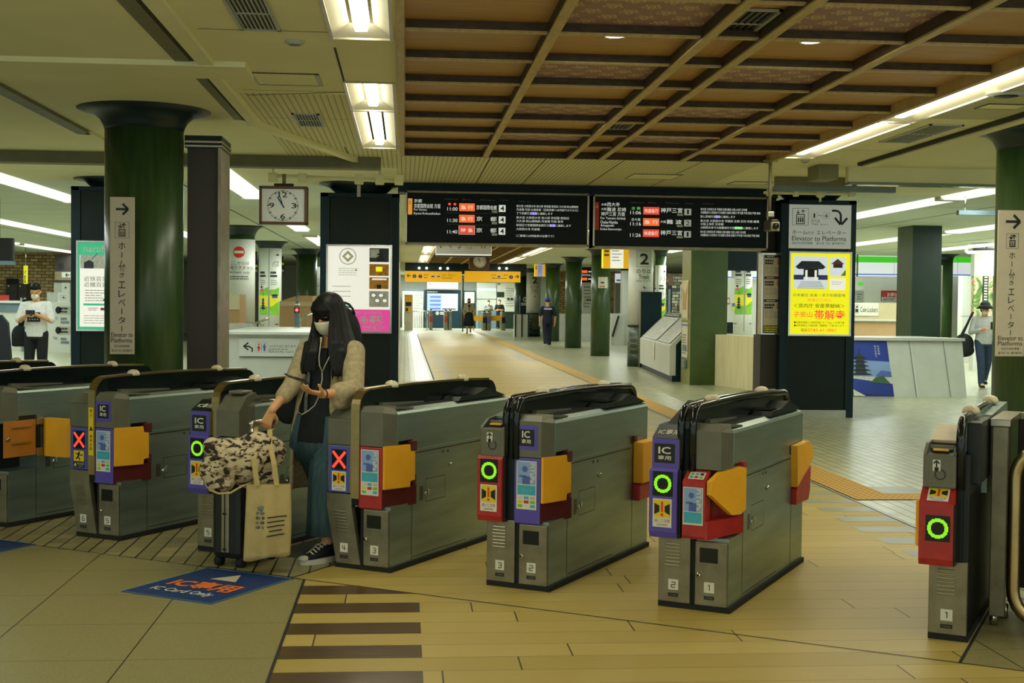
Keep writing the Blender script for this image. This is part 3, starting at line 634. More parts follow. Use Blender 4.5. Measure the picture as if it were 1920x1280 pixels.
def gate(r0, label, left, right, nl, nr, half=False, extra=()):
    root = thing('ticket_gate', label, 'ticket gate', tuple(G(r0, 6.06)), -TH, 'ticket gates')
    FR = lambda mb, yy, u0=0.0, e=.0007: Face(mb, (u0, yy, 0), (1, 0, 0), (0, 0, 1), e)          # faces the viewer
    SD = lambda mb, xx, e=.0007: Face(mb, (xx, 0, 0), (0, 1, 0), (0, 0, 1), e)                      # right flank
    W = .165 if half else .36; L = 1.465
    slant = left == 'plain'
    # kick plinth
    m = MB(); m.box(.0, .004, 0, W + .008, L + .004, .03, 'rubber'); m.build('plinth', root)
    # ---- left half front
    if left is not None:
        m = MB()
        if slant:
            m.prism([(-.055, .42), (-.055, .345), (.012, .03), (.172, .03), (.112, .345), (.112, .42)], 'y', .0, .04, 'gate_front')
            m.prism([(-.04, .345), (.025, .03), (.172, .03), (.112, .345)], 'y', .03, .5, 'gate_dark')
            F = FR(m, -.001); F.o.x = .0
        else:
            m.box(0, 0, .03, .165, .05, .36, 'gate_front', .004); F = FR(m, 0)
            m.box(.004, .03, .03, .165, L, .66, 'gate_dark')
        lx = -.012 if slant else .036
        for q in range(7):
            z = .315 - q * .0175; dx = (.345 - z) * .2 if slant else 0
            m.box(lx + dx, -.006, z, lx + dx + .078, .002, z + .009, 'steel', .003)
        num_plate(F, (.038 if slant else .054), .092, nl)
        m.build('lower_panel', root)
        m = MB(); sd = 'gate_olive'; xo = -.055 if slant else -.03
        m.box(xo, -.03 if not slant else 0, .69, .112, .12, .842, sd, .008)
        if left == 'ic':
            F = FR(m, -.0305); F.rect(xo + .002, .692, .11, .84, 'violet', 1); F.rect(xo + .014, .72, .09, .815, 'ink', 2); F.text('IC', xo + .034, .765, .068, .8, 'paper', 3, .02); F.text('専用', xo + .032, .735, .07, .757, 'paper', 3, .01)
            m.prism([(-.03, .842), (.075, .90), (.2, .905), (.2, .842)], 'x', xo, .112, 'black_plastic')
            T = Face(m, (xo, -.03, .842), (1, 0, 0), Vector((0, .105, .058)) / .12, .0007); T.text('IC専用', .02, .03, .128, .075, 'paper', 3, .01)
            m.prism([(.1, .9), (.42, 1.0), (.46, .985), (.46, .88), (.1, .88)], 'x', .0, .11, 'black_plastic')
            T = Face(m, (.0, .1, .9), (1, 0, 0), Vector((0, .32, .1)) / .335, .0007); T.poly([(.07, .23), (.1, .22), (.1, .3), (.085, .31), (.06, .27)], 'led_violet', 3)
        elif left == 'ticket':
            F = FR(m, -.0305); F.frame(xo + .02, .715, .092, .818, .003, 'trim_olive', 1); F.rect(.012, .768, .046, .818, 'paper', 3); F.arrow(.029, .8, .028, 0, 1, .006, 'ink', 5); F.rect(.02, .768, .038, .785, 'ink', 4); F.ring(.045, .752, .02, .024, 'ink', 3, 16)
            m.prism([(-.03, .842), (.05, .885), (.13, .892), (.13, .842)], 'x', xo, xo + .014, sd); m.prism([(-.03, .842), (.05, .885), (.13, .892), (.13, .842)], 'x', .1, .112, sd)
            m.prism([(-.02, .842), (.07, .862), (.13, .88), (.13, .842)], 'x', xo + .014, .1, 'black_plastic'); m.box(.005, .01, .853, .075, .04, .862, 'orange', .002); m.box(-.01, .05, .862, .09, .062, .875, 'gate_olive')
            m.prism([(.13, .892), (.13, .84), (.5, .84), (.5, .93), (.42, .94)], 'x', xo, .112, 'beige_panel' if half else 'gate_side')
        else:
            m.prism([(0, .842), (.1, .9), (.5, .905), (.5, .842)], 'x', xo + .004, .11, 'gate_olive')
        m.build('upper_housing', root)
        # indicator unit
        m = MB(); col = 'red_paint' if left == 'ticket' else 'blue_panel' if slant else 'violet'
        y0 = -.001 if slant else (-.09 if half else -.045)
        if slant:
            m.box(-.05, 0, .425, .112, .1, .69, 'gate_front', .004); F = FR(m, y0); F.rect(-.04, .428, .092, .686, 'blue_panel', 1); x0, x1 = -.04, .092
        else:
            x0, x1 = (-.036, .108) if not half else (-.034, .112); zb = .352
            m.prism([(y0 + .012, zb), (y0, zb + .03), (y0, .632 if half else .68), (y0 + (.085 if half else .015), .694), (.03, .694), (.03, zb)], 'x', x0, x1, col); m.box(x0 + .012, y0 + .02, zb, .12, .06, .62 if half else .693, 'gate_dark'); F = FR(m, y0)
        if half:
            m.box(-.052, -.07, .43, -.03, -.005, .64, 'orange', .008)
            T = Face(m, (x0, y0, .632), (1, 0, 0), Vector((0, .085, .062)) / .105, .0007); caution(T, .03, .012, .122, .095)
        o = m.build('indicator_unit', root)
        m = MB(); F = FR(m, y0)
        w0, w1, z0, z1 = (-.018, .086, .558, .68) if not half else (-.005, .1, .462, .577)
        if slant: w0, w1, z0, z1 = -.022, .078, .553, .668
        F.rect(w0, z0, w1, z1, 'black_gloss', 2); cx, cz = (w0 + w1) / 2, (z0 + z1) / 2
        if left == 'plain':
            for a in (1, -1): F.bar(cx - .042, cz - .046 * a, cx + .042, cz + .046 * a, .017, 'led_red', 3 + a * .3)
        else: ring_led(F, cx, cz, .045)
        m.build('display', o)
        if not half:
            m = MB(); F = FR(m, y0); caution(F, w0 + .002, .405 if not slant else .436, w1 - .004, .545, run=(nl == '6')); m.build('caution_sticker', o)
    if nl == '6': m = MB(); m.box(-.34, .28, .445, -.04, .34, .695, 'orange', .01); m.build('flap', root)
    # ---- right half front
    if not half:
        m = MB(); m.box(.19, 0, .03, .352, .04, .345, 'gate_front', .004); m.box(.165, .012, .03, .19, .5, .66, 'rubber'); F = FR(m, 0)
        F.rect(.214, .242, .306, .314, 'black_gloss', 2); m.lathe([(.012, 0), (.012, .008), (.006, .012)], 'chrome', n=16) if False else None
        num_plate(F, .238, .095, nr); F.frame(.195, .036, .347, .335, .002, 'grey_line', 1)
        o = m.build('lower_panel', root)
        m = MB(); m.tube([(.209, .0, .178), (.209, -.01, .178)], [.014, .012], 'chrome', 14); F = Face(m, (0, -.0105, 0), (1, 0, 0), (0, 0, 1), .0006); F.disc(.209, .178, .006, 'ink', 1); m.build('lock', o)
        m = MB(); m.prism([(.02, .03), (.02, .362), (.262, .362), (.262, .66), (L, .66), (L, .03)], 'x', .165, .354, 'gate_side'); S_ = SD(m, .354)
        for v in (.25, 1.2): S_.rect(v - .002, .03, v + .002, .64, 'ink', 1)
        S_.rect(.22, .638, 1.17, .643, 'ink', 1); S_.rect(.22, .634, 1.17, .6375, 'steel', 1)
        S_.frame(.40, .345, .63, .478, .003, 'ink', 1); S_.rect(.335, .36, .375, .44, 'gate_dark', 1)
        for q in range(6): S_.rect(.337, .363 + q * .013, .373, .37 + q * .013, 'gate_front', 2)
        S_.disc(.6, .618, .008, 'ink', 2); S_.disc(.66, .616, .008, 'ink', 2); S_.frame(.26, .05, .9, .05, .002, 'ink', 1)
        b = m.build('cabinet', root)
        m = MB(); m.tube([(.354, .685, .535), (.366, .685, .535)], .012, 'chrome', 12); m.build('lock', b)
        m = MB(); m.tube([(.354, .395, .395), (.362, .395, .395)], .011, 'chrome', 12); m.build('lock', b)
        m = MB(); m.box(.354, .418, .385, .366, .43, .42, 'chrome', .003); m.build('handle', b)
        # upper cover
        m = MB(); m.prism([(.165, .655), (.165, .9), (.30, .9), (.34, .885), (.348, .87), (.348, .655)], 'y', .262, L, 'gate_side'); m.prism([(.165, .72), (.165, .9), (.30, .9), (.34, .885), (.348, .87), (.348, .72)], 'y', .1, .262, 'gate_side')
        S_ = SD(m, .348); S_.rect(.0 + .12, .868, L, .871, 'steel', 1)
        m.prism([(.18, .875), (.18, .925), (.9, .9), (.9, .875)], 'x', .165, .2, 'gate_olive')
        m.box(.2, .25, .9, .30, .85, .902, 'gate_dark'); m.build('upper_cover', root)
        m = MB(); m.prism([(.82, .9), (.86, .925), (1.05, .93), (1.2, .962), (1.46, .9)], 'x', .22, .335, 'black_plastic'); T = Face(m, (.23, .87, .931), (1, 0, 0), (0, 1, .01)); T.rect(0, 0, .09, .16, 'black_gloss', 2); m.build('card_reader', root)
        m = MB(); bx = .012
        vs = [(.163, -.002, .697), (.315, -.002, .697), (.163, -.002, .885), (.315, -.002, .885), (.163, .03, .915), (.305, .03, .915), (.163, .11, .915), (.325, .11, .905), (.348, .11, .697), (.348, .11, .87), (.163, .11, .697)]
        m.add(vs, [(0, 1, 3, 2), (2, 3, 5, 4), (4, 5, 7, 6), (1, 8, 9, 3), (3, 9, 7, 5), (0, 10, 8, 1), (0, 2, 4, 6, 10), (6, 7, 9, 8, 10)], 'gate_olive')
        m.prism([(.1, .9), (.11, .916), (.3, .898), (.3, .89)], 'x', .19, .33, 'gate_olive')
        if right in ('ic_blue',): ic_sign(FR(m, -.002), .167, .735, .293, .862)
        m.build('upper_housing', root)
        red = right in ('red', 'chunky'); col = 'red_paint' if red else 'violet'
        m = MB()
        if right == 'chunky':
            m.prism([(-.07, .366), (-.08, .38), (-.08, .645), (.0, .692), (.04, .692), (.04, .366)], 'x', .148, .262, col)
            m.add([(.262, -.08, .366), (.275, -.075, .366), (.37, .2, .372), (.262, .2, .372), (.262, -.08, .455), (.275, -.075, .455), (.37, .2, .455), (.262, .2, .455)], [(0, 1, 2, 3), (4, 5, 6, 7), (0, 1, 5, 4), (1, 2, 6, 5), (2, 3, 7, 6), (3, 0, 4, 7)], col)
            m.box(.2, -.0, .37, .262, .26, .692, col); m.box(.335, .21, .655, .366, .262, .72, col)
            T = Face(m, (.148, -.08, .645), (1, 0, 0), Vector((0, .08, .047)) / .093, .0007); T.rect(.02, .02, .1, .075, 'paper', 2)
            for q in range(6): T.rect(.026 + .024 * (q % 3), .027 + .024 * (q // 3), .044 + .024 * (q % 3), .044 + .024 * (q // 3), ['teal', 'sign_red', 'leaf_green', 'leaf_green', 'sky_blue', 'ink'][q], 3)
            o = m.build('reader_unit', root); m = MB(); card_sticker(FR(m, -.08), .152, .435, .253, .618, True); m.build('card_sticker', o)
            m = MB(); P = [(0, .585), (0, .65), (.3, .693), (.85, .705), (1, .695), (1, .49), (.85, .468), (.6, .472)]
            fa = lambda t_, z, out: (.268 + .092 * t_ + out * .95, -.072 + .272 * t_ - out * .33, z); n = len(P)
            m.add([fa(*q, 0) for q in P] + [fa(*q, .028) for q in P], [tuple(range(n)), tuple(range(n, 2 * n))] + [(i, (i + 1) % n, n + (i + 1) % n, n + i) for i in range(n)], 'orange'); m.build('flap', root)
            m = MB(); m.prism([(1.2, .475), (1.18, .71), (1.45, .715), (1.56, .66), (1.55, .6)], 'x', .354, .392, 'orange'); m.build('flap', root)
            m = MB(); m.prism([(1.2, .375), (1.48, .37), (1.52, .42), (1.53, .56), (1.2, .46)], 'x', .35, .385, col); m.build('flap_housing', root)
        elif right in ('red', 'ic_blue'):
            m.box(.16, -.004, .348, .313, .25, .693, col, .006)
            o = m.build('reader_unit', root); m = MB(); card_sticker(FR(m, -.005), .176, .425, .292, .678); m.build('card_sticker', o)
            m = MB(); m.add([(.313, -.004, .352), (.368, .275, .352), (.368, .275, .46), (.313, -.004, .46), (.3, .275, .352), (.3, .275, .46)], [(0, 1, 2, 3), (0, 4, 1), (3, 2, 5), (1, 4, 5, 2)], 'dark_red'); m.build('flap_housing', root)
            m = MB(); m.box(.33, .225, .655, .366, .285, .715, 'dark_red', .003); m.build('flap_stop', root)
            m = MB(); m.box(.33, .25, .46, .362, .285, .52, 'dark_red', .003); m.build('flap_stop', root)
            m = MB(); Q = [(.0, .462), (.0, .7), (.205, .697), (.21, .66), (.245, .655), (.245, .495), (.21, .49), (.205, .458)]
            fa = lambda q, out: (.316 + .2 * q[0] + out, q[0] - .002 - out * .2, q[1]); n = len(Q); m.add([fa(q, 0) for q in Q] + [fa(q, .014) for q in Q], [tuple(range(n)), tuple(range(n, 2 * n))] + [(i, (i + 1) % n, n + (i + 1) % n, n + i) for i in range(n)], 'orange'); m.build('flap', root)
            m = MB(); m.box(.354, 1.21, .425, .42, 1.47, .675, 'orange', .008); m.build('flap', root)
            m = MB(); m.box(.35, 1.21, .32, .4, 1.45, .42, 'red_paint', .008); m.build('flap_housing', root)
            m = MB(); m.box(.35, 1.2, .675, .37, 1.24, .71, 'dark_red'); m.build('flap_stop', root)
        elif right == 'panel':
            m.box(.35, -.02, .455, .36, .243, .692, 'orange_panel')
            S_ = SD(m, .358)
            for z in (.535, .64): m.box(.358, .04, z, .37, .2, z + .014, 'brass_steel', .003)
            m.tube([(.358, .005, .575), (.37, .005, .575)], .014, 'steel', 12)
            m.build('flap_housing', root)
            m = MB(); m.box(.352, .255, .45, .372, .272, .7, 'rubber'); m.box(.354, .244, .655, .38, .29, .70, 'steel', .004); m.box(.354, .244, .445, .38, .29, .5, 'steel', .004); m.build('hinge', root)
            m = MB(); m.prism([(.372, .30), (.42, .27), (.6, .28), (.615, .295), (.612, .35), (.372, .36)], 'z', .445, .695, 'orange'); m.build('flap', root)
        elif right == 'hood':
            m.box(.165, -.012, .4, .31, .05, .69, 'sticker_blue', .005); o = m.build('reader_unit', root); m = MB(); card_sticker(FR(m, -.013), .175, .43, .29, .678); m.build('card_sticker', o)
            m = MB(); m.prism([(-.03, .7), (-.03, .85), (.04, .93), (.12, .955), (.18, .9), (.18, .7)], 'x', .163, .33, 'gate_olive'); m.box(.2, .03, .945, .3, .14, .965, 'gate_olive', .008); m.build('hood', root)
    # ---- rails between the two halves
    steel = left == 'plain' or right == 'hood' or right == 'panel'
    def railpath(a, b, y0, y1, zt, zb):
        pts = [(a[0], y0, zb)]; R_ = .1
        for q in range(7):
            t_ = math.pi / 2 * q / 6; pts.append((a[0], y0 + R_ - R_ * math.cos(t_), zt - R_ + R_ * math.sin(t_)))
        for q in range(1, 7):
            s = q / 6; pts.append((a[0] + (b[0] - a[0]) * s, y0 + R_ + (y1 - y0 - 2 * R_) * s, zt + .012 * math.sin(s * math.pi)))
        for q in range(1, 7):
            t_ = math.pi / 2 * q / 6; pts.append((b[0], y1 - R_ + R_ * math.sin(t_), zt - R_ + R_ * math.cos(t_)))
        pts.append((b[0], y1, .87)); return pts
    xr = (.125, .125) if half else (.14, .215); zt = 1.0
    P = railpath((xr[0],), (xr[1],), .0, 1.5, zt, .69 if not slant else .4); m = MB(); w_ = .03 if half else .058
    n = len(P); vs = [(p[0] - w_ / 2, p[1], p[2]) for p in P] + [(p[0] + w_ / 2, p[1], p[2]) for p in P] + [(p[0] - w_ / 2, min(max(p[1], .06), 1.46), .85 if i else .69) for i, p in enumerate(P)] + [(p[0] + w_ / 2, min(max(p[1], .06), 1.46), .85 if i else .69) for i, p in enumerate(P)]
    fs = []
    for i in range(n - 1): fs += [(i, i + 1, n + i + 1, n + i), (i, 2 * n + i, 2 * n + i + 1, i + 1), (n + i, n + i + 1, 3 * n + i + 1, 3 * n + i)]
    m.add(vs, fs, 'gate_side' if half else 'black_gloss'); m.box(xr[0] - w_ / 2, 0, .36, xr[0] + w_ / 2, .05, .9, 'black_plastic', .006); o = m.build('guide_rail', root)
    if steel:
        m = MB(); m.strap([(p[0] - .0, p[1] - .006 if i < 4 else p[1], p[2] + (.006 if i > 3 else 0)) for i, p in enumerate(P[:14])], (1, 0, 0), w_ * .95, .012, 'brass_steel'); m.build('steel_edge', o)
        if nl == '6':
            m = MB(); F = FR(m, -.013); F.rect(xr[0] - .022, .52, xr[0] + .02, .82, 'sticker_yellow', 1); F.vtext('駆込', xr[0], .81, .02, .026, 'ink', 2); F.vtext('乗車危険', xr[0], .65, .02, .026, 'ink', 2); F.poly([(xr[0] - .014, .675), (xr[0] + .014, .675), (xr[0], .705)], 'ink', 2); m.build('warning_strip', o)
    else:
        for dx in (-.03, .03):
            m = MB(); m.tube([(p[0] + dx * (0 if half else 1), p[1], p[2] - .005) for p in P[:-1]], .02, 'black_gloss', 10); m.build('rail_edge', o)
            if half: break
    for v in (.34, 1.12):
        m = MB(); xx = xr[0] + (xr[1] - xr[0]) * v / 1.5; m.lathe([(.04, -.004), (.041, .008), (.034, .024), (.02, .033), (.0005, .036)], 'dome_lamp', (xx, v, zt + .008), 18); m.build('sensor_dome', o)
    if half:   # far end block with its own flank
        m = MB(); m.box(.112, .02, .03, .165, L, .84, 'gate_dark', .004); m.box(.14, .1, .7, .2, .5, .98, 'gate_dark', .006)
        S_ = SD(m, .165); S_.rect(.5, .03, .504, .7, 'steel', 1); m.build('cabinet', root)
        m = MB(); m.prism([(.45, .86), (.6, .98), (1.3, 1.0), (1.36, .9), (1.36, .62), (.45, .62)], 'x', .13, .19, 'gate_side'); m.build('flank_panel', root)
    return root
gate(-.907, 'rightmost slim gate half numbered 1 with one red unit, beside the steel fence', 'ticket', None, '1', None, half=True)
gate(-2.2, 'gate numbered 2 and 1 with a chunky red reader and angled yellow flap', 'ic', 'chunky', '2', '1')
gate(-3.163, 'gate numbered 3 and 2 with a red ticket slot unit and purple reader', 'ticket', 'ic_blue', '3', '2')
gate(-4.128, 'gate numbered 4 and 3 with a red X, just right of the woman', 'plain', 'red', '4', '3')
gate(-5.11, 'gate half hidden by the suitcase, green circle and black card reader', 'ic', 'hood', '5', '4')
gate(-6.085, 'gate numbered 6 and 5 with a red X and running figure sticker', 'plain', 'ic_blue', '6', '5')
gate(-7.05, 'gate at the left edge with a brown door and open yellow flap', 'plain', 'panel', '7', '6')
gate(-8.02, 'farthest gate at the left edge, only its black rail showing', 'plain', 'panel', '8', '7')

# ---------------------------------------------------------------- floor mats
def floor_mat(r0, r1, g0, g1, label):
    L = thing('floor_mat', label, 'floor sign', tuple(G((r0 + r1) / 2, (g0 + g1) / 2)), -TH, 'blue floor stickers'); m = MB(); w_, h = (r1 - r0) / 2, (g1 - g0) / 2
    m.box(-w_, -h, .001, w_, h, .005, 'mat_blue'); m.build('mat', L)
    m = MB(); F = Face(m, (0, 0, .0055), (1, 0, 0), (0, 1, 0), .0006); F.frame(-w_, -h, w_, h, .006, 'sky_blue', 1)
    F.text('IC専用', -w_ * .72, -h * .36, w_ * .72, h * .14, 'mat_orange', 2, .03); F.text('IC Card Only', -w_ * .72, -h * .72, w_ * .62, -h * .46, 'paper', 2, .01); F.poly([(-w_ * .3, h * .32), (w_ * .3, h * .32), (0, h * .78)], 'sticker_yellow' if False else 'dome_lamp', 2); m.build('lettering', L)
floor_mat(-4.72, -4.14, 5.01, 5.685, 'blue floor sticker with orange lettering in front of the suitcase')
floor_mat(-6.65, -6.07, 5.02, 5.72, 'blue floor sticker cut off by the left edge')

# ---------------------------------------------------------------- steel fence right of the gates
L = thing('steel_fence', 'brown steel fence panel standing beside the rightmost gate', 'fence', tuple(fl(1880, 1178)), -TH); B = WB(L)
def fx(r, g, z): return tuple(G(r, g, z))
R0 = -.62
def gbox(B, r0, r1, g0, g1, z0, z1, mt, bev=0.0):
    keep = B.M; B.M = B.M @ Matrix.Rotation(-TH, 4, 'Z'); B.box(r0, g0, z0, r1, g1, z1, mt, bev); B.M = keep
gbox(B, -.69, -.62, 6.44, 6.50, .05, .945, 'gate_front', .004); gbox(B, -.685, -.655, 6.5, 6.95, .05, .945, 'dark_brown', .003); gbox(B, -.62, .9, 6.92, 6.97, .1, .945, 'dark_brown', .003); B.build('panel', L)
B = WB(L); gbox(B, -.70, -.61, 6.43, 6.98, .945, .98, 'steel', .004); gbox(B, -.61, .9, 6.9, 6.98, .945, .98, 'gate_front', .004); B.build('top_cap', L)
for r in (-.67, -.64):
    B = WB(L); B.tube([G(r, 6.47 + (r + .67) * 6, .0), G(r, 6.47 + (r + .67) * 6, .07)], .018, 'chrome', 10); B.build('foot', L)
L = thing('tube_gate', 'bent steel tube swing gate cut off by the right edge', 'gate', tuple(G(-.4, 6.33)), -TH); B = WB(L)
def loop(B, r0, r1, g, z0, z1, rad, t_, mt):
    pts = []
    for cx, cz, a0 in ((r1 - rad, z0 + rad, -90), (r1 - rad, z1 - rad, 0), (r0 + rad, z1 - rad, 90), (r0 + rad, z0 + rad, 180)):
        for q in range(7): a_ = math.radians(a0 + 15 * q); pts.append(G(cx + rad * math.cos(a_), g, cz + rad * math.sin(a_)))
    pts.append(pts[0]); B.tube(pts, t_, mt, 10, False)
loop(B, -.575, .4, 6.33, .06, .87, .15, .03, 'brass_steel'); B.build('outer_tube', L)
B = WB(L); loop(B, -.47, .3, 6.33, .2, .76, .1, .022, 'brass_steel'); B.build('inner_tube', L)
for r in (-.38, -.26, -.14):
    B = WB(L); B.tube([G(r, 6.33, .2), G(r, 6.33, .76)], .011, 'steel', 8); B.build('bar', L)
B = WB(L); B.tube([G(-.47, 6.3, .42), G(-.38, 6.31, .5)], .008, 'chrome', 8); gbox(B, -.4, -.36, 6.3, 6.315, .5, .56, 'sticker_yellow'); B.build('latch', L)
B = WB(L); gbox(B, -.48, -.38, 6.29, 6.37, .0, .045, 'rubber'); B.build('foot', L)
L = thing('counter_ledge', 'brown counter ledge above the tube gate at the right edge', 'counter', tuple(G(.2, 6.5)), -TH); B = WB(L); gbox(B, -.5, .9, 6.5, 6.86, .89, .93, 'brass_steel', .005); B.build('top', L)
B = WB(L); gbox(B, -.3, .8, 6.55, 6.8, 0, .89, 'dark_brown'); B.build('body', L)
# ---------------------------------------------------------------- columns
def column(x, y, r, label, mt='green_gloss', cap=1.7, base=0.0, capz=.17, group=None, foot=None, top=CEIL):
    L = thing('column', label, 'column', (x, y, 0), 0, group)
    m = MB(); m.lathe([(r, base), (r, top - capz)], mt, n=40); m.build('shaft', L)
    m = MB(); m.lathe([(r * 1.0, top - capz), (r * 1.03, top - capz * .8), (r * 1.12, top - capz * .5), (r * 1.3, top - capz * .22), (r * cap, top - .005), (r * cap, top)], 'capital', n=40); m.build('capital', L)
    if foot: m = MB(); m.lathe([(r * 1.01, 0), (r * 1.01, foot)], 'lattice_tile', n=40); m.lathe([(r * 1.02, foot), (r * 1.02, foot + .03)], 'ink', n=40); m.lathe([(r * 1.015, 0), (r * 1.015, .22)], 'green_dark', n=40); m.build('foot', L)
    return L
CL = column(-2.15, 10.95, .315, 'big dark green column at the left carrying a tall cream sign')
CR = column(5.47, 10.95, .315, 'big dark green column at the right edge carrying a tall cream sign')
column(5.60, 36.9, .275, 'green column with a small white notice, nearest of the green row', group='green columns right of the walkway')
column(5.65, 43.3, .275, 'green column right of the man in the cap', group='green columns right of the walkway')
column(5.80, 50.8, .275, 'green column directly behind the man in the cap', group='green columns right of the walkway')
column(-12.35, 35.0, .29, 'green column behind the man with the phone')
column(-14.2, 42.5, .29, 'second green column, just right of the man with the phone')
column(-2.95, 39.6, .3, 'green column between the two pagoda banner columns')
column(15.75, 37.0, .29, 'round green column in front of the shop at the right')
column(6.15, 68, .4, 'dark green column far off beside the yellow exit sign', mt='green_dark')
column(9.7, 56, .28, 'slim dark green column far off right of the green row', mt='green_dark')
def sign_column(label, r0, tilt): pass
# tall cream signs on the two big columns
def tall_sign(px0, px1, ytop, ybot, Y, label, kids):
    a = at((px0 + px1) / 2, ytop, Y); b = at((px0 + px1) / 2, ybot, Y); wd = (px1 - px0) * Y / F_PX
    L = thing('elevator_sign', label, 'sign', (a.x, Y, b.z)); h = a.z - b.z
    m = MB(); m.box(-wd / 2, 0, 0, wd / 2, .02, h, 'sign_cream', .004); m.box(-.04, .02, .1, .04, .14, .16, 'gate_dark'); m.box(-.04, .02, h - .2, .04, .14, h - .12, 'gate_dark'); m.build('board', L)
    m = MB(); F = Face(m, (-wd / 2, -.001, 0), (wd, 0, 0), (0, 0, h), .0007); F.n = Vector((0, -1, 0)); k_ = wd / h
    F.u = Vector((wd, 0, 0)); F.v = Vector((0, 0, wd)); H_ = h / wd                    # unit = sign width
    F.arrow(.5, H_ * .922, .5, 1, 0, .09, 'ink', 2)
    g_ = H_ * .104 / .78; yy = lambda a: H_ * .842 - a * g_; xx = lambda a: .5 + (a - .5) * g_
    F.frame(xx(.17), yy(.78), xx(.83), yy(0), .015, 'grey_line', 1); F.frame(xx(.34), yy(.70), xx(.66), yy(.34), .03, 'ink', 2)
    for q in range(3): F.rect(xx(.41 + q * .075), yy(.66), xx(.445 + q * .075), yy(.46), 'ink', 3); F.disc(xx(.4275 + q * .075), yy(.42), .02 * g_, 'ink', 3, n=8)
    F.arrow(xx(.42), yy(.18), .22 * g_, 0, -1, .035, 'ink', 2); F.arrow(xx(.58), yy(.18), .22 * g_, 0, 1, .035, 'ink', 2)
    F.vtext('ホーム', .5, H_ * (1 - .288), .044 * H_, .0575 * H_, 'ink', 2); F.vtext('行き', .5, H_ * (1 - .444), .03 * H_, .036 * H_, 'ink', 2); F.vtext('エレベーター', .5, H_ * (1 - .536), .044 * H_, .056 * H_, 'ink', 2)
    q_ = H_ / 6.7; F.text('Elevator to', .06, .74 * q_, .94, .94 * q_, 'ink', 2); F.text('Platforms', .06, .5 * q_, .92, .7 * q_, 'ink', 2); F.text('站台方向的电梯', .18, .3 * q_, .82, .41 * q_, 'ink', 2); F.text('홈으로 가는 엘리베이터', .08, .1 * q_, .92, .22 * q_, 'ink', 2)
    m.build('lettering', L); return L
tall_sign(207, 251, 369, 664, 10.5, 'tall cream elevator sign on the big left column, arrow to the right', 0)
tall_sign(1871, 1928, 394, 668, 10.5, 'tall cream elevator sign on the right column, cut by the edge', 0)
# brown display back beside the left column
L = thing('display_case', 'dark brown steel-edged display case against the left column', 'display case', tuple(at(388, 690, 11.2).xy) + (0,)); B = WB(L)
xa, xb = at(351, 500, 11).x, at(409, 500, 11).x
B.box(xa, 11.0, .1, xb, 11.5, at(390, 272, 11).z, 'dark_brown'); B.build('body', L)
B = WB(L); zt = at(390, 255, 11).z
B.box(xa - .02, 10.97, zt - .1, xb + .03, 11.53, zt, 'black_plastic'); B.box(xa - .02, 10.96, zt - .06, xb + .035, 11.54, zt - .045, 'steel'); B.box(xa - .02, 10.96, zt - .095, xb + .035, 11.54, zt - .08, 'steel')
B.box(xb, 10.97, .05, xb + .022, 11.53, zt - .1, 'gate_front'); B.box(xa - .02, 10.97, .0, xb + .022, 11.53, .1, 'steel'); B.build('frame', L)

# ---------------------------------------------------------------- advertising towers
def tower(px0, px1, ytop, Y, label, dp=.75):
    x0, x1 = at(px0, 500, Y).x, at(px1, 500, Y).x; zt = at((px0 + px1) / 2, ytop, Y).z
    L = thing('advertising_tower', label, 'advertising tower', ((x0 + x1) / 2, Y, 0)); hw = (x1 - x0) / 2
    m = MB(); m.box(-hw + .09, .02, .06, hw - .09, dp, zt - .02, 'black_plastic'); m.build('body', L)
    m = MB()
    for s in (-1, 1): m.box(s * hw, 0, 0, s * (hw - .1), dp + .02, zt, 'navy_black'); m.box(s * (hw - .1), -.004, .1, s * (hw - .112), .01, zt, 'gate_dark')
    m.box(-hw, 0, zt - .05, hw, dp + .02, zt, 'navy_black'); m.build('frame', L)
    m = MB(); m.box(-hw + .1, -.006, 0, hw - .1, .02, .1, 'pale_grey'); m.build('kick_plate', L)
    m = MB(); m.lathe([(.32, zt), (.34, zt + .03), (.42, zt + .1), (.55, CEIL - .01), (.55, CEIL)], 'capital', (0, dp / 2, 0), 32); m.build('column_head', L)
    return L
def poster_frame(L, x0, y0, x1, y1, Y, mt):
    B = WB(L); F = face_px(B, x0, y0, x1, y1, Y, .0015, .012); F.rect(x0, y0, x1, y1, mt, 1)
    B2 = WB(L); a = F.p(x0, y1, 0); b = F.p(x1, y0, 0); t = .022
    for q in ((a.x - t, a.z - t, b.x + t, a.z), (a.x - t, b.z, b.x + t, b.z + t), (a.x - t, a.z, a.x, b.z), (b.x, a.z, b.x + t, b.z)): B2.box(q[0], Y - .03, q[1], q[2], Y + .02, q[3], 'chrome')
    B2.build('poster_frame', L); return B, F
TY = 17.0
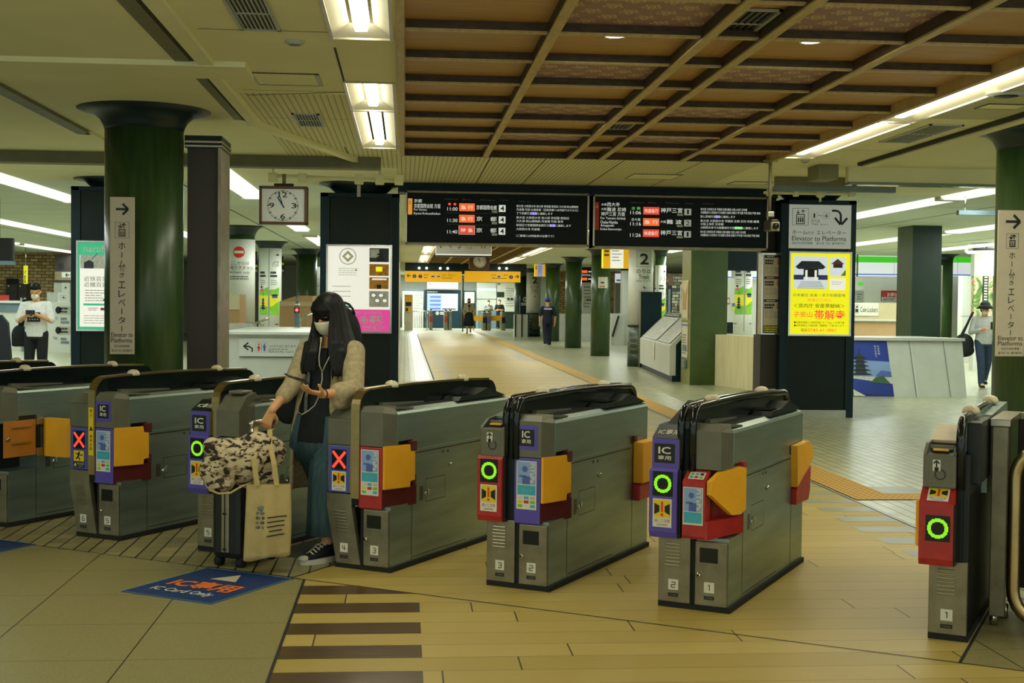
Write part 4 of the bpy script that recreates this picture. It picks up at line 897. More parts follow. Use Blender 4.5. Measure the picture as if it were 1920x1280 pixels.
# left tower: department store poster
L = tower(133, 282, 350, TY, 'black tower with a green-edged lit poster, half behind the left column')
B, F = poster_frame(L, 147, 454, 256, 618, TY, 'box_green')
F.rect(150, 478, 253, 613, 'box_white', 2); F.text('narafan', 157, 472, 212, 459, 'paper', 3); F.rect(151, 478, 253, 503, 'photo_pale', 3); F.poly([(158, 503), (158, 492), (168, 487), (176, 492), (176, 503)], 'photo_dark', 4); F.bar(172, 486, 184, 474, 1.5, 'grey_line', 4)
F.text('近铁百货店', 158, 527, 213, 518, 'grey_line', 3); F.text('近鐵百貨店', 158, 538, 213, 529, 'grey_line', 3); F.lines(160, 566, 206, 542, 5, 'grey_line', 3, .25, 4); F.rect(157, 573, 253, 569, 'box_green', 3); F.rect(194, 564, 204, 560, 'figure_blue', 3)
F.lines(166, 583, 190, 576, 2, 'grey_line', 3, .3, 2); F.rect(189, 582, 206, 577, 'figure_blue', 3); F.rect(189, 582, 193, 577, 'sign_red', 4); F.lines(158, 608, 206, 590, 4, 'grey_line', 3, .2, 9); B.build('poster', L)
# centre tower: hotel poster
L = tower(600, 748, 362, TY, 'black tower with a lit white and pink hotel poster behind the woman')
B, F = poster_frame(L, 615, 461, 731, 622, TY, 'box_white')
F.ring(652, 480, 14.3, 15.6, 'pale_grey', 2); F.poly([(652, 469), (663, 480), (652, 491), (641, 480)], 'limestone', 2); F.poly([(652, 475), (657, 480), (652, 485), (647, 480)], 'box_white', 3)
F.lines(635, 517, 672, 501, 4, 'pale_grey', 2, .2, 3); F.rect(666, 507, 668, 504, 'sign_red', 3); F.lines(624, 560, 660, 532, 3, 'pale_grey', 2, .12, 8)
for y0, y1, mt in ((464, 490, 'photo_dark'), (494, 516, 'photo_gold'), (519, 541, 'photo_gold'), (545, 575, 'photo_pale')): F.rect(692, y1, 728, y0, mt, 2)
F.rect(693, 482, 710, 466, 'photo_pale', 3)
for q in range(3): F.poly([(704, 487 - q * 5), (720, 487 - q * 5), (712, 482 - q * 5)], 'ink', 4)
F.rect(706, 541, 714, 533, 'ink', 3); F.rect(697, 524, 724, 521, 'box_white', 3); F.rect(704, 508, 716, 499, 'box_yellow', 3)
for q in range(4): F.disc(700 + 7 * q, 553 + (q % 2) * 10, 5, 'box_white', 3, 4); F.ring(700 + 7 * q, 553 + (q % 2) * 10, 4.2, 5.2, 'ink', 4, 14, .75)
F.rect(616, 622, 731, 580, 'box_pink', 2); F.text('ならまちのHOTEL', 672, 589, 717, 583, 'paper', 3); F.ring(683, 600, 6.5, 8, 'paper', 3); F.poly([(683, 595), (688, 600), (683, 605), (678, 600)], 'paper', 3); F.text('尾花', 693, 606, 717, 591, 'paper', 3, .02); F.text('HOTEL OBANA', 693, 609, 717, 607, 'paper', 3); F.text('0742-22-5151', 680, 616, 723, 611, 'paper', 3, .02); F.lines(682, 620, 722, 618, 1, 'paper', 3, .6, 5)
F.text('奈良', 650, 590, 672, 583, 'paper', 3); F.poly([(642, 573), (660, 573), (657, 578), (646, 578)], 'teal', 3); B.build('poster', L)
# right tower: elevator sign over a yellow temple poster
L = tower(1464, 1604, 375, TY, 'black tower with a grey elevator sign over a lit yellow poster')
B = WB(L); F = face_px(B, 1479, 383, 1594, 467, TY, .0015, .02); F.rect(1479, 467, 1594, 383, 'sign_glow', 1)
F.frame(1485, 422, 1515, 391, .8, 'grey_line', 2); F.frame(1492, 419, 1508, 403, 1.5, 'ink', 2)
for q in range(3): F.rect(1495 + 4 * q, 417, 1497.5 + 4 * q, 409, 'ink', 3); F.disc(1496.2 + 4 * q, 407.3, 1.3, 'ink', 3, n=8)
F.arrow(1495.5, 397, 7, 0, 1, 1.3, 'ink', 3); F.arrow(1504.5, 397, 7, 0, -1, 1.3, 'ink', 3)
F.frame(1520, 409, 1531, 398, .4, 'grey_line', 2); F.text('1', 1524, 408, 1527, 400, 'ink', 3); F.text('～', 1532, 405, 1541, 402, 'ink', 3); F.frame(1542, 409, 1553, 398, .4, 'grey_line', 2); F.text('4', 1544, 408, 1550, 400, 'ink', 3)
F.text('のりば', 1520, 417, 1536, 411, 'ink', 3); F.text('Track', 1520, 422, 1533, 418, 'ink', 3); F.text('站台 타는 곳', 1536, 422, 1552, 419, 'ink', 3)
for q in range(8):
    t0, t1 = math.pi / 2 * q / 8, math.pi / 2 * (q + 1) / 8; F.bar(1565 + 9.5 * math.sin(t0), 403.5 - 9.5 * math.cos(t0), 1565 + 9.5 * math.sin(t1), 403.5 - 9.5 * math.cos(t1), 4, 'ink', 3)
F.bar(1558, 394, 1565.5, 394, 4, 'ink', 3.2); F.bar(1574.5, 403, 1574.5, 418, 4, 'ink', 3.2)
for s in (-1, 1): F.bar(1575 + s * .8, 420.5, 1575 + s * 11.5, 407.5, 4.2, 'ink', 3.4 + s * .1)
F.text('ホーム', 1485, 440, 1513, 432, 'ink', 3); F.text('行き', 1513.5, 440, 1525, 434, 'ink', 3); F.text('エレベーター', 1530, 440, 1585, 432, 'ink', 3); F.text('Elevator to Platforms', 1485, 452, 1585, 443, 'ink', 3); F.text('站台方向的电梯', 1485, 459, 1523, 454, 'ink', 3); F.text('홈으로 가는 엘리베이터', 1530, 459, 1583, 454, 'ink', 3); B.build('elevator_sign', L)
B, F = poster_frame(L, 1482, 474, 1591, 627, TY, 'box_yellow')
F.rect(1488, 541, 1550, 480, 'screen_pale', 2); F.poly([(1496, 504), (1541, 504), (1546, 500), (1534, 489), (1502, 489), (1491, 500)], 'photo_dark', 4); F.rect(1506, 519, 1533, 504, 'ink', 4); F.rect(1509, 523, 1513, 506, 'box_white', 5); F.rect(1526, 523, 1530, 506, 'box_white', 5); F.rect(1488, 524, 1506, 515, 'mid_blue', 4); F.rect(1533, 524, 1550, 515, 'mid_blue', 4)
for q in range(5): F.bar(1501 - q * 1.6, 528 + q * 3, 1538 + q * 1.6, 528 + q * 3, .8, 'blue_grey', 4)
F.rect(1554, 517, 1583, 481, 'screen_pale', 2); F.poly([(1556, 494), (1580, 494), (1568, 484)], 'brown_frame', 3); F.rect(1560, 501, 1577, 494, 'dark_red', 3); F.poly([(1574, 516), (1583, 516), (1583, 504)], 'leaf_green', 3); F.rect(1554, 543, 1583, 521, 'box_white', 2); F.lines(1558, 534, 1580, 526, 2, 'pale_grey', 3, .2, 6)
F.text('日本最古 安産・求子祈願霊場', 1488, 556, 1583, 550, 'grey_line', 3); F.text('安産のために', 1514, 565, 1558, 559, 'led_orange', 3); F.text('＜宮内庁 安産帯献納＞', 1489, 577, 1582, 569, 'ink', 3); F.text('子安山', 1489, 595, 1523, 584, 'box_red', 3, .004); F.text('帯解寺', 1527, 599, 1583, 581, 'box_red', 3, .01)
F.text('●近鉄奈良駅より奈良交通バス「下山」バス停下車', 1490, 607, 1582, 602.5, 'ink', 3); F.text('●JR奈良駅より桜井線「帯解駅」下車 左へすぐ', 1490, 613, 1582, 608.5, 'ink', 3); F.text('電話', 1503, 622, 1514, 616, 'warn_red', 3); F.text('0742-61-3861', 1515, 622, 1567, 616, 'led_orange', 3, .01); B.build('poster', L)
# narrow restaurant sign beside it
x0, x1 = at(1428, 500, 17.15).x, at(1459.5, 500, 17.15).x
L = thing('shop_directory', 'narrow brown stand of food shop panels left of the yellow poster', 'sign', ((x0 + x1) / 2, 17.15, 0)); B = WB(L); B.box(x0, 17.15, 0, x1, 17.5, at(1445, 628, 17.15).z, 'dark_brown'); B.box(x0 + .03, 17.3, .9, x1, 17.5, CEIL - .1, 'dark_brown'); B.build('base', L)
B = WB(L); F = face_px(B, 1428, 474, 1461, 627, 17.15, .0015, .01); a, b = F.p(1428, 627, 0), F.p(1461, 474, 0); B.box(a.x, 17.12, a.z, b.x, 17.3, b.z, 'chrome'); F.o.y -= .03
F.rect(1431, 625, 1460, 478, 'sign_cream', 2)
for y, mt in ((478, 'ink'), (518, 'dark_red'), (561, 'green_dark')):
    F.rect(1432, y + 5, 1459, y, mt, 3); F.lines(1436, y + 4, 1455, y + 1, 1, 'paper', 4, .6, y)
    F.lines(1433, y + 18, 1453, y + 8, 2, 'ink', 3, .7, y + 1); F.rect(1454, y + 18, 1459, y + 8, 'orange_panel', 3)
    for q in range(2): F.ring(1436 + 8 * q, y + 24, 2.2, 2.8, 'grey_line', 3, 12); F.ring(1436 + 8 * q, y + 32, 2.2, 2.8, 'grey_line', 3, 12)
    F.lines(1449, y + 35, 1459, y + 22, 4, 'grey_line', 3, .35, y + 2)
F.rect(1432, 624, 1459, 610, 'ink', 3); F.lines(1433, 623, 1458, 611, 3, 'leaf_yellow', 4, .6, 3); B.build('panel', L)

# ---------------------------------------------------------------- departure boards
BY = 16.9
def board(px0, px1, yt0, yb0, label):
    a = at(px0, yb0, BY); b = at(px1, yt0, BY); L = thing('departure_board', label, 'departure board', ((a.x + b.x) / 2, BY, a.z), 0, 'departure boards'); wd = b.x - a.x; h = b.z - a.z
    m = MB(); m.box(-wd / 2, 0, 0, wd / 2, .35, h, 'board_glass'); m.build('housing', L)
    m = MB()
    for q in ((-wd / 2, -.025, wd / 2, 0), (-wd / 2, h, wd / 2, h + .025)): m.box(q[0], -.03, q[1], q[2], .36, q[3], 'gate_front')
    for s in (-1, 1): m.box(s * wd / 2, -.03, -.02, s * (wd / 2 - .02), .36, h + .02, 'steel')
    m.build('frame', L)
    return L, a, b
L, a, b = board(760, 1104, 367, 454, 'left departure board with an orange B stripe, for Kyoto')
def board_face(L, x0, y0, x1, y1):
    B = WB(L); F = face_px(B, x0, y0, x1, y1, BY, .0012, .006); F.rect(x0, y1, x1, y0, 'board_glass', 1); return B, F
B, F = board_face(L, 762, 369, 1102, 454)
F.rect(828, 453, 955, 370, 'board_glass', 2)
F.rect(765, 404, 773, 372, 'led_amber', 3); F.text('B', 767, 384, 771, 376, 'paper', 4); F.text('京都', 776, 380, 791, 373, 'led_white', 3); F.text('京都国際会館 方面', 776, 391, 825, 382, 'led_white', 3); F.text('For Kyoto', 776, 397, 800, 392, 'led_white', 3); F.text('Kyoto-Kokusaikaikan', 776, 405, 825, 399, 'led_white', 3)
F.text('発車時刻 Dep.Time', 832, 374, 858, 371, 'grey_line', 3); F.text('種別 Class', 866, 374, 882, 371, 'grey_line', 3); F.text('行先 Destination', 899, 374, 926, 371, 'grey_line', 3); F.text('のりば Track', 936, 374, 952, 371, 'grey_line', 3); F.text('停車駅 Stops', 970, 376, 992, 373, 'grey_line', 3)
F.disc(842, 382, 2.6, 'led_red', 3); F.disc(852, 382, 2.6, 'led_red', 3)
for i, (t, cl, dst, tr, cm) in enumerate([('11:00', '急 行', '京都国際会館', '4', 'led_orange'), ('11:30', '急 行', '京    都', '4', 'led_orange'), ('11:40', '特 急', '京    都', '4', 'led_board_red')]):
    y = 380 + 22.8 * i; F.text(t, 838, y + 15, 857, y + 8, 'led_white', 3, .005); F.rect(860, y + 15.5, 889, y, cm, 3); F.text(cl, 863, y + 12, 886, y + 4, 'led_white', 4, .015)
    F.text(dst, 892, y + 12, 930, y + 3, 'led_white', 3, .005); F.rect(921, y + 18, 931, y + 13, 'photo_pale', 3); F.rect(934, y + 16, 946.5, y + 2, 'led_white', 3); F.text(tr, 937, y + 14, 944, y + 4, 'ink', 4, .01)
    if i: F.rect(836, y - 3.2, 946, y - 3.6, 'grey_line', 3)
    if i == 2: F.frame(859.5, y + 16, 889.5, y - .5, .6, 'led_white', 5)
for i, t in enumerate(['新大宮 大和西大寺 高の原 新祝園 新田辺 大久保 桃山御陵前', '丹波橋 竹田 以遠各駅（近鉄京都へは竹田でのりかえ）', '丁で京都行き普通に連絡します', '新大宮 大和西大寺 高の原 新祝園 新田辺', '大久保 桃山御陵前 丹波橋 竹田 東寺', '新田辺で京都国際会館行き普通に連絡します', '大和西大寺 丹波橋', '（ご乗車には特急券が必要です）']):
    y = [381, 388, 395.5, 404, 411, 419, 427, 440.5][i]; F.text(t, 967, y + 5, [1083, 1083, 1035, 1066, 1055, 1070, 1011, 1038][i], y, 'led_white', 3)
    if i in (2, 5): F.rect([0, 0, 993, 0, 0, 1029][i], y + 5.2, [0, 0, 1005, 0, 0, 1040][i], y - .2, 'led_violet', 2.5)
B.build('display', L)
L, a, b = board(1111, 1440, 374, 461, 'right departure board with a red A stripe, for Osaka and Kobe')
B, F = board_face(L, 1113, 375, 1438, 461)
F.rect(1178, 460, 1305, 376, 'board_glass', 2); F.rect(1115, 434, 1123, 379, 'sign_red', 3); F.text('A', 1117, 391, 1122, 384, 'paper', 4)
F.text('大和', 1127, 386, 1137, 381, 'led_white', 3); F.text('西大寺', 1138, 387, 1161, 379, 'led_white', 3); F.text('大阪', 1127, 395, 1137, 390, 'led_white', 3); F.text('難波 尼崎', 1138, 397, 1173, 389, 'led_white', 3); F.text('神戸三宮 方面', 1127, 406, 1171, 398, 'led_white', 3)
for i, t in enumerate(['For Yamato-Saidaiji', 'Osaka-Namba', 'Amagasaki', 'Kobe-Sannomiya']): F.text(t, 1126, 414 + 7.2 * i, [1172, 1158, 1151, 1165][i], 408 + 7.2 * i, 'led_white', 3)
for t, x0, x1 in (('発車時刻 Dep.Time', 1180, 1206), ('種別 Class', 1214, 1229), ('行先 Destination', 1246, 1272), ('のりば Track', 1282, 1297), ('停車駅 Stops', 1315, 1336)): F.text(t, x0, 380, x1, 377, 'grey_line', 3)
for i, (h_, t, cl, d0, d1, tr, cm) in enumerate([('次 発', '11:06', '快速急行', '', '神戸三宮', '1', 'led_board_red'), ('次々発', '11:16', '急 行', '大阪', '難 波', '2', 'led_orange'), ('', '11:26', '快速急行', '', '神戸三宮', '1', 'led_board_red')]):
    y = 387 + 22.3 * i; F.text(t, 1181, y + 15, 1201, y + 8, 'led_white', 3, .005); F.rect(1205, y + 15, 1235, y, cm, 3); F.text(cl, 1207, y + 11.5, 1233, y + 3.5, 'led_white', 4, .015)
    if h_: F.text(h_, 1183, y + 6, 1200, y, ['led_lime', 'led_white'][i], 3)
    if d0: F.text(d0, 1237, y + 9, 1248, y + 4, 'led_white', 3); F.text(d1, 1249, y + 11, 1277, y + 2, 'led_white', 3, .005)
    else: F.text(d1, 1237.5, y + 11, 1278, y + 1, 'led_white', 3, .005)
    F.rect(1268, y + 16.5, 1279, y + 12.5, 'pink' if False else 'photo_pale', 3); F.rect(1281.5, y + 15, 1294.5, y + 2, 'sign_glow', 3); F.text(tr, 1285 + (tr == '1') * 1.5, y + 13, 1291.5 - (tr == '1') * 1.5, y + 4, 'ink', 4, .01)
for i, t in enumerate(['新大宮 大和西大寺 学園前 生駒 鶴橋 大阪上本町 日本橋', '大阪難波から尼崎までの各駅と魚崎 武庫川 甲子園 今津 西宮 芦屋 魚崎', '阪と尼崎行き普通に連絡します', '新大宮 大和西大寺 学園前 生駒 石切 布施 鶴橋', '大阪上本町 日本橋', '大和西大寺で大阪難波行き区間準急に連絡します', '新大宮 大和西大寺 学園前 生駒 鶴橋 大阪上本町 日本橋', '大阪難波から尼崎までの各駅と魚崎 武庫川 甲子園 今津 西宮 芦屋 魚崎']):
    y = [387, 393.5, 401.5, 410, 416.5, 423.5, 432, 438.5][i]; F.text(t, 1312, y + 5, [1399, 1424, 1377, 1422, 1355, 1421, 1397, 1423][i], y, 'led_white', 3)
    if i in (2, 5): F.rect([0, 0, 1338, 0, 0, 1376][i], y + 5.2, [0, 0, 1347, 0, 0, 1391][i], y - .2, ['', '', 'led_violet', '', '', 'led_lime'][i], 2.5)
B.build('display', L)

# ---------------------------------------------------------------- clocks
def clock_art(F, cx, cy, R, hr, mn, nums=True):
    for q in range(60):
        a_ = 2 * math.pi * q / 60; r0 = .84 if q % 5 else .8; F.bar(cx + R * r0 * math.sin(a_), cy - R * r0 * math.cos(a_), cx + R * .94 * math.sin(a_), cy - R * .94 * math.cos(a_), R * (.065 if q % 5 == 0 else .028), 'ink', 2)
    if nums:
        for t, q in (('12', 0), ('3', 3), ('6', 6), ('9', 9)):
            a_ = math.pi * q / 6; x, y = cx + R * .66 * math.sin(a_), cy - R * .66 * math.cos(a_); wd = R * (.15 if len(t) == 1 else .26); F.text(t, x - wd, y + R * .16, x + wd, y - R * .16, 'ink', 3, .01)
    for a_, l, wd in ((2 * math.pi * (hr + mn / 60) / 12, .62, .07), (2 * math.pi * mn / 60, .88, .05)):
        F.bar(cx - R * .15 * math.sin(a_), cy + R * .15 * math.cos(a_), cx + R * l * math.sin(a_), cy - R * l * math.cos(a_), R * wd, 'mat_blue', 4 + l)
CY = 14.0
L = thing('wall_clock', 'square wood-framed clock hanging left of the timber ceiling', 'clock', tuple(at(530, 421, CY))); B = WB(L); F = face_px(B, 486, 348, 576, 421, CY, .0012, .0); a, b = F.p(486, 421, 0), F.p(576, 348, 0); t = .028
B.box(a.x + .01, CY + .02, a.z + .01, b.x - .01, CY + .16, b.z - .01, 'brown_frame'); B.build('case', L)
B = WB(L)
for q in ((a.x, a.z, b.x, a.z + t), (a.x, b.z - t, b.x, b.z), (a.x, a.z, a.x + t, b.z), (b.x - t, a.z, b.x, b.z)): B.box(q[0], CY - .01, q[1], q[2], CY + .17, q[3], 'brown_frame', .008)
B.build('frame', L)
B = WB(L); F.mb = B; F.o.y = CY + .016; F.rect(489, 418, 572, 351, 'clock_face', 1); clock_art(F, 530, 385, 31.5, 10, 57); B.build('dial', L)
B = WB(L); cx = (a.x + b.x) / 2; B.tube([(cx, CY + .08, b.z), (cx, CY + .08, CEIL - .2)], .02, 'trim_olive', 8); B.box(cx - .1, CY + .02, b.z, cx + .1, CY + .14, b.z + .03, 'ink'); B.build('bracket', L)
L = thing('wall_clock', 'small round-dialled clock in a square wooden case, far off', 'clock', tuple(at(898, 505, 44))); B = WB(L); F = face_px(B, 880, 478, 918, 505, 44, .006, 0); a, b = F.p(880, 505, 0), F.p(918, 478, 0); B.box(a.x, 44, a.z, b.x, 44.3, b.z, 'brown_frame', .03); B.tube([((a.x + b.x) / 2, 44.15, b.z), ((a.x + b.x) / 2, 44.15, CEIL)], .04, 'trim_olive'); B.build('case', L)
B = WB(L); F.mb = B; F.o.y -= .02; F.disc(899.5, 489.5, 12.3, 'clock_face', 1); F.ring(899.5, 489.5, 12.3, 13, 'ink', 1); clock_art(F, 899.5, 489.5, 12, 10, 57, False); B.build('dial', L)

# ---------------------------------------------------------------- pipes, camera, small ceiling things
L = thing('conduit_pipe', 'cream conduit pipe running above the hanging clock', 'pipe', (-1.2, 14.8, 2.86)); B = WB(L); z = 2.88; xs = [at(x, 338, 14.8).x for x in (512, 567, 673, 712, 748)]
B.tube([(xs[0], 14.8, z + .02), (xs[-1], 14.8, z - .02)], .022, 'plaster', 10)
for x in xs: B.box(x - .05, 14.74, z - .06, x + .05, 14.86, z + .05, 'plaster', .01)
B.tube([(xs[2], 14.8, z - .03), (xs[2], 14.8, z - .2)], .02, 'pale_grey'); B.tube([(xs[0], 14.8, z), (xs[0], 14.8, CEIL)], .012, 'plaster'); B.tube([(xs[3], 14.8, z), (xs[3], 14.8, CEIL)], .012, 'plaster'); B.build('pipe', L)
L = thing('conduit_pipe', 'cream conduit pipe with a round junction box above the yellow poster', 'pipe', (5.3, 15.6, 2.85)); B = WB(L); z = at(1538, 363, 15.6).z; x0, x1 = at(1432, 365, 15.6).x, at(1604, 365, 15.6).x
B.tube([(x0, 15.6, z), (x1, 15.6, z)], .018, 'plaster', 10); xc = at(1538, 363, 15.6).x; B.tube([(xc, 15.55, z), (xc, 15.62, z)], .055, 'plaster', 18); B.tube([(xc, 15.6, z), (xc, 15.6, z - .1)], .014, 'plaster')
for q in (.06, .35, .95): B.box(x0 + (x1 - x0) * q - .03, 15.56, z - .04, x0 + (x1 - x0) * q + .03, 15.64, z + .04, 'plaster', .008); B.tube([(x0 + (x1 - x0) * q, 15.6, z), (x0 + (x1 - x0) * q, 15.6, CEIL)], .012, 'plaster')
B.build('pipe', L)
L = thing('ceiling_rail', 'grey steel rail under the ceiling above the yellow poster', 'rail', tuple(at(1565, 356, 15.3))); B = WB(L); a, b = at(1454, 357, 15.3), at(1680, 347, 15.3); B.box(a.x, 15.3, a.z, b.x, 15.4, a.z + .06, 'blue_grey'); B.box(a.x, 15.3, a.z + .06, b.x, 15.36, CEIL, 'trim_olive'); B.build('rail', L)
L = thing('security_camera', 'security camera on a ceiling pole right of the departure boards', 'camera', tuple(at(1443, 433, 13.6))); B = WB(L); p = at(1443, 395, 13.6); B.tube([(p.x, 13.6, p.z), (p.x, 13.6, CEIL - .02)], .018, 'trim_olive', 10); B.build('pole', L); B = WB(L); B.lathe([(.08, 0), (.08, .015)], 'trim_olive', (p.x, 13.6, CEIL - .016), 20); B.build('ceiling_plate', L)
B = WB(L); q = at(1444, 402, 13.6); B.box(q.x - .035, 13.56, q.z - .03, q.x + .035, 13.64, q.z + .03, 'steel', .008); B.build('bracket', L)
B = WB(L); q = at(1444, 423, 13.6); B.box(q.x - .045, 13.42, q.z - .06, q.x + .045, 13.7, q.z + .06, 'gate_dark', .015); B.box(q.x - .048, 13.4, q.z - .07, q.x + .048, 13.43, q.z + .03, 'gate_front', .006); B.tube([(q.x, 13.42, q.z - .015), (q.x, 13.37, q.z - .015)], .032, 'black_gloss', 16); B.build('housing', L)
def vent(x0, y0, x1, y1, label, n, group='ceiling vents', slat='pale_grey', z=CEIL):
    L = thing('ceiling_vent', label, 'vent', ((x0 + x1) / 2, (y0 + y1) / 2, z - .01), 0, group); B = WB(L)
    for q in ((x0, y0, x1, y0 + .02), (x0, y1 - .02, x1, y1), (x0, y0, x0 + .02, y1), (x1 - .02, y0, x1, y1)): B.box(q[0], q[1], z - .012, q[2], q[3], z, 'pale_grey')
    B.build('frame', L); B = WB(L); B.quad((x0, y0, z - .001), (x1, y0, z - .001), (x1, y1, z - .001), (x0, y1, z - .001), 'ink'); B.build('backing', L)
    B = WB(L); w_ = (x1 - x0 - .04) / n
    for q in range(n): B.box(x0 + .02 + w_ * (q + .2), y0 + .02, z - .01, x0 + .02 + w_ * (q + .5), y1 - .02, z - .003, slat)
    B.box(x0, (y0 + y1) / 2 - .008, z - .011, x1, (y0 + y1) / 2 + .008, z - .003, 'pale_grey'); B.build('slats', L)
vent(-.95, 6.7, -.72, 7.57, 'large ceiling vent at the top edge, left of the light trough', 8); vent(-.95, 10.9, -.72, 11.65, 'small ceiling vent in the ribbed boards above the clock', 8)
vent(1.76, 6.9, 2.02, 7.6, 'dark ceiling vent between the twin timber beams, near one', 6, slat='gate_dark', z=CEIL + .046); vent(1.76, 11.05, 2.02, 11.75, 'dark ceiling vent between the twin timber beams, far one', 6, slat='gate_dark', z=CEIL + .046)
vent(4.42, 10.7, 4.72, 11.9, 'ceiling vent right of the long light trough', 6); vent(-3.75, 9.9, -3.45, 10.6, 'ceiling vent cut by the left edge', 6)
def hatch(x0, y0, x1, y1, label):
    L = thing('access_hatch', label, 'hatch', ((x0 + x1) / 2, (y0 + y1) / 2, CEIL - .006), 0, 'ceiling access hatches'); B = WB(L); B.box(x0, y0, CEIL - .006, x1, y1, CEIL - .001, 'plaster'); B.build('panel', L); B = WB(L)
    for q in ((x0, y0, x1, y0 + .012), (x0, y1 - .012, x1, y1), (x0, y0, x0 + .012, y1), (x1 - .03, y0, x1, y1)): B.box(q[0], q[1], CEIL - .009, q[2], q[3], CEIL - .002, 'pale_grey' if q[2] - q[0] < .1 else 'trim_olive')
    B.build('rim', L)
hatch(-1.06, 8.99, -.6, 9.47, 'flush ceiling hatch below the large vent'); hatch(4.4, 9.55, 4.75, 9.8, 'slim ceiling hatch near the right column'); hatch(2.7, 15.3, 3.3, 15.9, 'ceiling hatch in front of the right departure board'); hatch(4.1, 16, 4.6, 16.4, 'ceiling hatch nearest the security camera')
for i, (x, y, lab) in enumerate([(-.67, 7.9, 'round smoke detector on the ceiling left of the light trough'), (4.32, 9.1, 'round ceiling speaker at the upper right edge'), (4.25, 13.6, 'flat round sensor on the ceiling past the right trough')]):
    L = thing('smoke_detector' if i != 1 else 'ceiling_speaker', lab, 'detector' if i != 1 else 'speaker', (x, y, CEIL)); r = (.06, .14, .05)[i]; B = MB(); B.lathe([(r, 0), (r, -.008), (r * .6, -.022), (.001, -.024)], 'pale_grey', n=24); B.build('body', L)
    B = MB(); B.lathe([(r * .62, -.0225), (r * .2, -.026)], 'gate_dark' if i == 1 else 'grey_line', n=20); B.build('grille', L)
# ================================================================ middle distance, left
def bx3(name, label, cat, px0, px1, y0, y1, Y, dp, mt, part='body', base=None, top=None, topmt=None):
    """box whose front stands at depth Y between two survey marks"""
    a, b = at(px0, y1, Y), at(px1, y0, Y); zb = a.z if base is None else base
    L = thing(name, label, cat, ((a.x + b.x) / 2, Y, zb)); m = WB(L); m.box(a.x, Y, zb, b.x, Y + dp, b.z, mt); m.build(part, L)
    if topmt: m = WB(L); m.box(a.x - .02, Y - .02, b.z - .06, b.x + .02, Y + dp + .02, b.z, topmt); m.build('top', L)
    return L, a, b
# low white counter with the lavatory sign
L, a, b = bx3('low_counter', 'low white counter behind the woman carrying a lavatory sign', 'counter', 421, 640, 628, 760, 19.0, 3.5, 'marble', base=0); z = at(520, 622, 19).z
m = WB(L); m.box(a.x - .05, 18.93, b.z, b.x + .05, 22.6, z, 'white_panel'); m.build('top', L)
m = WB(L); F = face_px(m, 449, 634, 562, 669, 19.0, .0015, .02); F.rect(449, 669, 562, 634, 'white_panel', 1); F.rect(449, 670, 562, 668.5, 'ink', 2)
F.bar(457, 649, 468, 649, 2.5, 'ink', 3); F.bar(466, 642, 457, 649.3, 2.6, 'ink', 3.2); F.bar(466, 656, 457, 649, 2.6, 'ink', 3.4); F.bar(467, 649, 473, 653, 2.5, 'ink', 3.5); F.bar(473.3, 652, 473.3, 660, 2.5, 'ink', 3.6)
F.frame(480, 660, 501, 641, .4, 'grey_line', 2); F.disc(485.5, 645, 1.6, 'sign_red', 3, n=10); F.poly([(482, 653), (489, 653), (485.5, 646.5)], 'sign_red', 3); F.rect(484, 658, 487, 653, 'sign_red', 3); F.rect(490.3, 658, 491, 643, 'ink', 3); F.disc(496, 645, 1.6, 'figure_blue', 3, n=10); F.rect(493.5, 653, 498.5, 647, 'figure_blue', 3); F.rect(494.3, 658, 497.8, 653, 'figure_blue', 3)
F.text('3 4 のりばにあります', 505, 651, 555, 646, 'ink', 3); F.text('Lavatories are on', 504, 656, 540, 652, 'ink', 3); F.text('Platforms No. 3 and 4', 504, 661, 550, 657, 'ink', 3); m.build('lavatory_sign', L)
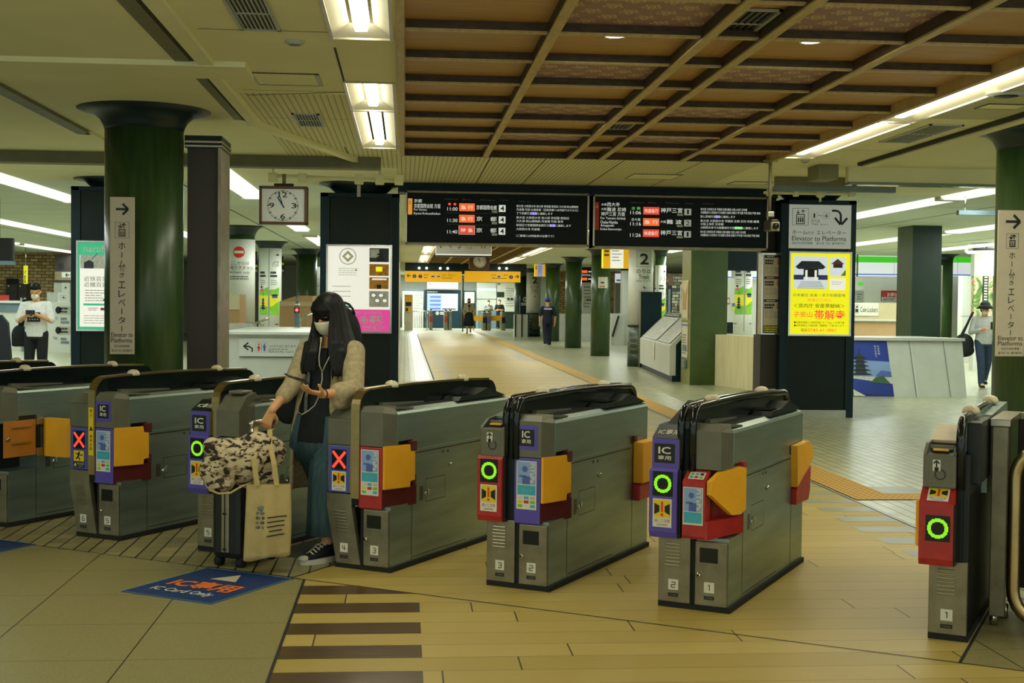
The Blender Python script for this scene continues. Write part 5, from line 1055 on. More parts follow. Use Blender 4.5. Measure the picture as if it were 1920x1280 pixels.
# banner columns
def wrapped(px0, px1, Y, ytop, ybot, label, art, group=None):
    x = at((px0 + px1) / 2, 500, Y).x; r = (px1 - px0) * Y / F_PX / 2; Y2 = Y + r
    L = thing('banner_column', label, 'column', (x, Y2, 0), 0, group); zt = at((px0 + px1) / 2, ytop, Y).z; zb = at((px0 + px1) / 2, ybot, Y).z
    m = MB(); m.lathe([(r, 0), (r, CEIL - .15)], 'green_gloss', n=36); m.build('shaft', L)
    m = MB(); m.lathe([(r * 1.01, CEIL - .2), (r * 1.12, CEIL - .12), (r * 1.35, CEIL - .04), (r * 1.7, CEIL)], 'capital', n=36); m.build('capital', L)
    m = MB(); m.lathe([(r * 1.03, zb), (r * 1.03, zt)], 'white_panel', n=36); o = m.build('banner', L)
    m = MB(); sc = Y / F_PX
    class CF(Face):     # artwork wrapped round the shaft
        def p(s, X, Yp, k): a_ = (X - (px0 + px1) / 2) * sc / r; a_ = max(-1.5, min(1.5, a_)); R_ = r * 1.03 + .004 * k; return Vector((R_ * math.sin(a_), -R_ * math.cos(a_), zt - (Yp - ytop) * sc))
        def poly(s, pts, mt, k=1):       # cut into narrow upright slices so that it follows the curve
            xs_ = [q[0] for q in pts]; x0_, x1_ = min(xs_), max(xs_); ns = max(1, int((x1_ - x0_) * sc / r / .16) + (len(pts) > 6) * 6); n_ = len(pts)
            def ext(x):
                ys = []
                for i in range(n_):
                    (ax, ay), (bx, by) = pts[i], pts[(i + 1) % n_]
                    if abs(bx - ax) < 1e-9:
                        if abs(x - ax) < 1e-6: ys += [ay, by]
                    elif min(ax, bx) - 1e-6 <= x <= max(ax, bx) + 1e-6: ys.append(ay + (by - ay) * (x - ax) / (bx - ax))
                return min(ys), max(ys)
            for i in range(ns):
                xa, xb = x0_ + (x1_ - x0_) * i / ns, x0_ + (x1_ - x0_) * (i + 1) / ns; (a0, a1), (b0, b1) = ext(xa), ext(xb); s.mb.quad(s.p(xa, a1, k), s.p(xb, b1, k), s.p(xb, b0, k), s.p(xa, a0, k), mt)
            return s
        def text(s, t, x0_, y0_, x1_, y1_, mt, k=2, bold=0.0, rot=0): return Face.text(s, t, x0_, y0_, x1_, y1_, mt, k + 1 + 20 * (abs(x1_ - x0_) * sc / r) ** 2 * r / 3, bold, rot)
        def rect(s, x0_, y0_, x1_, y1_, mt, k=1): return s.poly([(x0_, y0_), (x1_, y0_), (x1_, y1_), (x0_, y1_)], mt, k)
    F = CF(m, (0, 0, 0), (1, 0, 0), (0, 0, -1)); art(F); m.build('print', o); return L
def no_entry(cx, cy, R, tx):
    def art(F):
        F.disc(cx, cy, R, 'sign_red', 2); F.rect(cx - R * .8, cy + R * .22, cx + R * .8, cy - R * .22, 'paper', 3)
        F.text('ここからは', tx - R * 1.6, cy + R * 2.2, tx + R * 1.6, cy + R * 1.6, 'ink', 2); F.text('乗車できません', tx - R * 2.1, cy + R * 3.05, tx + R * 2.3, cy + R * 2.4, 'ink', 2); F.text('Arrivals only', tx - R * 1.7, cy + R * 3.9, tx + R * 1.7, cy + R * 3.3, 'ink', 2); F.lines(tx - R * 1.8, cy + R * 4.9, tx + R * 1.9, cy + R * 4.1, 2, 'grey_line', 2, .5, 3)
    return art
wrapped(424, 474, 27.5, 448, 605, 'white wrapped column with a red no-entry disc, left of the pagoda columns', no_entry(448, 472, 10.5, 449))
wrapped(585, 612, 40.5, 500, 630, 'small white column with a red no-entry disc beside the hotel poster tower', no_entry(590, 513, 5, 591))
def pagoda(x0, x1, top, s, arrows=(1, -1)):
    def art(F):
        H_ = s; xm = (x0 + x1) / 2
        F.rect(xm - .5, top + H_, xm + .5, top, 'grey_line', 2)
        for (a, b, first) in ((x0 + 1, xm - 1.5, True), (xm + 1.5, x1 - 1, False)):
            w_ = b - a; F.rect(a, top + H_ * .80, b, top + H_ * .5, 'leaf_green', 2); F.rect(a, top + H_ * .7, b, top + H_ * .57, 'leaf_yellow', 3); F.poly([(a, top + H_ * .52), (b, top + H_ * .52), (b, top + H_ * .47), (a + w_ * .5, top + H_ * .5)], 'leaf_green', 3)
            F.lines(a + w_ * .05, top + H_ * .36, b - w_ * .05, top + H_ * .28, 2, 'ink', 2, .6, 5); F.lines(a + w_ * .1, top + H_ * .45, b - w_ * .1, top + H_ * .38, 3, 'grey_line', 2, .3, 6)
            c_ = (a + b) / 2
            if first:
                for q in range(5): F.poly([(c_ - w_ * (.16 + .03 * q), top + H_ * (.6 + .032 * q)), (c_ + w_ * (.16 + .03 * q), top + H_ * (.6 + .032 * q)), (c_ + w_ * .1, top + H_ * (.575 + .032 * q)), (c_ - w_ * .1, top + H_ * (.575 + .032 * q))], 'navy_cloth', 4); F.rect(c_ - w_ * .1, top + H_ * (.613 + .032 * q), c_ + w_ * .1, top + H_ * (.6 + .032 * q), 'mid_blue', 4)
                F.rect(c_ - w_ * .015, top + H_ * .58, c_ + w_ * .015, top + H_ * .53, 'navy_cloth', 4); F.disc(c_ - w_ * .2, top + H_ * .47, w_ * .13, 'dark_red', 4, n=12); F.poly([(c_ - w_ * .42, top + H_ * .515), (c_ + w_ * .1, top + H_ * .515), (c_ - .15 * w_, top + H_ * .485)], 'pink', 4)
            else:
                F.text('バス', a + w_ * .2, top + H_ * .23, b - w_ * .05, top + H_ * .16, 'grey_line', 2); F.rect(b - w_ * .35, top + H_ * .1, b - w_ * .05, top + H_ * .08, 'ink', 2)
                F.poly([(c_ - w_ * .4, top + H_ * .575), (c_ + w_ * .4, top + H_ * .575), (c_ + w_ * .2, top + H_ * .555), (c_ - w_ * .2, top + H_ * .555)], 'navy_cloth', 4); F.rect(c_ - w_ * .28, top + H_ * .6, c_ + w_ * .28, top + H_ * .575, 'mid_blue', 4); F.poly([(a, top + H_ * .72), (b, top + H_ * .7), (b, top + H_ * .64), (c_, top + H_ * .67)], 'leaf_green', 4)
            F.arrow(a + w_ * (.12 if first and w_ < 19 else .7), top + H_ * .91, w_ * .42, 1 if first else -1, 0, w_ * .08, 'ink', 3)
    return art
wrapped(484, 525, 34.5, 463, 640, 'white banner column with pagoda picture, left of the green column', pagoda(484, 525, 463, 157))
wrapped(556, 587, 44.5, 489, 630, 'white banner column with pagoda picture, behind the tan booth', pagoda(556, 587, 489, 110))
# tan booth, stone ledge, bollard, railing
p = at(524, 620, 24)
L = thing('tan_booth', 'tan panelled booth with a raised corner, left of the woman', 'booth', (at(555, 600, 25).x, 25, 0)); m = WB(L); xs = [at(x, 600, 25).x for x in (524, 556, 586)]; z1, z2 = at(530, 565, 25).z, at(556, 554, 25).z; zl = at(540, 574, 25).z
m.add([(xs[0], 25, 0), (xs[1], 25, 0), (xs[2], 25, 0), (xs[0], 25, z1), (xs[1], 25, z2), (xs[2], 25, z2), (xs[0], 26.5, 0), (xs[2], 26.5, 0), (xs[0], 26.5, z1), (xs[1], 26.5, z2), (xs[2], 26.5, z2)], [(0, 1, 4, 3), (1, 2, 5, 4), (6, 8, 9, 10, 7), (0, 3, 8, 6), (2, 7, 10, 5), (3, 4, 9, 8), (4, 5, 10, 9)], 'beige_wood'); m.build('body', L)
m = WB(L); m.box(xs[0], 24.98, zl, xs[2], 25.0, z1, 'beige_panel'); m.box(xs[1] - .01, 24.97, 0, xs[1] + .01, 25, z2, 'grey_line'); m.build('upper_panel', L)
L, a, b = bx3('tan_booth', 'tan box in front of the no-entry column', 'booth', 423, 449, 552, 640, 24.2, 1.0, 'beige_wood', base=0); m = WB(L); m.box(a.x, 24.17, at(430, 580, 24.2).z, b.x, 24.2, b.z, 'limestone'); m.build('upper_panel', L)
L, a, b = bx3('stone_ledge', 'low grey stone ledge below the no-entry column', 'ledge', 423, 474, 607, 640, 23.2, .6, 'marble', base=0)
L = thing('gate_post', 'slim grey post with a round red light behind the white counter', 'post', (at(557, 600, 22.8).x, 22.8, 0)); m = MB(); zt = at(557, 573, 22.8).z; m.lathe([(.05, 0), (.05, zt)], 'blue_grey', n=20); m.build('pole', L); m = MB(); m.lathe([(.05, zt), (.048, zt + .03), (.03, zt + .05), (.001, zt + .055)], 'chrome', n=20); m.tube([(0, 0, zt + .05), (0, 0, zt + .14)], .025, 'acrylic', 12); m.build('cap', L)
m = MB(); zc = at(557, 581, 22.8).z; m.box(-.05, -.06, zc - .045, .05, -.02, zc + .045, 'black_gloss', .006); F = Face(m, (0, -.061, zc), (1, 0, 0), (0, 0, 1), .001); F.disc(0, 0, .035, 'led_red', 1); F.disc(0, 0, .012, 'box_white', 2); m.build('indicator', L)
L = thing('hand_rail', 'steel railing loop right of the slim post with the red light', 'railing', (at(575, 610, 23.6).x, 23.6, 0)); m = WB(L); xa, xb = at(562, 600, 23.6).x, at(590, 600, 23.6).x; zt = at(575, 592, 23.6).z; m.tube([(xa, 23.6, 0), (xa, 23.6, zt - .1), (xa + .1, 23.6, zt), (xb + .3, 23.6, zt + .08), (xb + .3, 23.6, 0)], .025, 'chrome', 8); m.tube([(xa + .12, 23.6, 0), (xa + .12, 23.6, zt - .1)], .012, 'steel', 8); m.build('rail', L)
L = thing('hand_rail', 'bent steel rail at the foot of the first pagoda column', 'railing', (at(481, 620, 23.5).x, 23.5, 0)); m = WB(L); x = at(474, 620, 23.5).x; zt = at(480, 607, 23.5).z; m.tube([(x, 23.5, 0), (x, 23.5, zt), (x + .1, 23.5, zt + .03), (x + .28, 23.5, zt + .1)], .02, 'chrome', 8); m.tube([(x + .06, 23.5, 0), (x + .06, 23.5, zt - .1), (x + .22, 23.5, zt)], .02, 'chrome', 8); m.build('rail', L)
# far signs in the gap right of the left column
for i, (x0, x1, y0, y1, Y, lab) in enumerate([(476, 483, 494, 512, 42, 'dark hanging sign with an arrow, between the white columns'), (525, 533, 490, 512, 46, 'small dark hanging sign right of the first pagoda column')]):
    L, a, b = bx3('hanging_sign', lab, 'sign', x0, x1, y0, y1, Y, .2, 'ink', 'board'); m = WB(L); F = face_px(m, x0, y0, x1, y1, Y, .005, .01); F.rect(x0 + .5, y0 + 7, x1 - .5, y0 + 2, 'leaf_yellow', 1); F.rect(x0 + 1, y1 - 2, x1 - 1, y1 - 7, 'pale_grey', 1); m.build('lettering', L); m = WB(L); m.tube([((a.x + b.x) / 2, Y + .1, b.z), ((a.x + b.x) / 2, Y + .1, CEIL)], .03, 'gate_dark'); m.build('hanger', L)

# ================================================================ far left shop corner
L, a, b = bx3('shop_counter', 'long white shop counter with a blue-grey band at the left edge', 'counter', -60, 41, 565, 655, 38, 1.2, 'white_panel', base=0); m = WB(L); z0, z1 = at(10, 584, 38).z, at(10, 568, 38).z; m.box(a.x, 37.96, z0, b.x, 38, z1, 'blue_grey'); m.build('band', L); m = WB(L); m.box(a.x, 37.9, b.z - .05, b.x + .05, 39.2, b.z + .02, 'marble'); m.build('top', L)
L, a, b = bx3('glass_partition', 'slim steel framed partition left of the man with the phone', 'partition', 40, 47, 560, 656, 37, .1, 'blue_grey', base=0); m = WB(L)
for x in (a.x, b.x): m.box(x - .02, 36.98, 0, x + .02, 37.12, b.z + .03, 'chrome')
m.build('frame', L)
L, a, b = bx3('display_counter', 'white display counter with round windows of goods, right of the man', 'counter', 86, 132, 567, 653, 36.5, 1.5, 'white_panel', base=0)
m = WB(L); F = face_px(m, 86, 567, 132, 653, 36.5, .006, .01)
for y, ry in ((581, 7), (619, 7)):
    F.disc(110, y, 6, 'ink', 1, 7); F.rect(110, y + 7, 132, y - 7, 'pale_grey', 1.5); F.lines(112, y + 6, 131, y - 6, 2, 'ink', 2, .6, y); F.disc(110.5, y, 5, 'black_gloss', 2, 6)
    F.text('Ciao', 100, y + 17, 108, y + 11, 'mid_blue', 1); F.lines(114, y + 26, 130, y + 13, 2, 'blue_grey', 1, .7, y + 4)
m.build('shelf_windows', L)
for x0, x1, y0, y1, lab in ((88, 108, 548, 567, 'plain grey box on the white display counter, left'), (108, 131, 548, 567, 'white printed box on the white display counter, right'), (101, 116, 530, 548, 'grey box stacked above the plain grey box'), (116, 131, 530, 548, 'white printed box topmost of the stack behind the man')):
    L, a, b = bx3('carton', lab, 'box', x0, x1, y0, y1, 36.9, .4, 'pale_grey' if 'grey' in lab else 'white_panel')
    if 'printed' in lab: m = WB(L); F = face_px(m, x0, y0, x1, y1, 36.9, .006, .01); F.disc((x0 + x1) / 2, (y0 + y1) / 2, 1.6, 'ink', 1, n=10); F.lines(x0 + 4, y1 - 4, x1 - 5, y0 + 4, 3, 'grey_line', 1, .15, x0); m.build('print', L)
for x0, x1, lab in ((12, 33, 'grey locker against the brick wall, left one'), (34, 50, 'grey locker against the brick wall, right one')):
    L, a, b = bx3('locker', lab, 'locker', x0, x1, 532, 563, 45.5, .8, 'dark_brown', base=0); m = WB(L); F = face_px(m, x0, 532, x1, 563, 45.5, .006, .01); F.rect(x0 + 1, 547.4, x1 - 1, 546.8, 'ink', 1); F.disc(x0 + 4, 536, 1.3, 'paper', 1, n=10); F.frame(x0, 563, x1, 532, .4, 'ink', 1); m.build('doors', L)
L, a, b = bx3('notice_board', 'dark notice board above the lockers on the brick wall', 'board', 12, 34, 522, 531, 45.9, .1, 'ink', 'board')
L, a, b = bx3('shop_banner', 'narrow yellow banner beside the brick wall', 'banner', 44, 51, 498, 532, 42, .05, 'leaf_yellow', 'cloth'); m = WB(L); F = face_px(m, 44, 498, 51, 532, 42, .006, .01); F.text('イ', 45.2, 513, 50, 506, 'ink', 1); F.lines(45.5, 530, 49.5, 516, 4, 'ink', 1, .5, 4); m.build('print', L); m = WB(L); m.tube([((a.x + b.x) / 2, 42.03, b.z), ((a.x + b.x) / 2, 42.03, CEIL)], .015, 'steel'); m.build('hanger', L)
L, a, b = bx3('red_crate', 'red crate on the white counter by the left edge', 'crate', -1, 9, 553, 563, 38.4, .4, 'red_paint')
L = thing('hanging_monitor', 'hanging flat screen seen from behind at the left edge', 'screen', tuple(at(5, 492, 21)), .25); m = WB(L); a, b = at(-30, 492, 21), at(24, 446, 21); m.box(a.x, 21, a.z, b.x, 21.12, b.z, 'gate_dark', .02); m.box(a.x, 20.98, a.z - .03, b.x, 21.14, a.z + .03, 'blue_grey'); m.build('screen', L); m = WB(L); m.tube([(a.x + .2, 21.06, b.z), (a.x + .2, 21.06, CEIL)], .03, 'gate_dark'); m.build('hanger', L)
L, a, b = bx3('store_front', 'dark shop front panel above the stacked boxes', 'shop front', 103, 140, 478, 560, 45, 1, 'dark_brown', base=0); m = WB(L); F = face_px(m, 103, 478, 140, 560, 45, .006, .01); F.rect(110, 504, 120, 493, 'ink', 1); F.rect(103, 525, 140, 509, 'trim_olive', 1); F.rect(116, 520, 132, 510, 'pale_grey', 2); F.arrow(127, 515, 7, -1, 0, 1.6, 'ink', 3); F.rect(112, 500, 118, 496, 'gate_dark', 2); m.build('fittings', L)
L = thing('dark_barrier', 'dark rounded barrier edge cut by the left edge behind the gates', 'panel', tuple(fl(10, 668)), 0); m = WB(L); p = at(0, 660, 14); m.prism([(at(-40, 600, 14).x, 0), (at(-40, 600, 14).x, at(0, 588, 14).z), (at(2, 600, 14).x, at(2, 590, 14).z), (at(14, 600, 14).x, at(14, 605, 14).z), (at(33, 600, 14).x, 0)], 'y', 14, 14.06, 'black_gloss'); m.build('panel', L)

# ================================================================ middle distance, right of the walkway
L = thing('map_console', 'low console with a sloping map top beside the green pillar', 'map stand', (5.6, 27.5, 0)); m = WB(L)
A, Bq = Vector((5.5, 30.0, 0)), Vector((5.12, 24.75, 0)); wd = Vector((.75, 0, 0))
def con(p, dx, z): return p + Vector((dx, 0, z))
m.add([con(A, 0, .12), con(A, 0, .70), con(A, .62, 1.3), con(A, .75, 1.3), con(A, .75, .12), con(Bq, 0, .12), con(Bq, 0, .70), con(Bq, .62, 1.3), con(Bq, .75, 1.3), con(Bq, .75, .12)], [(0, 1, 2, 3, 4), (5, 9, 8, 7, 6), (0, 5, 6, 1), (1, 6, 7, 2), (2, 7, 8, 3), (3, 8, 9, 4), (0, 4, 9, 5)], 'white_panel'); m.build('body', L)
m = WB(L); m.add([con(A, .05, 0), con(A, .05, .12), con(A, .7, .12), con(A, .7, 0), con(Bq, .05, 0), con(Bq, .05, .12), con(Bq, .7, .12), con(Bq, .7, 0)], [(0, 4, 5, 1), (4, 7, 6, 5), (0, 1, 2, 3), (2, 6, 7, 3)], 'navy_black'); m.add([con(Bq, .12, .12), con(Bq, .75, .12), con(Bq, .75, 1.25), con(Bq, .62, 1.22), con(Bq, .12, .72)], [(0, 1, 2, 3, 4)], 'navy_black', M=Matrix.Translation((0, -.004, 0))); m.build('plinth', L)
sl = Vector((.62, 0, .6)); al = (Bq - A)
for t0, t1 in ((.03, .56), (.59, .97)):
    m = WB(L); F = Face(m, A + al * t0 + Vector((0, 0, .70)) + Vector((-.008, 0, .008)), al * (t1 - t0), sl, .004); F.rect(0, .06, 1, .84, 'photo_pale', 1); F.rect(0, .86, 1, .97, 'gate_dark', 1); F.lines(.04, .1, .9, .8, 12, 'pale_grey', 2, .3, int(t0 * 100)); F.lines(.1, .89, .9, .94, 1, 'paper', 2, .6, 3); F.frame(0, .04, 1, .99, .012, 'grey_line', 3); m.build('map_panel', L)
m = WB(L); F = Face(m, A + al * .5 + Vector((-.006, 0, 0)), al, Vector((0, 0, 1)), .004); F.rect(.0, .32, .05, .66, 'paper', 1); m.build('note', L)
# rectangular green pillar with notices
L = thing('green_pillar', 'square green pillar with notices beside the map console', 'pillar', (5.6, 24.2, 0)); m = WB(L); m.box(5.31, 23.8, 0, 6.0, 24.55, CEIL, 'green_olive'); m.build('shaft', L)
m = WB(L); m.box(5.3, 23.8, 0, 5.31, 24.55, CEIL, 'olive_lit_face'); m.build('lighter_side', L)  # thin sheet, light on this side of the pillar put into its colour
m = WB(L); F = Face(m, (5.295, 24.55, 0), (0, -.75, 0), (0, 0, 1), .003)
F.rect(.02, 1.21, .82, 1.96, 'chrome', 1); F.rect(.08, 1.25, .76, 1.92, 'limestone', 2); F.poly([(.2, 1.4), (.6, 1.4), (.7, 1.85), (.45, 1.7), (.15, 1.85)], 'beige_wood', 3); m.build('framed_notice', L)
m = WB(L); F = Face(m, (5.295, 24.55, 0), (0, -.75, 0), (0, 0, 1), .004); F.rect(.12, .5, .8, 1.16, 'paper', 1); F.rect(.14, 1.1, .78, 1.13, 'figure_blue', 2)
F.lines(.2, .56, .7, .95, 8, 'grey_line', 2, .4, 7); F.rect(.25, .62, .7, .72, 'blue_grey', 3); m.build('paper_notice', L); m = WB(L); m.box(5.24, 24.0, .3, 5.3, 24.2, .46, 'blue_grey', .015); m.build('socket_box', L)
# curved limestone counter, navy panels
L = thing('curved_counter', 'low cream stone counter curving between the green pillar and the tower', 'counter', (6.0, 23, 0)); m = WB(L)
pts = [fl(1340, 722), fl(1362, 724.5), fl(1385, 728), fl(1408, 732), fl(1430, 737), fl(1470, 750)]; back = [Vector((p.x + .25, min(23.78, p.y + .12), 0)) for p in pts]; zt = .95; n = len(pts)
m.add([p for p in pts] + [p + Vector((0, 0, zt)) for p in pts] + [p + Vector((0, 0, zt + .0)) for p in back] + [p for p in back], [(i, i + 1, n + i + 1, n + i) for i in range(n - 1)] + [(n + i, n + i + 1, 2 * n + i + 1, 2 * n + i) for i in range(n - 1)] + [(0, n, 2 * n, 3 * n), (n - 1, 4 * n - 1, 3 * n - 1, 2 * n - 1)] + [(3 * n + i, 2 * n + i, 2 * n + i + 1, 3 * n + i + 1) for i in range(n - 1)], 'limestone'); m.build('body', L)
L, a, b = bx3('navy_screen', 'dark navy hanging panel under the right departure board', 'panel', 1360, 1428, 466, 507, 25.5, .1, 'navy_black', 'panel'); m = WB(L)
for x in (a.x, b.x): m.box(x - .015, 25.46, a.z - .02, x + .015, 25.6, CEIL, 'chrome')
m.build('edge', L)
L, a, b = bx3('navy_screen', 'dark navy panel leaning behind the map console', 'panel', 1200, 1241, 547, 660, 30.3, .1, 'navy_black', 'panel', base=0); m = WB(L); m.box(a.x - .02, 30.28, 0, a.x, 30.42, b.z + .02, 'steel'); m.build('edge', L)
# platform number columns
def plat(px0, px1, Y, y2, yh, label, foot):
    s = (px1 - px0) / 46; cx = (px0 + px1) / 2 + .04 * (px1 - px0)
    def art(F):
        F.frame(cx - 14 * s, y2 + 29 * s, cx + 13 * s, y2, .5, 'grey_line', 2); F.text('2', cx - 8 * s, y2 + 25 * s, cx + 8 * s, y2 + 4 * s, 'ink', 3, .02); F.text('のりば', cx - 14 * s, y2 + 42 * s, cx + 13 * s, y2 + 33 * s, 'ink', 2); F.text('Track', cx - 10 * s, y2 + 52 * s, cx + 10 * s, y2 + 44 * s, 'ink', 2); F.text('站台 타는 곳', cx - 14 * s, y2 + 58 * s, cx + 13 * s, y2 + 54 * s, 'grey_line', 2); F.arrow(cx + 1 * s, y2 + 69 * s, 10 * s, .75, .8, 2 * s, 'ink', 2)
    L = wrapped(px0, px1, Y, yh, 612 if Y < 40 else 590, label, art); r = (px1 - px0) * Y / F_PX / 2
    m = MB(); m.lathe([(r * 1.04, .0), (r * 1.04, foot)], 'lattice_tile', n=32); m.lathe([(r * 1.05, foot), (r * 1.05, foot + .05)], 'ink', n=32); m.lathe([(r * 1.05, 0), (r * 1.05, .3)], 'green_dark', n=32); m.build('foot', L)
plat(1183, 1229, 30.6, 471, 462, 'white column marked track 2 beside the map console', .95)
plat(989, 1015, 58, 517, 505, 'far white column marked track 2, left of the man in the cap', 1.0)
wrapped(1230, 1251, 36, 497, 650, 'white banner column partly hidden behind the track 2 column', pagoda(1218, 1250, 497, 130))
wrapped(1377, 1416, 36.5, 505, 660, 'white banner column with pagoda picture seen through the gap right of the green pillar', pagoda(1377, 1416, 460, 163))
# hanging yellow signs
for x0, x1, y0, y1, Y, lab in ((1131, 1182, 464, 503, 33.5, 'yellow and white hanging sign left of the track 2 column'), (1003, 1022, 495, 518, 50.2, 'small yellow and white hanging sign far down the green row')):
    L = thing('hanging_sign', lab, 'sign', tuple(at((x0 + x1) / 2, y1, Y)), 0); m = WB(L); F = face_px(m, x0, y0, x1, y1, Y, .006, .0); a, b = F.p(x0, y1, 0), F.p(x1, y0, 0); m.box(a.x, Y, a.z, b.x, Y + .25, b.z, 'box_yellow'); m.build('light_box', L)
    m = WB(L); F.mb = m; F.o.y -= .01; w_ = x1 - x0; F.rect(x0, y1, x0 + w_ * .26, y0, 'exit_yellow', 1); F.rect(x0 + w_ * .26, y1, x0 + w_ * .74, y0, 'box_blue' if w_ < 30 else 'box_white', 1); F.rect(x0 + w_ * .74, y1, x1, y0, 'exit_yellow', 1); F.lines(x0 + w_ * .32, y0 + (y1 - y0) * .7, x0 + w_ * .7, y0 + 3, 4, 'grey_line', 2, .25, 5); F.lines(x0 + w_ * .04, y0 + (y1 - y0) * .45, x0 + w_ * .22, y0 + 3, 2, 'ink', 2, .6, 8); m.build('print', L)
    m = WB(L); m.tube([((a.x + b.x) / 2, Y + .12, b.z), ((a.x + b.x) / 2, Y + .12, CEIL)], .03, 'steel'); m.build('hanger', L)
L, a, b = bx3('departure_board', 'small departure board far behind the green columns', 'departure board', 1088, 1114, 499, 529, 55, .3, 'ink', 'housing'); m = WB(L); F = face_px(m, 1088, 499, 1114, 529, 55, .008, .01)
for y in (509, 523): F.rect(1091, y + 2.5, 1101, y - 2.5, 'led_orange', 1); F.lines(1103, y + 2, 1113, y - 2, 1, 'led_white', 1, .6, y)
F.lines(1090, 518, 1112, 513, 2, 'led_white', 1, .3, 4); m.build('display', L); m = WB(L); m.tube([((a.x + b.x) / 2, 55.1, b.z), ((a.x + b.x) / 2, 55.1, CEIL)], .04, 'gate_dark'); m.build('hanger', L)
L, a, b = bx3('notice_board', 'tall white notice board between the two near green columns', 'board', 1092, 1112, 530, 585, 54, .15, 'white_panel', 'board', base=.0); m = WB(L); F = face_px(m, 1092, 530, 1112, 585, 54, .008, .01); F.lines(1095, 578, 1110, 535, 7, 'grey_line', 1, .3, 2)
for q in range(3): F.disc(1097 + 5 * q, 562, 2, 'sign_yellow' if q == 0 else 'ink', 2, n=12)
m.build('print', L)
for x0, x1, Y, lab in ((1046, 1060, 53, 'low white barrier behind the man in the cap'), (1088, 1112, 52, 'low white wall between the two near green columns'), (1144, 1183, 47, 'low white wall right of the nearest green column')):
    bx3('low_wall', lab, 'wall', x0, x1, 588, 640, Y, .4, 'marble', base=0)
L, a, b = bx3('escalator_side', 'white stair side with a slanting black handrail behind the green columns', 'escalator', 1146, 1171, 588, 634, 46.4, .3, 'white_panel', base=0); m = WB(L); a, b = at(1148, 631, 46.3), at(1160, 592, 46.3); m.strap([a, b], (0, 1, 0), .1, .06, 'ink'); m.build('handrail', L)
L, a, b = bx3('wrapped_statue', 'white sheeted stand under a green lit shop sign, far right of the green row', 'stand', 1154, 1168, 530, 590, 58, .6, 'marble', base=0); 
L, a, b = bx3('shop_sign', 'pale lit shop sign with green lettering far behind the green row', 'sign', 1154, 1190, 513, 535, 60, .2, 'screen_pale', 'light_box'); m = WB(L); F = face_px(m, 1154, 513, 1190, 535, 60, .008, .01); F.lines(1156, 528, 1182, 523, 1, 'seaweed', 1, .7, 4); m.build('lettering', L); m = WB(L); m.tube([((a.x + b.x) / 2, 60.1, b.z), ((a.x + b.x) / 2, 60.1, CEIL)], .04, 'steel'); m.build('hanger', L)
bx3('white_post', 'white square post behind the track 2 column', 'post', 1166, 1184, 507, 640, 50, .5, 'white_panel', base=0)
L = thing('wall_notice', 'small white notice stuck on the nearest green column', 'notice', tuple(at(1129, 540, 36.6))); m = WB(L)
m.add([(lambda q: (5.60 + .283 * math.sin(q), 36.9 - .283 * math.cos(q), z))(a_) for z in (at(1129, 540, 36.6).z, at(1129, 519, 36.6).z) for a_ in (-.42, -.1, .25, .6)], [(i, i + 1, i + 5, i + 4) for i in range(3)], 'paper'); m.build('sheet', L); m = WB(L); F = face_px(m, 1122, 519, 1137, 540, 36.6, .004, .0); F.rect(1126, 531, 1133, 528, 'mid_blue', 2); F.rect(1125, 538, 1128, 536, 'sign_red', 2); F.rect(1130, 538, 1134, 536, 'sign_red', 2); m.build('print', L)
L, a, b = bx3('stair_entrance', 'dark brick-sided kiosk behind the map console', 'kiosk', 1250, 1284, 513, 640, 38, .8, 'stone_brick', base=0); m = WB(L); F = face_px(m, 1250, 513, 1284, 640, 38, .006, .01); F.rect(1251, 620, 1260, 535, 'gate_dark', 1); F.rect(1253, 615, 1257, 542, 'blue_grey', 2); F.rect(1274, 588, 1283, 533, 'pale_grey', 1); F.rect(1276, 560, 1282, 540, 'blue_grey', 2); F.rect(1252, 535, 1262, 515, 'brown_frame', 2); F.rect(1269, 583, 1273, 570, 'dark_red', 2); m.build('fittings', L)
L, a, b = bx3('white_kiosk', 'white kiosk with a small red sign beyond the gap right of the green pillar', 'kiosk', 1362, 1377, 522, 640, 33, .8, 'white_panel', base=0); m = WB(L); F = face_px(m, 1362, 522, 1377, 640, 33, .006, .01); F.rect(1363, 570, 1368, 558, 'sign_red', 1); F.rect(1364, 568, 1367, 560, 'paper', 2); F.rect(1372, 574, 1377, 568, 'figure_blue', 1); F.rect(1372, 580, 1377, 575, 'leaf_yellow', 1); F.rect(1364, 625, 1374, 604, 'black_plastic', 1); m.build('print', L)
L, a, b = bx3('shop_band', 'white shop band seen through the gap right of the green pillar', 'shop sign', 1358, 1428, 503, 522, 38.6, .2, 'shop_white', 'light_box'); m = WB(L); F = face_px(m, 1358, 503, 1428, 522, 38.6, .006, .01); F.rect(1358, 522, 1428, 519, 'shop_blue', 1); m.build('stripe', L); m = WB(L); m.box(a.x, 38.65, b.z, b.x, 38.8, CEIL, 'white_panel'); m.build('mount', L)

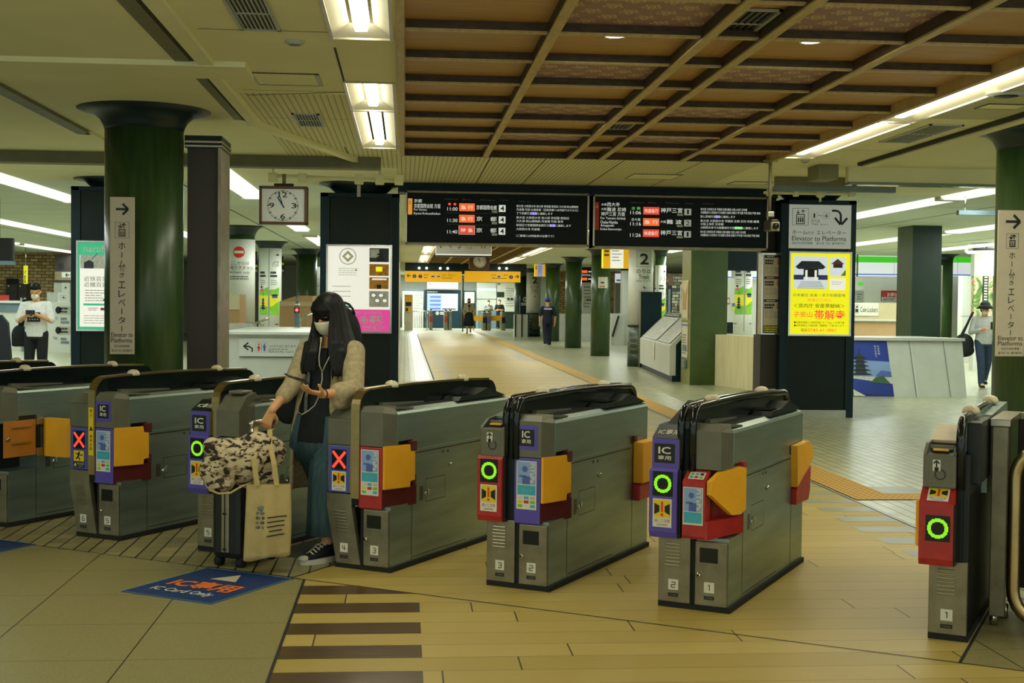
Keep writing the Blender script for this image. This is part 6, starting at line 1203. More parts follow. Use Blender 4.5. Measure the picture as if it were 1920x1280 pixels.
# ================================================================ right side shop
L = thing('sloping_wall', 'low white stone wall with leaning joints at the right', 'wall', (7.6, 21.2, 0)); m = WB(L); xl = 6.9; p0, p1 = fl(1604, 742.5), fl(1815, 745); t0, t1 = at(1604, 641, 21.25), at(1804, 643, 21.25); zt = .93
m.add([(xl, 20.95, 0), (p1.x, 20.95, 0), (xl, 21.25, zt), (t1.x, 21.25, zt), (xl, 22.1, zt), (t1.x - .35, 22.4, zt), (xl, 22.1, 0), (p1.x - .2, 22.4, 0)], [(0, 1, 3, 2), (2, 3, 5, 4), (1, 7, 5, 3), (0, 2, 4, 6), (4, 5, 7, 6)], 'marble'); m.build('body', L)
m = WB(L); fn = Face(m, (xl, 20.945, 0), (1, 0, 0), Vector((0, .30, .93)) / .93, .003)
for xb, xt in ((at(1716, 740, 21).x, at(1706, 640, 21.2).x), (at(1780, 740, 21).x, at(1770, 640, 21.2).x)): fn.bar(xb - xl, 0, xt - xl, .93, .012, 'grey_line', 1)
fn.bar(at(1719, 740, 21).x - xl, 0, at(1709, 640, 21.2).x - xl, .93, .03, 'white_panel', .5); m.build('joints', L)
m = WB(L); m.add([(xl, 21.2, zt + .002), (t1.x + .03, 21.2, zt + .002), (t1.x - .33, 22.42, zt + .002), (xl, 22.12, zt + .002), (xl, 21.2, zt + .05), (t1.x + .03, 21.2, zt + .05), (t1.x - .33, 22.42, zt + .05), (xl, 22.12, zt + .05)], [(0, 1, 5, 4), (1, 2, 6, 5), (4, 5, 6, 7), (3, 7, 6, 2), (0, 4, 7, 3)], 'white_panel'); m.build('coping', L)
L = thing('pagoda_poster', 'blue poster of a pagoda at dusk on the sloping white wall', 'poster', (6.2, 21.0, 0)); m = WB(L); xr, xr2 = at(1674, 742, 21).x, at(1664, 643, 21.2).x
n0 = Face(m, (xl, 20.945, 0), (1, 0, 0), Vector((0, .30, .93)) / .93, .004); hb, ht = .01, .92; xs = lambda v: (xr + (xr2 - xr) * v) - xl; xp0 = at(1598, 742, 21).x - xl
def pp(u, v): return (xp0 + u * (xs(v) - xp0), hb + (ht - hb) * v)
n0.poly([pp(0, 0), pp(1, 0), pp(1, 1), pp(0, 1)], 'photo_deep', 1); n0.poly([pp(0, .3), pp(1, .32), pp(1, .62), pp(0, .66)], 'photo_sky', 2); n0.poly([pp(0, .04), pp(1, .0), pp(1, .22), pp(0, .32)], 'photo_deep', 3); n0.poly([pp(0, .3), pp(1, .2), pp(1, .34), pp(0, .36)], 'photo_pale', 2.5); n0.poly([pp(.45, .24), pp(.95, .22), pp(.8, .36), pp(.6, .34)], 'seaweed', 4); n0.poly([pp(.6, .36), pp(1, .35), pp(1, .44), pp(.75, .46)], 'figure_blue', 3.5); n0.poly([pp(0, 0), pp(.3, .0), pp(0, .12)], 'paper', 5)
for q in range(5): h = .38 + .075 * q; w_ = .3 - .03 * q; n0.poly([pp(.24 - w_, h), pp(.24 + w_, h), pp(.24 + w_ * .5, h + .03), pp(.24 - w_ * .5, h + .03)], 'ink', 5); n0.poly([pp(.24 - w_ * .45, h + .03), pp(.24 + w_ * .45, h + .03), pp(.24 + w_ * .45, h + .075), pp(.24 - w_ * .45, h + .075)], 'photo_dark', 4.5)
n0.poly([pp(.23, .75), pp(.25, .75), pp(.245, .86), pp(.235, .86)], 'ink', 5)
for cx, t in ((.72, '奈良の朝'), (.64, '静かな時を')):
    for i, ch in enumerate(t): a_, b_ = pp(cx, .88 - .045 * i), pp(cx + .05, .915 - .045 * i); n0.text(ch, a_[0], a_[1], b_[0], b_[1], 'paper', 6)
m.build('sheet', L)
L = thing('green_pillar', 'big square dark green pillar standing behind the sloping white wall', 'pillar', (9.7, 24.4, 0)); m = WB(L); xa, xb = at(1711, 500, 24).x, at(1765, 500, 24).x; m.box(xa, 24, 0, xb, 24.75, CEIL, 'green_dark'); m.build('shaft', L); m = WB(L); m.box(xa - .01, 24, 0, xa, 24.75, CEIL, 'green_gloss'); m.build('lighter_side', L); m = WB(L); m.box(xb, 24.0, 0, xb + .03, 24.06, 2.3, 'steel'); m.build('edge_strip', L)  # left face covered in a lighter green than the shaft
SYY = 38.6
def band(x0, x1, lab):
    L, a, b = bx3('shop_sign', lab, 'shop sign', x0, x1, 480, 517, SYY, .3, 'shop_white', 'light_box'); m = WB(L); F = face_px(m, x0, 480, x1, 517, SYY, .006, .012); F.rect(x0, 492, x1, 480, 'shop_green', 1); F.rect(x0, 517, x1, 514.5, 'shop_blue', 1); F.rect((x0 + x1) / 2 - .3, 517, (x0 + x1) / 2 + .3, 480, 'pale_grey', 2); m.build('stripes', L)
band(1590, 1762, 'lit shop sign with green and blue stripes, left of the green pillar'); band(1764, 1826, 'lit shop sign with green and blue stripes, beside the round green column')
L, a, b = bx3('locker_counter', 'beige counter with a Coin Lockers sign left of the green pillar', 'counter', 1590, 1700, 568, 640, 31, 1.2, 'beige_wood', base=0); m = WB(L); zc = at(1640, 598, 31).z; m.box(a.x, 30.95, zc, b.x, 31, b.z, 'beige_panel'); m.box(a.x, 30.9, zc - .05, b.x, 31.02, zc, 'marble'); m.build('upper_panel', L)
m = WB(L); F = face_px(m, 1600, 567, 1645, 592, 31, .005, .07); F.rect(1600, 592, 1645, 567, 'paper', 1); F.text('Coin Lockers', 1611, 585, 1643, 575, 'ink', 2); F.frame(1601, 587, 1608, 571, .4, 'grey_line', 2); F.rect(1602, 585, 1607, 579, 'ink', 3); F.rect(1603.5, 577, 1606, 573, 'ink', 3); m.build('sign_board', L)
L, a, b = bx3('sale_banner', 'red banner with white lettering on the white shop wall', 'banner', 1653, 1690, 545, 564, 38.94, .06, 'dark_red', 'cloth'); m = WB(L); F = face_px(m, 1653, 545, 1690, 564, 38.94, .006, .01); F.rect(1653, 564, 1690, 557, 'photo_pale', 1); F.lines(1655, 563, 1688, 558, 2, 'ink', 2, .5, 2); F.text('お得な', 1663, 556, 1682, 548, 'paper', 2, .01); F.rect(1653, 557, 1690, 545, 'red_paint', 1); m.build('print', L)
L, a, b = bx3('shop_placard', 'small white and green placard stand left on the shop wall', 'placard', 1600, 1618, 518, 543, 38, .2, 'white_panel', 'board'); m = WB(L); F = face_px(m, 1600, 518, 1618, 543, 38, .006, .01); F.rect(1609, 535, 1617, 529, 'shop_green', 1); m.build('print', L); m = WB(L); m.tube([((a.x + b.x) / 2, 38.1, b.z), ((a.x + b.x) / 2, 38.1, CEIL)], .03, 'steel'); m.build('hanger', L)
L, a, b = bx3('notice_board', 'grey framed notice board left of the red banner', 'board', 1601, 1618, 546, 566, 38.94, .06, 'pale_grey', 'board'); m = WB(L); F = face_px(m, 1601, 546, 1618, 566, 38.94, .006, .01); F.frame(1601, 566, 1618, 546, .5, 'grey_line', 1); F.lines(1607, 563, 1616, 549, 3, 'grey_line', 2, .4, 5); m.build('print', L)
L, a, b = bx3('white_panelling', 'white wall panelling right of the round green column', 'panel', 1802, 1824, 517, 700, 34, .3, 'white_panel', base=0); m = WB(L); F = face_px(m, 1802, 517, 1824, 700, 34, .006, .01); F.rect(1802, 593, 1824, 592, 'grey_line', 1); F.rect(1819.5, 700, 1820.2, 517, 'grey_line', 1); m.build('joints', L)
L, a, b = bx3('art_panel', 'colourful abstract art panel behind the woman in the hat', 'artwork', 1825, 1862, 517, 594, 30, .15, 'artwork', 'picture'); m = WB(L); F = face_px(m, 1825, 517, 1862, 594, 30, .006, .01); F.rect(1842, 594, 1852, 517, 'green_dark', 1)
for q in range(14): F.rect(1844, 521 + q * 5.2, 1850, 518 + q * 5.2, 'photo_pale', 2)
m.build('dividing_strip', L); m = WB(L); m.box(a.x, 29.98, 0, b.x + 1.5, 30.2, a.z, 'white_panel'); m.build('lower_panel', L); m = WB(L); m.box(a.x, 30.0, b.z, b.x + 1.5, 30.2, CEIL, 'white_panel'); m.build('upper_panel', L)
L, a, b = bx3('banner_stand', 'green and yellow banner edge left of the right column', 'banner', 1864, 1872, 550, 720, 14.5, .05, 'leaf_green', 'cloth', base=0.6); m = WB(L); F = face_px(m, 1864, 550, 1872, 720, 14.5, .004, .006); F.rect(1864, 640, 1872, 580, 'leaf_yellow', 1); m.build('print', L); m = WB(L); m.box(a.x, 14.5, 0, b.x, 14.56, .6, 'steel'); m.build('stand', L)
L = thing('loop_light', 'rounded white tube light frame hanging left of the right column', 'ceiling light', tuple(at(1840, 465, 30))); m = WB(L); pts = [at(1875, 457, 29), at(1816, 462, 30), at(1812, 464, 30), at(1812, 471, 30), at(1815, 473, 30), at(1875, 472, 29)]; m.tube(pts, .04, 'tube_cool', 10); m.build('tube', L); m = WB(L); p = at(1850, 468, 30); m.box(p.x - .3, 29.9, p.z - .03, p.x + .5, 30.1, p.z + .03, 'gate_dark'); m.tube([(p.x, 30, p.z), (p.x, 30, CEIL)], .02, 'steel'); m.build('mount', L)
L = thing('ceiling_rail', 'dark hanging rail left of the right column sign', 'rail', tuple(at(1830, 398, 17))); m = WB(L); a, b = at(1798, 398, 17), at(1866, 399, 17); m.box(a.x, 17, a.z - .03, b.x, 17.08, a.z + .03, 'blue_grey'); m.tube([(a.x + .1, 17.04, a.z), (a.x + .1, 17.04, CEIL)], .012, 'steel'); m.build('rail', L)

# ================================================================ far end of the concourse
L, a, b = bx3('track_sign', 'white lit sign with tracks 4 and 3 hanging under the left board', 'sign', 817, 922, 445, 478, 28, .2, 'box_white', 'light_box'); m = WB(L); F = face_px(m, 817, 445, 922, 478, 28, .004, .006); F.rect(818, 477, 921, 446, 'white_panel', 1)
F.arrow(829, 461, 10, -1, 0, 1.6, 'ink', 2); F.text('4', 841, 466, 847, 454, 'mid_blue', 2, .01); F.text('3', 858, 466, 864, 454, 'mid_blue', 2, .01); F.text('Track', 871, 467, 886, 461, 'grey_line', 2); F.text('站台 타는 곳', 871, 472, 893, 469, 'pale_grey', 2); F.rect(902, 465, 904, 456, 'sign_red', 2); F.rect(908, 465, 910, 456, 'figure_blue', 2); m.build('print', L)
m = WB(L); m.box(a.x, 27.98, a.z - .03, b.x, 28.22, a.z, 'gate_dark'); m.tube([(a.x + .2, 28.1, b.z), (a.x + .2, 28.1, CEIL)], .03, 'steel'); m.tube([(b.x - .2, 28.1, b.z), (b.x - .2, 28.1, CEIL)], .03, 'steel'); m.build('frame', L)
FY = 51.7
def exit_sign(x0, x1, lab, art):
    L, a, b = bx3('exit_sign', lab, 'sign', x0, x1, 509, 528, FY, .25, 'exit_yellow', 'light_box'); m = WB(L); F = face_px(m, x0, 509, x1, 528, FY, .008, .01); art(F); m.build('lettering', L)
    m = WB(L)
    for t_ in (.2, .8): x = a.x + (b.x - a.x) * t_; m.tube([(x, FY + .1, b.z), (x, FY + .1, 2.64)], .03, 'steel')
    m.build('hangers', L); m = WB(L)
    for t_ in (.25, .38, .62, .75): m.ell((a.x + (b.x - a.x) * t_, FY + .02, b.z + .12), (.05, .05, .05), 'downlight')
    m.build('spot_lamps', L)
def e1(F):
    F.arrow(767, 517, 7, -1, 0, 1.4, 'ink', 1); F.disc(777, 518, 3.6, 'ink', 1); F.text('6', 775.6, 520, 778.4, 516, 'paper', 2); F.disc(788, 518, 3.6, 'ink', 1); F.text('7', 786.6, 520, 789.4, 516, 'paper', 2); F.text('出口', 795, 517, 803, 513, 'ink', 1); F.rect(808, 520, 815, 515, 'paper', 1); F.rect(819, 520, 825, 515, 'paper', 1); F.rect(809, 519, 814, 517, 'ink', 2); F.rect(820, 519, 824, 517, 'ink', 2); F.text('バス・タクシー', 828, 518, 855, 513, 'ink', 1); F.lines(828, 522, 850, 520, 1, 'ink', 1, .5, 4); F.lines(795, 522, 803, 519, 1, 'ink', 1, .4, 5)
def e2(F):
    F.text('バス', 920, 518, 930, 513, 'ink', 1); F.rect(932, 520, 939, 515, 'paper', 1); F.rect(933, 519, 938, 517, 'ink', 2); F.text('出口', 944, 517, 952, 513, 'ink', 1); F.disc(958, 519, 3.6, 'ink', 1); F.text('5', 956.6, 521, 959.4, 517, 'paper', 2); F.arrow(969, 518, 7, 1, -.2, 1.4, 'ink', 1); F.lines(922, 523, 952, 520, 1, 'ink', 1, .4, 8)
exit_sign(759, 866, 'far yellow exit sign with circled 6 and 7', e1); exit_sign(871, 976, 'far yellow exit sign with circled 5 and right arrow', e2)
L, a, b = bx3('sign_post', 'slim pole between the two far yellow signs', 'post', 866.5, 869.5, 522, 621, 66, .1, 'gate_dark', 'pole', base=0)
WY = 74.5
L, a, b = bx3('screen_wall', 'dark wall with a big blue and white screen beyond the far gates', 'screen', 795, 864, 544, 619, WY, .3, 'navy_black', 'wall_panel', base=0); m = WB(L); F = face_px(m, 795, 544, 864, 619, WY, .01, .02); F.rect(801, 582, 858, 550, 'screen_pale', 1)
for q in range(4): F.rect(801, 557 + q * 7.4 + 2, 828, 552 + q * 7.4, 'screen_blue', 2); F.rect(806, 558 + q * 7.4, 826, 554.5 + q * 7.4, 'figure_blue', 3)
F.lines(830, 574, 856, 552, 5, 'screen_blue', 2, .15, 4); F.lines(829, 581, 857, 577, 1, 'photo_dark', 2, .8, 7); F.ring(820, 587, 2.2, 3.2, 'paper', 1, 14); F.rect(819.4, 589, 820.6, 585, 'paper', 2); F.lines(825, 590, 834, 584, 2, 'paper', 1, .6, 4); F.lines(801, 548, 822, 546, 1, 'paper', 1, .7, 3); m.build('screen', L)
L, a, b = bx3('route_sign', 'white lit strip sign above the far dark screen wall', 'sign', 801, 859, 529, 541, WY - .4, .2, 'box_white', 'light_box'); m = WB(L); F = face_px(m, 801, 529, 859, 541, WY - .4, .01, .02); F.disc(806, 532, 1.8, 'grey_line', 1, n=12); F.lines(812, 537, 850, 533, 2, 'pale_grey', 1, .2, 4); m.build('print', L); m = WB(L); m.tube([((a.x + b.x) / 2, WY - .3, b.z), ((a.x + b.x) / 2, WY - .3, CEIL)], .04, 'steel'); m.build('hanger', L)
L, a, b = bx3('notice_wall', 'pale wall of notices left of the far dark screen wall', 'notice wall', 754, 794, 545, 619, WY + .4, .3, 'white_panel', base=0); m = WB(L); F = face_px(m, 754, 545, 794, 619, WY + .4, .01, .02); F.lines(776, 580, 792, 550, 6, 'pale_grey', 1, .4, 5); F.rect(754, 545, 794, 541, 'blue_grey', 1); m.build('print', L)
L, a, b = bx3('ticket_machine', 'yellow ticket machine left of the far gates', 'ticket machine', 758, 774, 552, 620, 68.5, .6, 'sign_cream', base=0); m = WB(L); F = face_px(m, 758, 552, 774, 620, 68.5, .01, .02); F.rect(759, 567, 773, 553, 'sign_yellow', 1); F.rect(761, 573, 771, 566, 'ink', 2); F.rect(759, 585, 771, 575, 'sign_yellow', 1); F.rect(761, 583, 765, 577, 'ink', 2); F.rect(758, 605, 774, 588, 'leaf_yellow' if False else 'sign_cream', 1); m.build('panel', L)
L = thing('steel_fence', 'low steel railing left of the far ticket gates', 'fence', tuple(at(786, 618, 69))); m = WB(L); xa, xb = at(773, 600, 69).x, at(801, 600, 69).x; zt = at(787, 583, 69).z; m.tube([(xa, 69, 0), (xa, 69, zt), (xb, 69, zt), (xb, 69, 0)], .035, 'chrome', 8); m.build('frame', L)
for q in range(7):
    m = WB(L); x = xa + (xb - xa) * (q + 1) / 8; m.tube([(x, 69, .1), (x, 69, zt)], .014, 'steel', 6); m.build('bar', L)
L, a, b = bx3('pale_panel', 'pale framed panel behind the woman in the black skirt', 'panel', 869, 892, 545, 619, WY, .2, 'navy_black', base=0); m = WB(L); F = face_px(m, 869, 545, 892, 619, WY, .01, .02); F.rect(871, 568, 889, 547, 'sign_grey', 1); m.build('print', L)
L, a, b = bx3('waiting_alcove', 'pale alcove with a lit top behind the two waiting people', 'alcove', 893, 931, 530, 619, WY + .6, .2, 'white_panel', base=0); m = WB(L); F = face_px(m, 893, 530, 931, 619, WY + .6, .01, .02); F.rect(894, 546, 930, 540, 'screen_pale', 1); F.rect(893, 561, 931, 560, 'grey_line', 1); F.rect(896, 619, 930, 582, 'blue_grey', 1); m.build('fittings', L)
L, a, b = bx3('notice_wall', 'pale wall of timetables right of the waiting people', 'notice wall', 932, 966, 530, 619, WY + .2, .3, 'paper', base=0); m = WB(L); F = face_px(m, 932, 530, 966, 619, WY + .2, .01, .02); F.lines(948, 575, 964, 538, 8, 'pale_grey', 1, .4, 3); F.rect(932, 557, 945, 547, 'green_dark', 1); F.arrow(936, 532, 5, -1, 0, 1, 'ink', 2); F.rect(932, 619, 966, 584, 'green_dark', 1)
for q in range(2): F.disc(953 + 6 * q, 560, 2.4, 'ink', 2, n=12)
m.build('print', L)
L, a, b = bx3('info_stand', 'dark information stand with a white i sign, left of the far track 2 column', 'sign', 975, 990, 554, 595, 59, .3, 'navy_black', 'board', base=0); m = WB(L); F = face_px(m, 975, 554, 990, 595, 59, .01, .02); F.ring(984.5, 561, 3.4, 4.4, 'paper', 1, 16); F.rect(984, 564, 985.2, 559.5, 'paper', 1); F.rect(984, 558.8, 985.2, 557.6, 'paper', 1); F.lines(977, 573, 989, 567, 2, 'paper', 1, .6, 3); m.build('print', L)
L, a, b = bx3('glass_case', 'pale glass display case below the far information stand', 'case', 966, 991, 590, 629, 57, 1.0, 'marble', base=0); m = WB(L)
for x in (a.x, (a.x + b.x) / 2, b.x): m.box(x - .03, 56.96, 0, x + .03, 57, b.z, 'gate_dark')
m.build('frame', L)
# far gates
def fargate(px0, px1, y0, lab, cm, group='far ticket gates'):
    a, b = at(px0, 619, 69.5), at(px1, y0, 69.5); L = thing('ticket_gate', lab, 'ticket gate', ((a.x + b.x) / 2, 69.5, 0), 0, group); hw = (b.x - a.x) / 2; h = b.z
    m = MB(); m.box(-hw, 0, 0, hw, 1.4, h, 'gate_front', .03); m.build('cabinet', L); m = MB(); m.box(-hw * .9, -.03, h * .4, hw * .9, 0, h * .72, cm, .01); m.build('indicator_unit', L); m = MB(); m.box(-.05, .1, h, .05, 1.3, h + .08, 'black_gloss', .02); m.build('guide_rail', L)
fargate(804.5, 811.5, 582, 'far ticket gate, first from the railing, red panel', 'red_paint'); fargate(833, 839.5, 583, 'far ticket gate, second from the railing, red panel', 'red_paint'); fargate(841, 847.5, 583, 'far ticket gate half with a green lit panel', 'blue_grey')
fargate(905, 911.5, 585, 'far ticket gate right of the woman in the black skirt', 'black_gloss'); fargate(913, 919.5, 585, 'far ticket gate with a violet panel, beside the first waiting person', 'violet'); fargate(940.5, 948, 585, 'far ticket gate at the right end of the far row', 'black_gloss')
for x0, x1, lab in ((887, 905, 'orange gate flap right of the woman in the black skirt'), (919, 942, 'orange gate flap in front of the two waiting people')):
    L, a, b = bx3('gate_flap', lab, 'flap', x0, x1, 591.5, 601, 69.9, .1, 'orange', 'flap')
    m = WB(L); m.box(a.x, 69.93, 0, a.x + .05, 69.98, a.z, 'steel'); m.box(b.x - .05, 69.93, 0, b.x, 69.98, a.z, 'steel'); m.build('post', L)
# ================================================================ people
def V3(*a): return Vector(a)
def hand(mb, wr, d, n, size=.17, curl=(.5, .7, .6), thumb=1, mt='skin', thumb_in=.5, spread=.06):
    """palm, five jointed fingers of different lengths, thumb from the side of the palm. d: along the hand, n: way the palm faces"""
    d = Vector(d).normalized(); n = Vector(n); n = (n - d * n.dot(d)).normalized(); s = d.cross(n).normalized() * thumb; k = size / .18
    for o in (-.022, 0, .022): mb.cap(wr + s * o * .5 * k, wr + d * .085 * k + s * o * k, .015 * k, .0135 * k, mt, 10)
    for off, ln in ((.030, .068), (.010, .078), (-.010, .072), (-.029, .056)):
        p = wr + d * .088 * k + s * off * k; a_ = 0; r = .0088 * k; sp = s * off * spread / .03
        for q, f in enumerate((.42, .32, .26)):
            a_ += curl[q]; v = (d * math.cos(a_) + n * math.sin(a_) + sp * .4).normalized(); e_ = p + v * ln * f * k; mb.cap(p, e_, r, r * .9, mt, 8); p = e_; r *= .9
    p = wr + d * .022 * k + s * .024 * k; v = (d * .6 + s * .75 + n * thumb_in * .6).normalized(); e_ = p + v * .042 * k; mb.cap(p, e_, .0125 * k, .0105 * k, mt, 8)
    v2 = (d * .9 + s * .1 + n * thumb_in).normalized(); e2 = e_ + v2 * .032 * k; mb.cap(e_, e2, .0105 * k, .0095 * k, mt, 8); mb.cap(e2, e2 + (v2 + n * .2).normalized() * .024 * k, .0095 * k, .008 * k, mt, 8)
def frame_of(f, up=(0, 0, 1)):
    f = Vector(f).normalized(); r = f.cross(Vector(up)).normalized(); u = r.cross(f); return r, f, u
def head(mb, c, f, sc=1.0, mt='skin'):
    r, f, u = frame_of(f); R = Matrix((r, f, u)).transposed()
    P = lambda x, y, z: c + (r * x + f * y + u * z) * sc
    mb.ell(P(0, -.012, .035), (.074 * sc, .092 * sc, .085 * sc), mt, R, 20); mb.ell(P(0, .02, -.035), (.060 * sc, .072 * sc, .075 * sc), mt, R, 18); mb.ell(P(0, .06, -.085), (.028 * sc, .026 * sc, .024 * sc), mt, R)
    mb.cap(P(0, .086, .012), P(0, .104, -.022), .010 * sc, .014 * sc, mt, 8); mb.ell(P(0, .084, -.055), (.024 * sc, .012 * sc, .008 * sc), mt, R)
    for s in (1, -1):
        mb.ell(P(s * .076, -.008, -.01), (.008 * sc, .018 * sc, .030 * sc), mt, R); mb.ell(P(s * .034, .07, .03), (.02 * sc, .014 * sc, .007 * sc), mt, R); mb.ell(P(s * .04, .06, -.03), (.024 * sc, .02 * sc, .022 * sc), mt, R)
    return P, R
def cshell(mb, rings, half, mt, th=.02, n=26, fwd=0.0):
    """open C-shaped shell: rings (centre, rx, ry, gap half-angle); opening centred on angle fwd"""
    vs = []; fs = []; N = n + 1
    for ring in rings:
        c, rx, ry, gap = ring[:4]; t_ = ring[4] if len(ring) > 4 else th
        for s in (0, 1):
            for j in range(N):
                a_ = fwd + gap + (2 * math.pi - 2 * gap) * j / n; w_ = 1 + .03 * math.sin(9 * j + 2 * s)
                ex = Vector((math.cos(a_ - fwd), math.sin(a_ - fwd))); lx, ly = ex.x * (ry - s * t_) * w_, ex.y * (rx - s * t_) * w_
                vs.append(Vector(c) + Vector((lx * math.cos(fwd) - ly * math.sin(fwd), lx * math.sin(fwd) + ly * math.cos(fwd), 0)))
    K = 2 * N
    for i in range(len(rings) - 1):
        for j in range(n):
            fs += [(i * K + j, i * K + j + 1, (i + 1) * K + j + 1, (i + 1) * K + j), (i * K + N + j, (i + 1) * K + N + j, (i + 1) * K + N + j + 1, i * K + N + j + 1)]
        for j in (0, n): fs.append((i * K + j, (i + 1) * K + j, (i + 1) * K + N + j, i * K + N + j))
    for i in (0, len(rings) - 1):
        for j in range(n): fs.append((i * K + j, i * K + j + 1, i * K + N + j + 1, i * K + N + j))
    mb.add(vs, fs, mt, True)

# ---------------------------------------------------------------- the woman at the gates
ctr = G(-4.40, 6.32); D = -gG; RS = Vector((D.y, -D.x, 0))      # facing, her right side
W_ = thing('person', 'person with long dark hair, face mask and beige cardigan, looking at a phone', 'person', (ctr.x, ctr.y, 0))
hd = at(617, 592, 7.63); nk = at(619, 645, 7.66); ch = at(616, 690, 7.66); wa = at(606, 762, 7.66); pv = at(602, 812, 7.66)
rs, re, rw = at(576, 656, 7.75), at(547, 724, 7.6), at(510, 768, 7.42)
ls, le, lw = at(664, 658, 7.56), at(662, 734, 7.42), at(603, 739, 7.24)
rot = math.atan2(RS.y, RS.x)
lk, la = G(-4.28, 6.22, .47), G(-4.255, 6.17, .10); rk, ra = G(-4.44, 6.42, .47), G(-4.45, 6.62, .12)
lh, rh = pv + Vector((0, 0, -.02)) - RS * .085, pv + Vector((0, 0, -.02)) + RS * .085
ff = Vector((-.60, -.78, -.50)).normalized()
m = WB(W_); P, HR = head(m, hd + Vector((0, 0, .0)), ff, .95)
m.chain([hd + Vector((.01, .02, -.06)), nk], [.048, .052], 'skin')
m.loft([(pv + V3(0, 0, -.08), .13, .1, rot), (pv, .15, .105, rot), (wa, .115, .085, rot), (ch + V3(0, 0, -.05), .135, .095, rot), (ch + V3(0, 0, .06), .15, .09, rot), (nk + V3(0, 0, -.02), .07, .06, rot)], 'skin')
m.chain([nk + RS * .05 + V3(0, 0, -.05), rs, re, rw], [.05, .05, .036, .024], 'skin'); m.chain([nk - RS * .05 + V3(0, 0, -.05), ls, le, lw], [.05, .05, .036, .024], 'skin')
m.chain([lh, lk, la], [.08, .052, .034], 'skin'); m.chain([rh, rk, ra], [.08, .052, .034], 'skin')
DF = (D + RS * .3).normalized()
for a_, dr in ((la, DF), (ra, D)): m.chain([a_ + V3(0, 0, -.02), a_ + dr * .09 + V3(0, 0, -.062)], [.03, .022], 'skin')
ph = at(556, 711, 7.14)                                           # phone centre
hd_l = (at(562, 729, 7.12) - lw).normalized(); hand(m, lw, hd_l, V3(.1, .05, 1), .18, (.15, .3, .35), -1, thumb_in=.5, spread=.02)
hc = at(496, 797, 7.42); hand(m, rw, (at(499, 792, 7.42) - rw).normalized() + V3(-.1, 0, -.35), V3(-.35, .35, -.7), .17, (.5, .9, .7), 1, thumb_in=.7)
m.remesh('body', W_, .0055, 3)
def on_face(x, y, z): return P(x, y, z)
m = WB(W_)
for s in (1, -1): m.ell(P(s * .033, .081, .010), (.011, .005, .0028), 'ink', HR, 10); m.cap(P(s * .02, .086, .032), P(s * .05, .078, .034), .003, .002, 'hair', 6)
m.build('eyes', W_)
m = WB(W_)                                                        # mask follows cheeks, nose and chin
vs = []; fs = []; NX, NY = 14, 10
for j in range(NY + 1):
    v = j / NY
    for i in range(NX + 1):
        u = -1 + 2 * i / NX; z = .008 - .112 * v - .012 * u * u * (1 - v); bul = (1 - abs(u) ** 2.2); y = .050 + .070 * bul * (1 - .35 * (2 * v - .75) ** 2) - .012 * v; x = u * (.074 - .022 * v * v)
        vs.append(P(x, y + (.0015 if j % 3 == 1 else 0), z))
for j in range(NY):
    for i in range(NX): fs.append((j * (NX + 1) + i, j * (NX + 1) + i + 1, (j + 1) * (NX + 1) + i + 1, (j + 1) * (NX + 1) + i))
m.add(vs, fs, 'mask_white', True)
for s in (1, -1): m.tube([P(s * .072, .05, -.005), P(s * .08, .0, .012), P(s * .078, -.01, -.03), P(s * .06, .04, -.09)], .0018, 'mask_white', 6)
o = m.build('face_mask', W_); md = o.modifiers.new('thick', 'SOLIDIFY'); md.thickness = .003
# hair: cap, fringe and long curtains
m = WB(W_); r_, f_, u_ = frame_of(ff); faz = math.atan2(f_.y, f_.x)
m.ell(P(0, -.018, .046), (.088, .104, .094), 'hair', HR, 24)
for q in range(13):                                               # fringe
    t_ = -1 + q / 6; m.chain([P(t_ * .04, .045, .112), P(t_ * .064, .078 - .02 * t_ * t_, .075), P(t_ * .072, .083 - .03 * t_ * t_, .034 + .007 * (q % 2))], [.012, .010, .004], 'hair', 8)
hz = lambda y: at(617, y, 7.63).z
cx = lambda x, y, Y=7.63: at(x, y, Y)
cshell(m, [(cx(619, 566), .085, .09, .55, .04), (cx(620, 590), .098, .102, .66, .03), (cx(621, 615), .114, .118, .58, .035), (cx(622, 640), .142, .135, .5, .035), (cx(622, 665), .160, .15, .55, .035), (cx(621, 690), .168, .158, .68, .03), (cx(621, 702), .166, .152, .74, .02)], 0, 'hair', .03, 34, faz)
rg = random.Random(3)
for q in range(26):                                               # loose ends
    a_ = faz + .75 + (2 * math.pi - 1.5) * q / 25; k_ = .16 + rg.random() * .012; c0 = cx(621, 676); top_ = c0 + V3(math.cos(a_) * (k_ - .022), math.sin(a_) * (k_ - .03), .1); m.chain([top_, c0 + V3(math.cos(a_) * k_, math.sin(a_) * k_ * .86, -.02), c0 + V3(math.cos(a_) * k_ * 1.02, math.sin(a_) * k_ * .86, -.1 - .03 * rg.random())], [.014, .012, .003], 'hair', 7)
for s, px in ((1, 588), (-1, 640)):                                # side locks over the chest
    for q in range(5): m.chain([P(s * .078, .03 - .012 * q, .03), P(s * .092, .05 - .014 * q, -.06), cx(px + (q * 3 - 8), 660, 7.5), cx(px + (q * 4 - 12) * 1.1 - s * 3, 700 - q % 2 * 5, 7.5)], [.018, .02, .02, .005], 'hair', 8)
m.remesh('hair', W_, .006, 2)
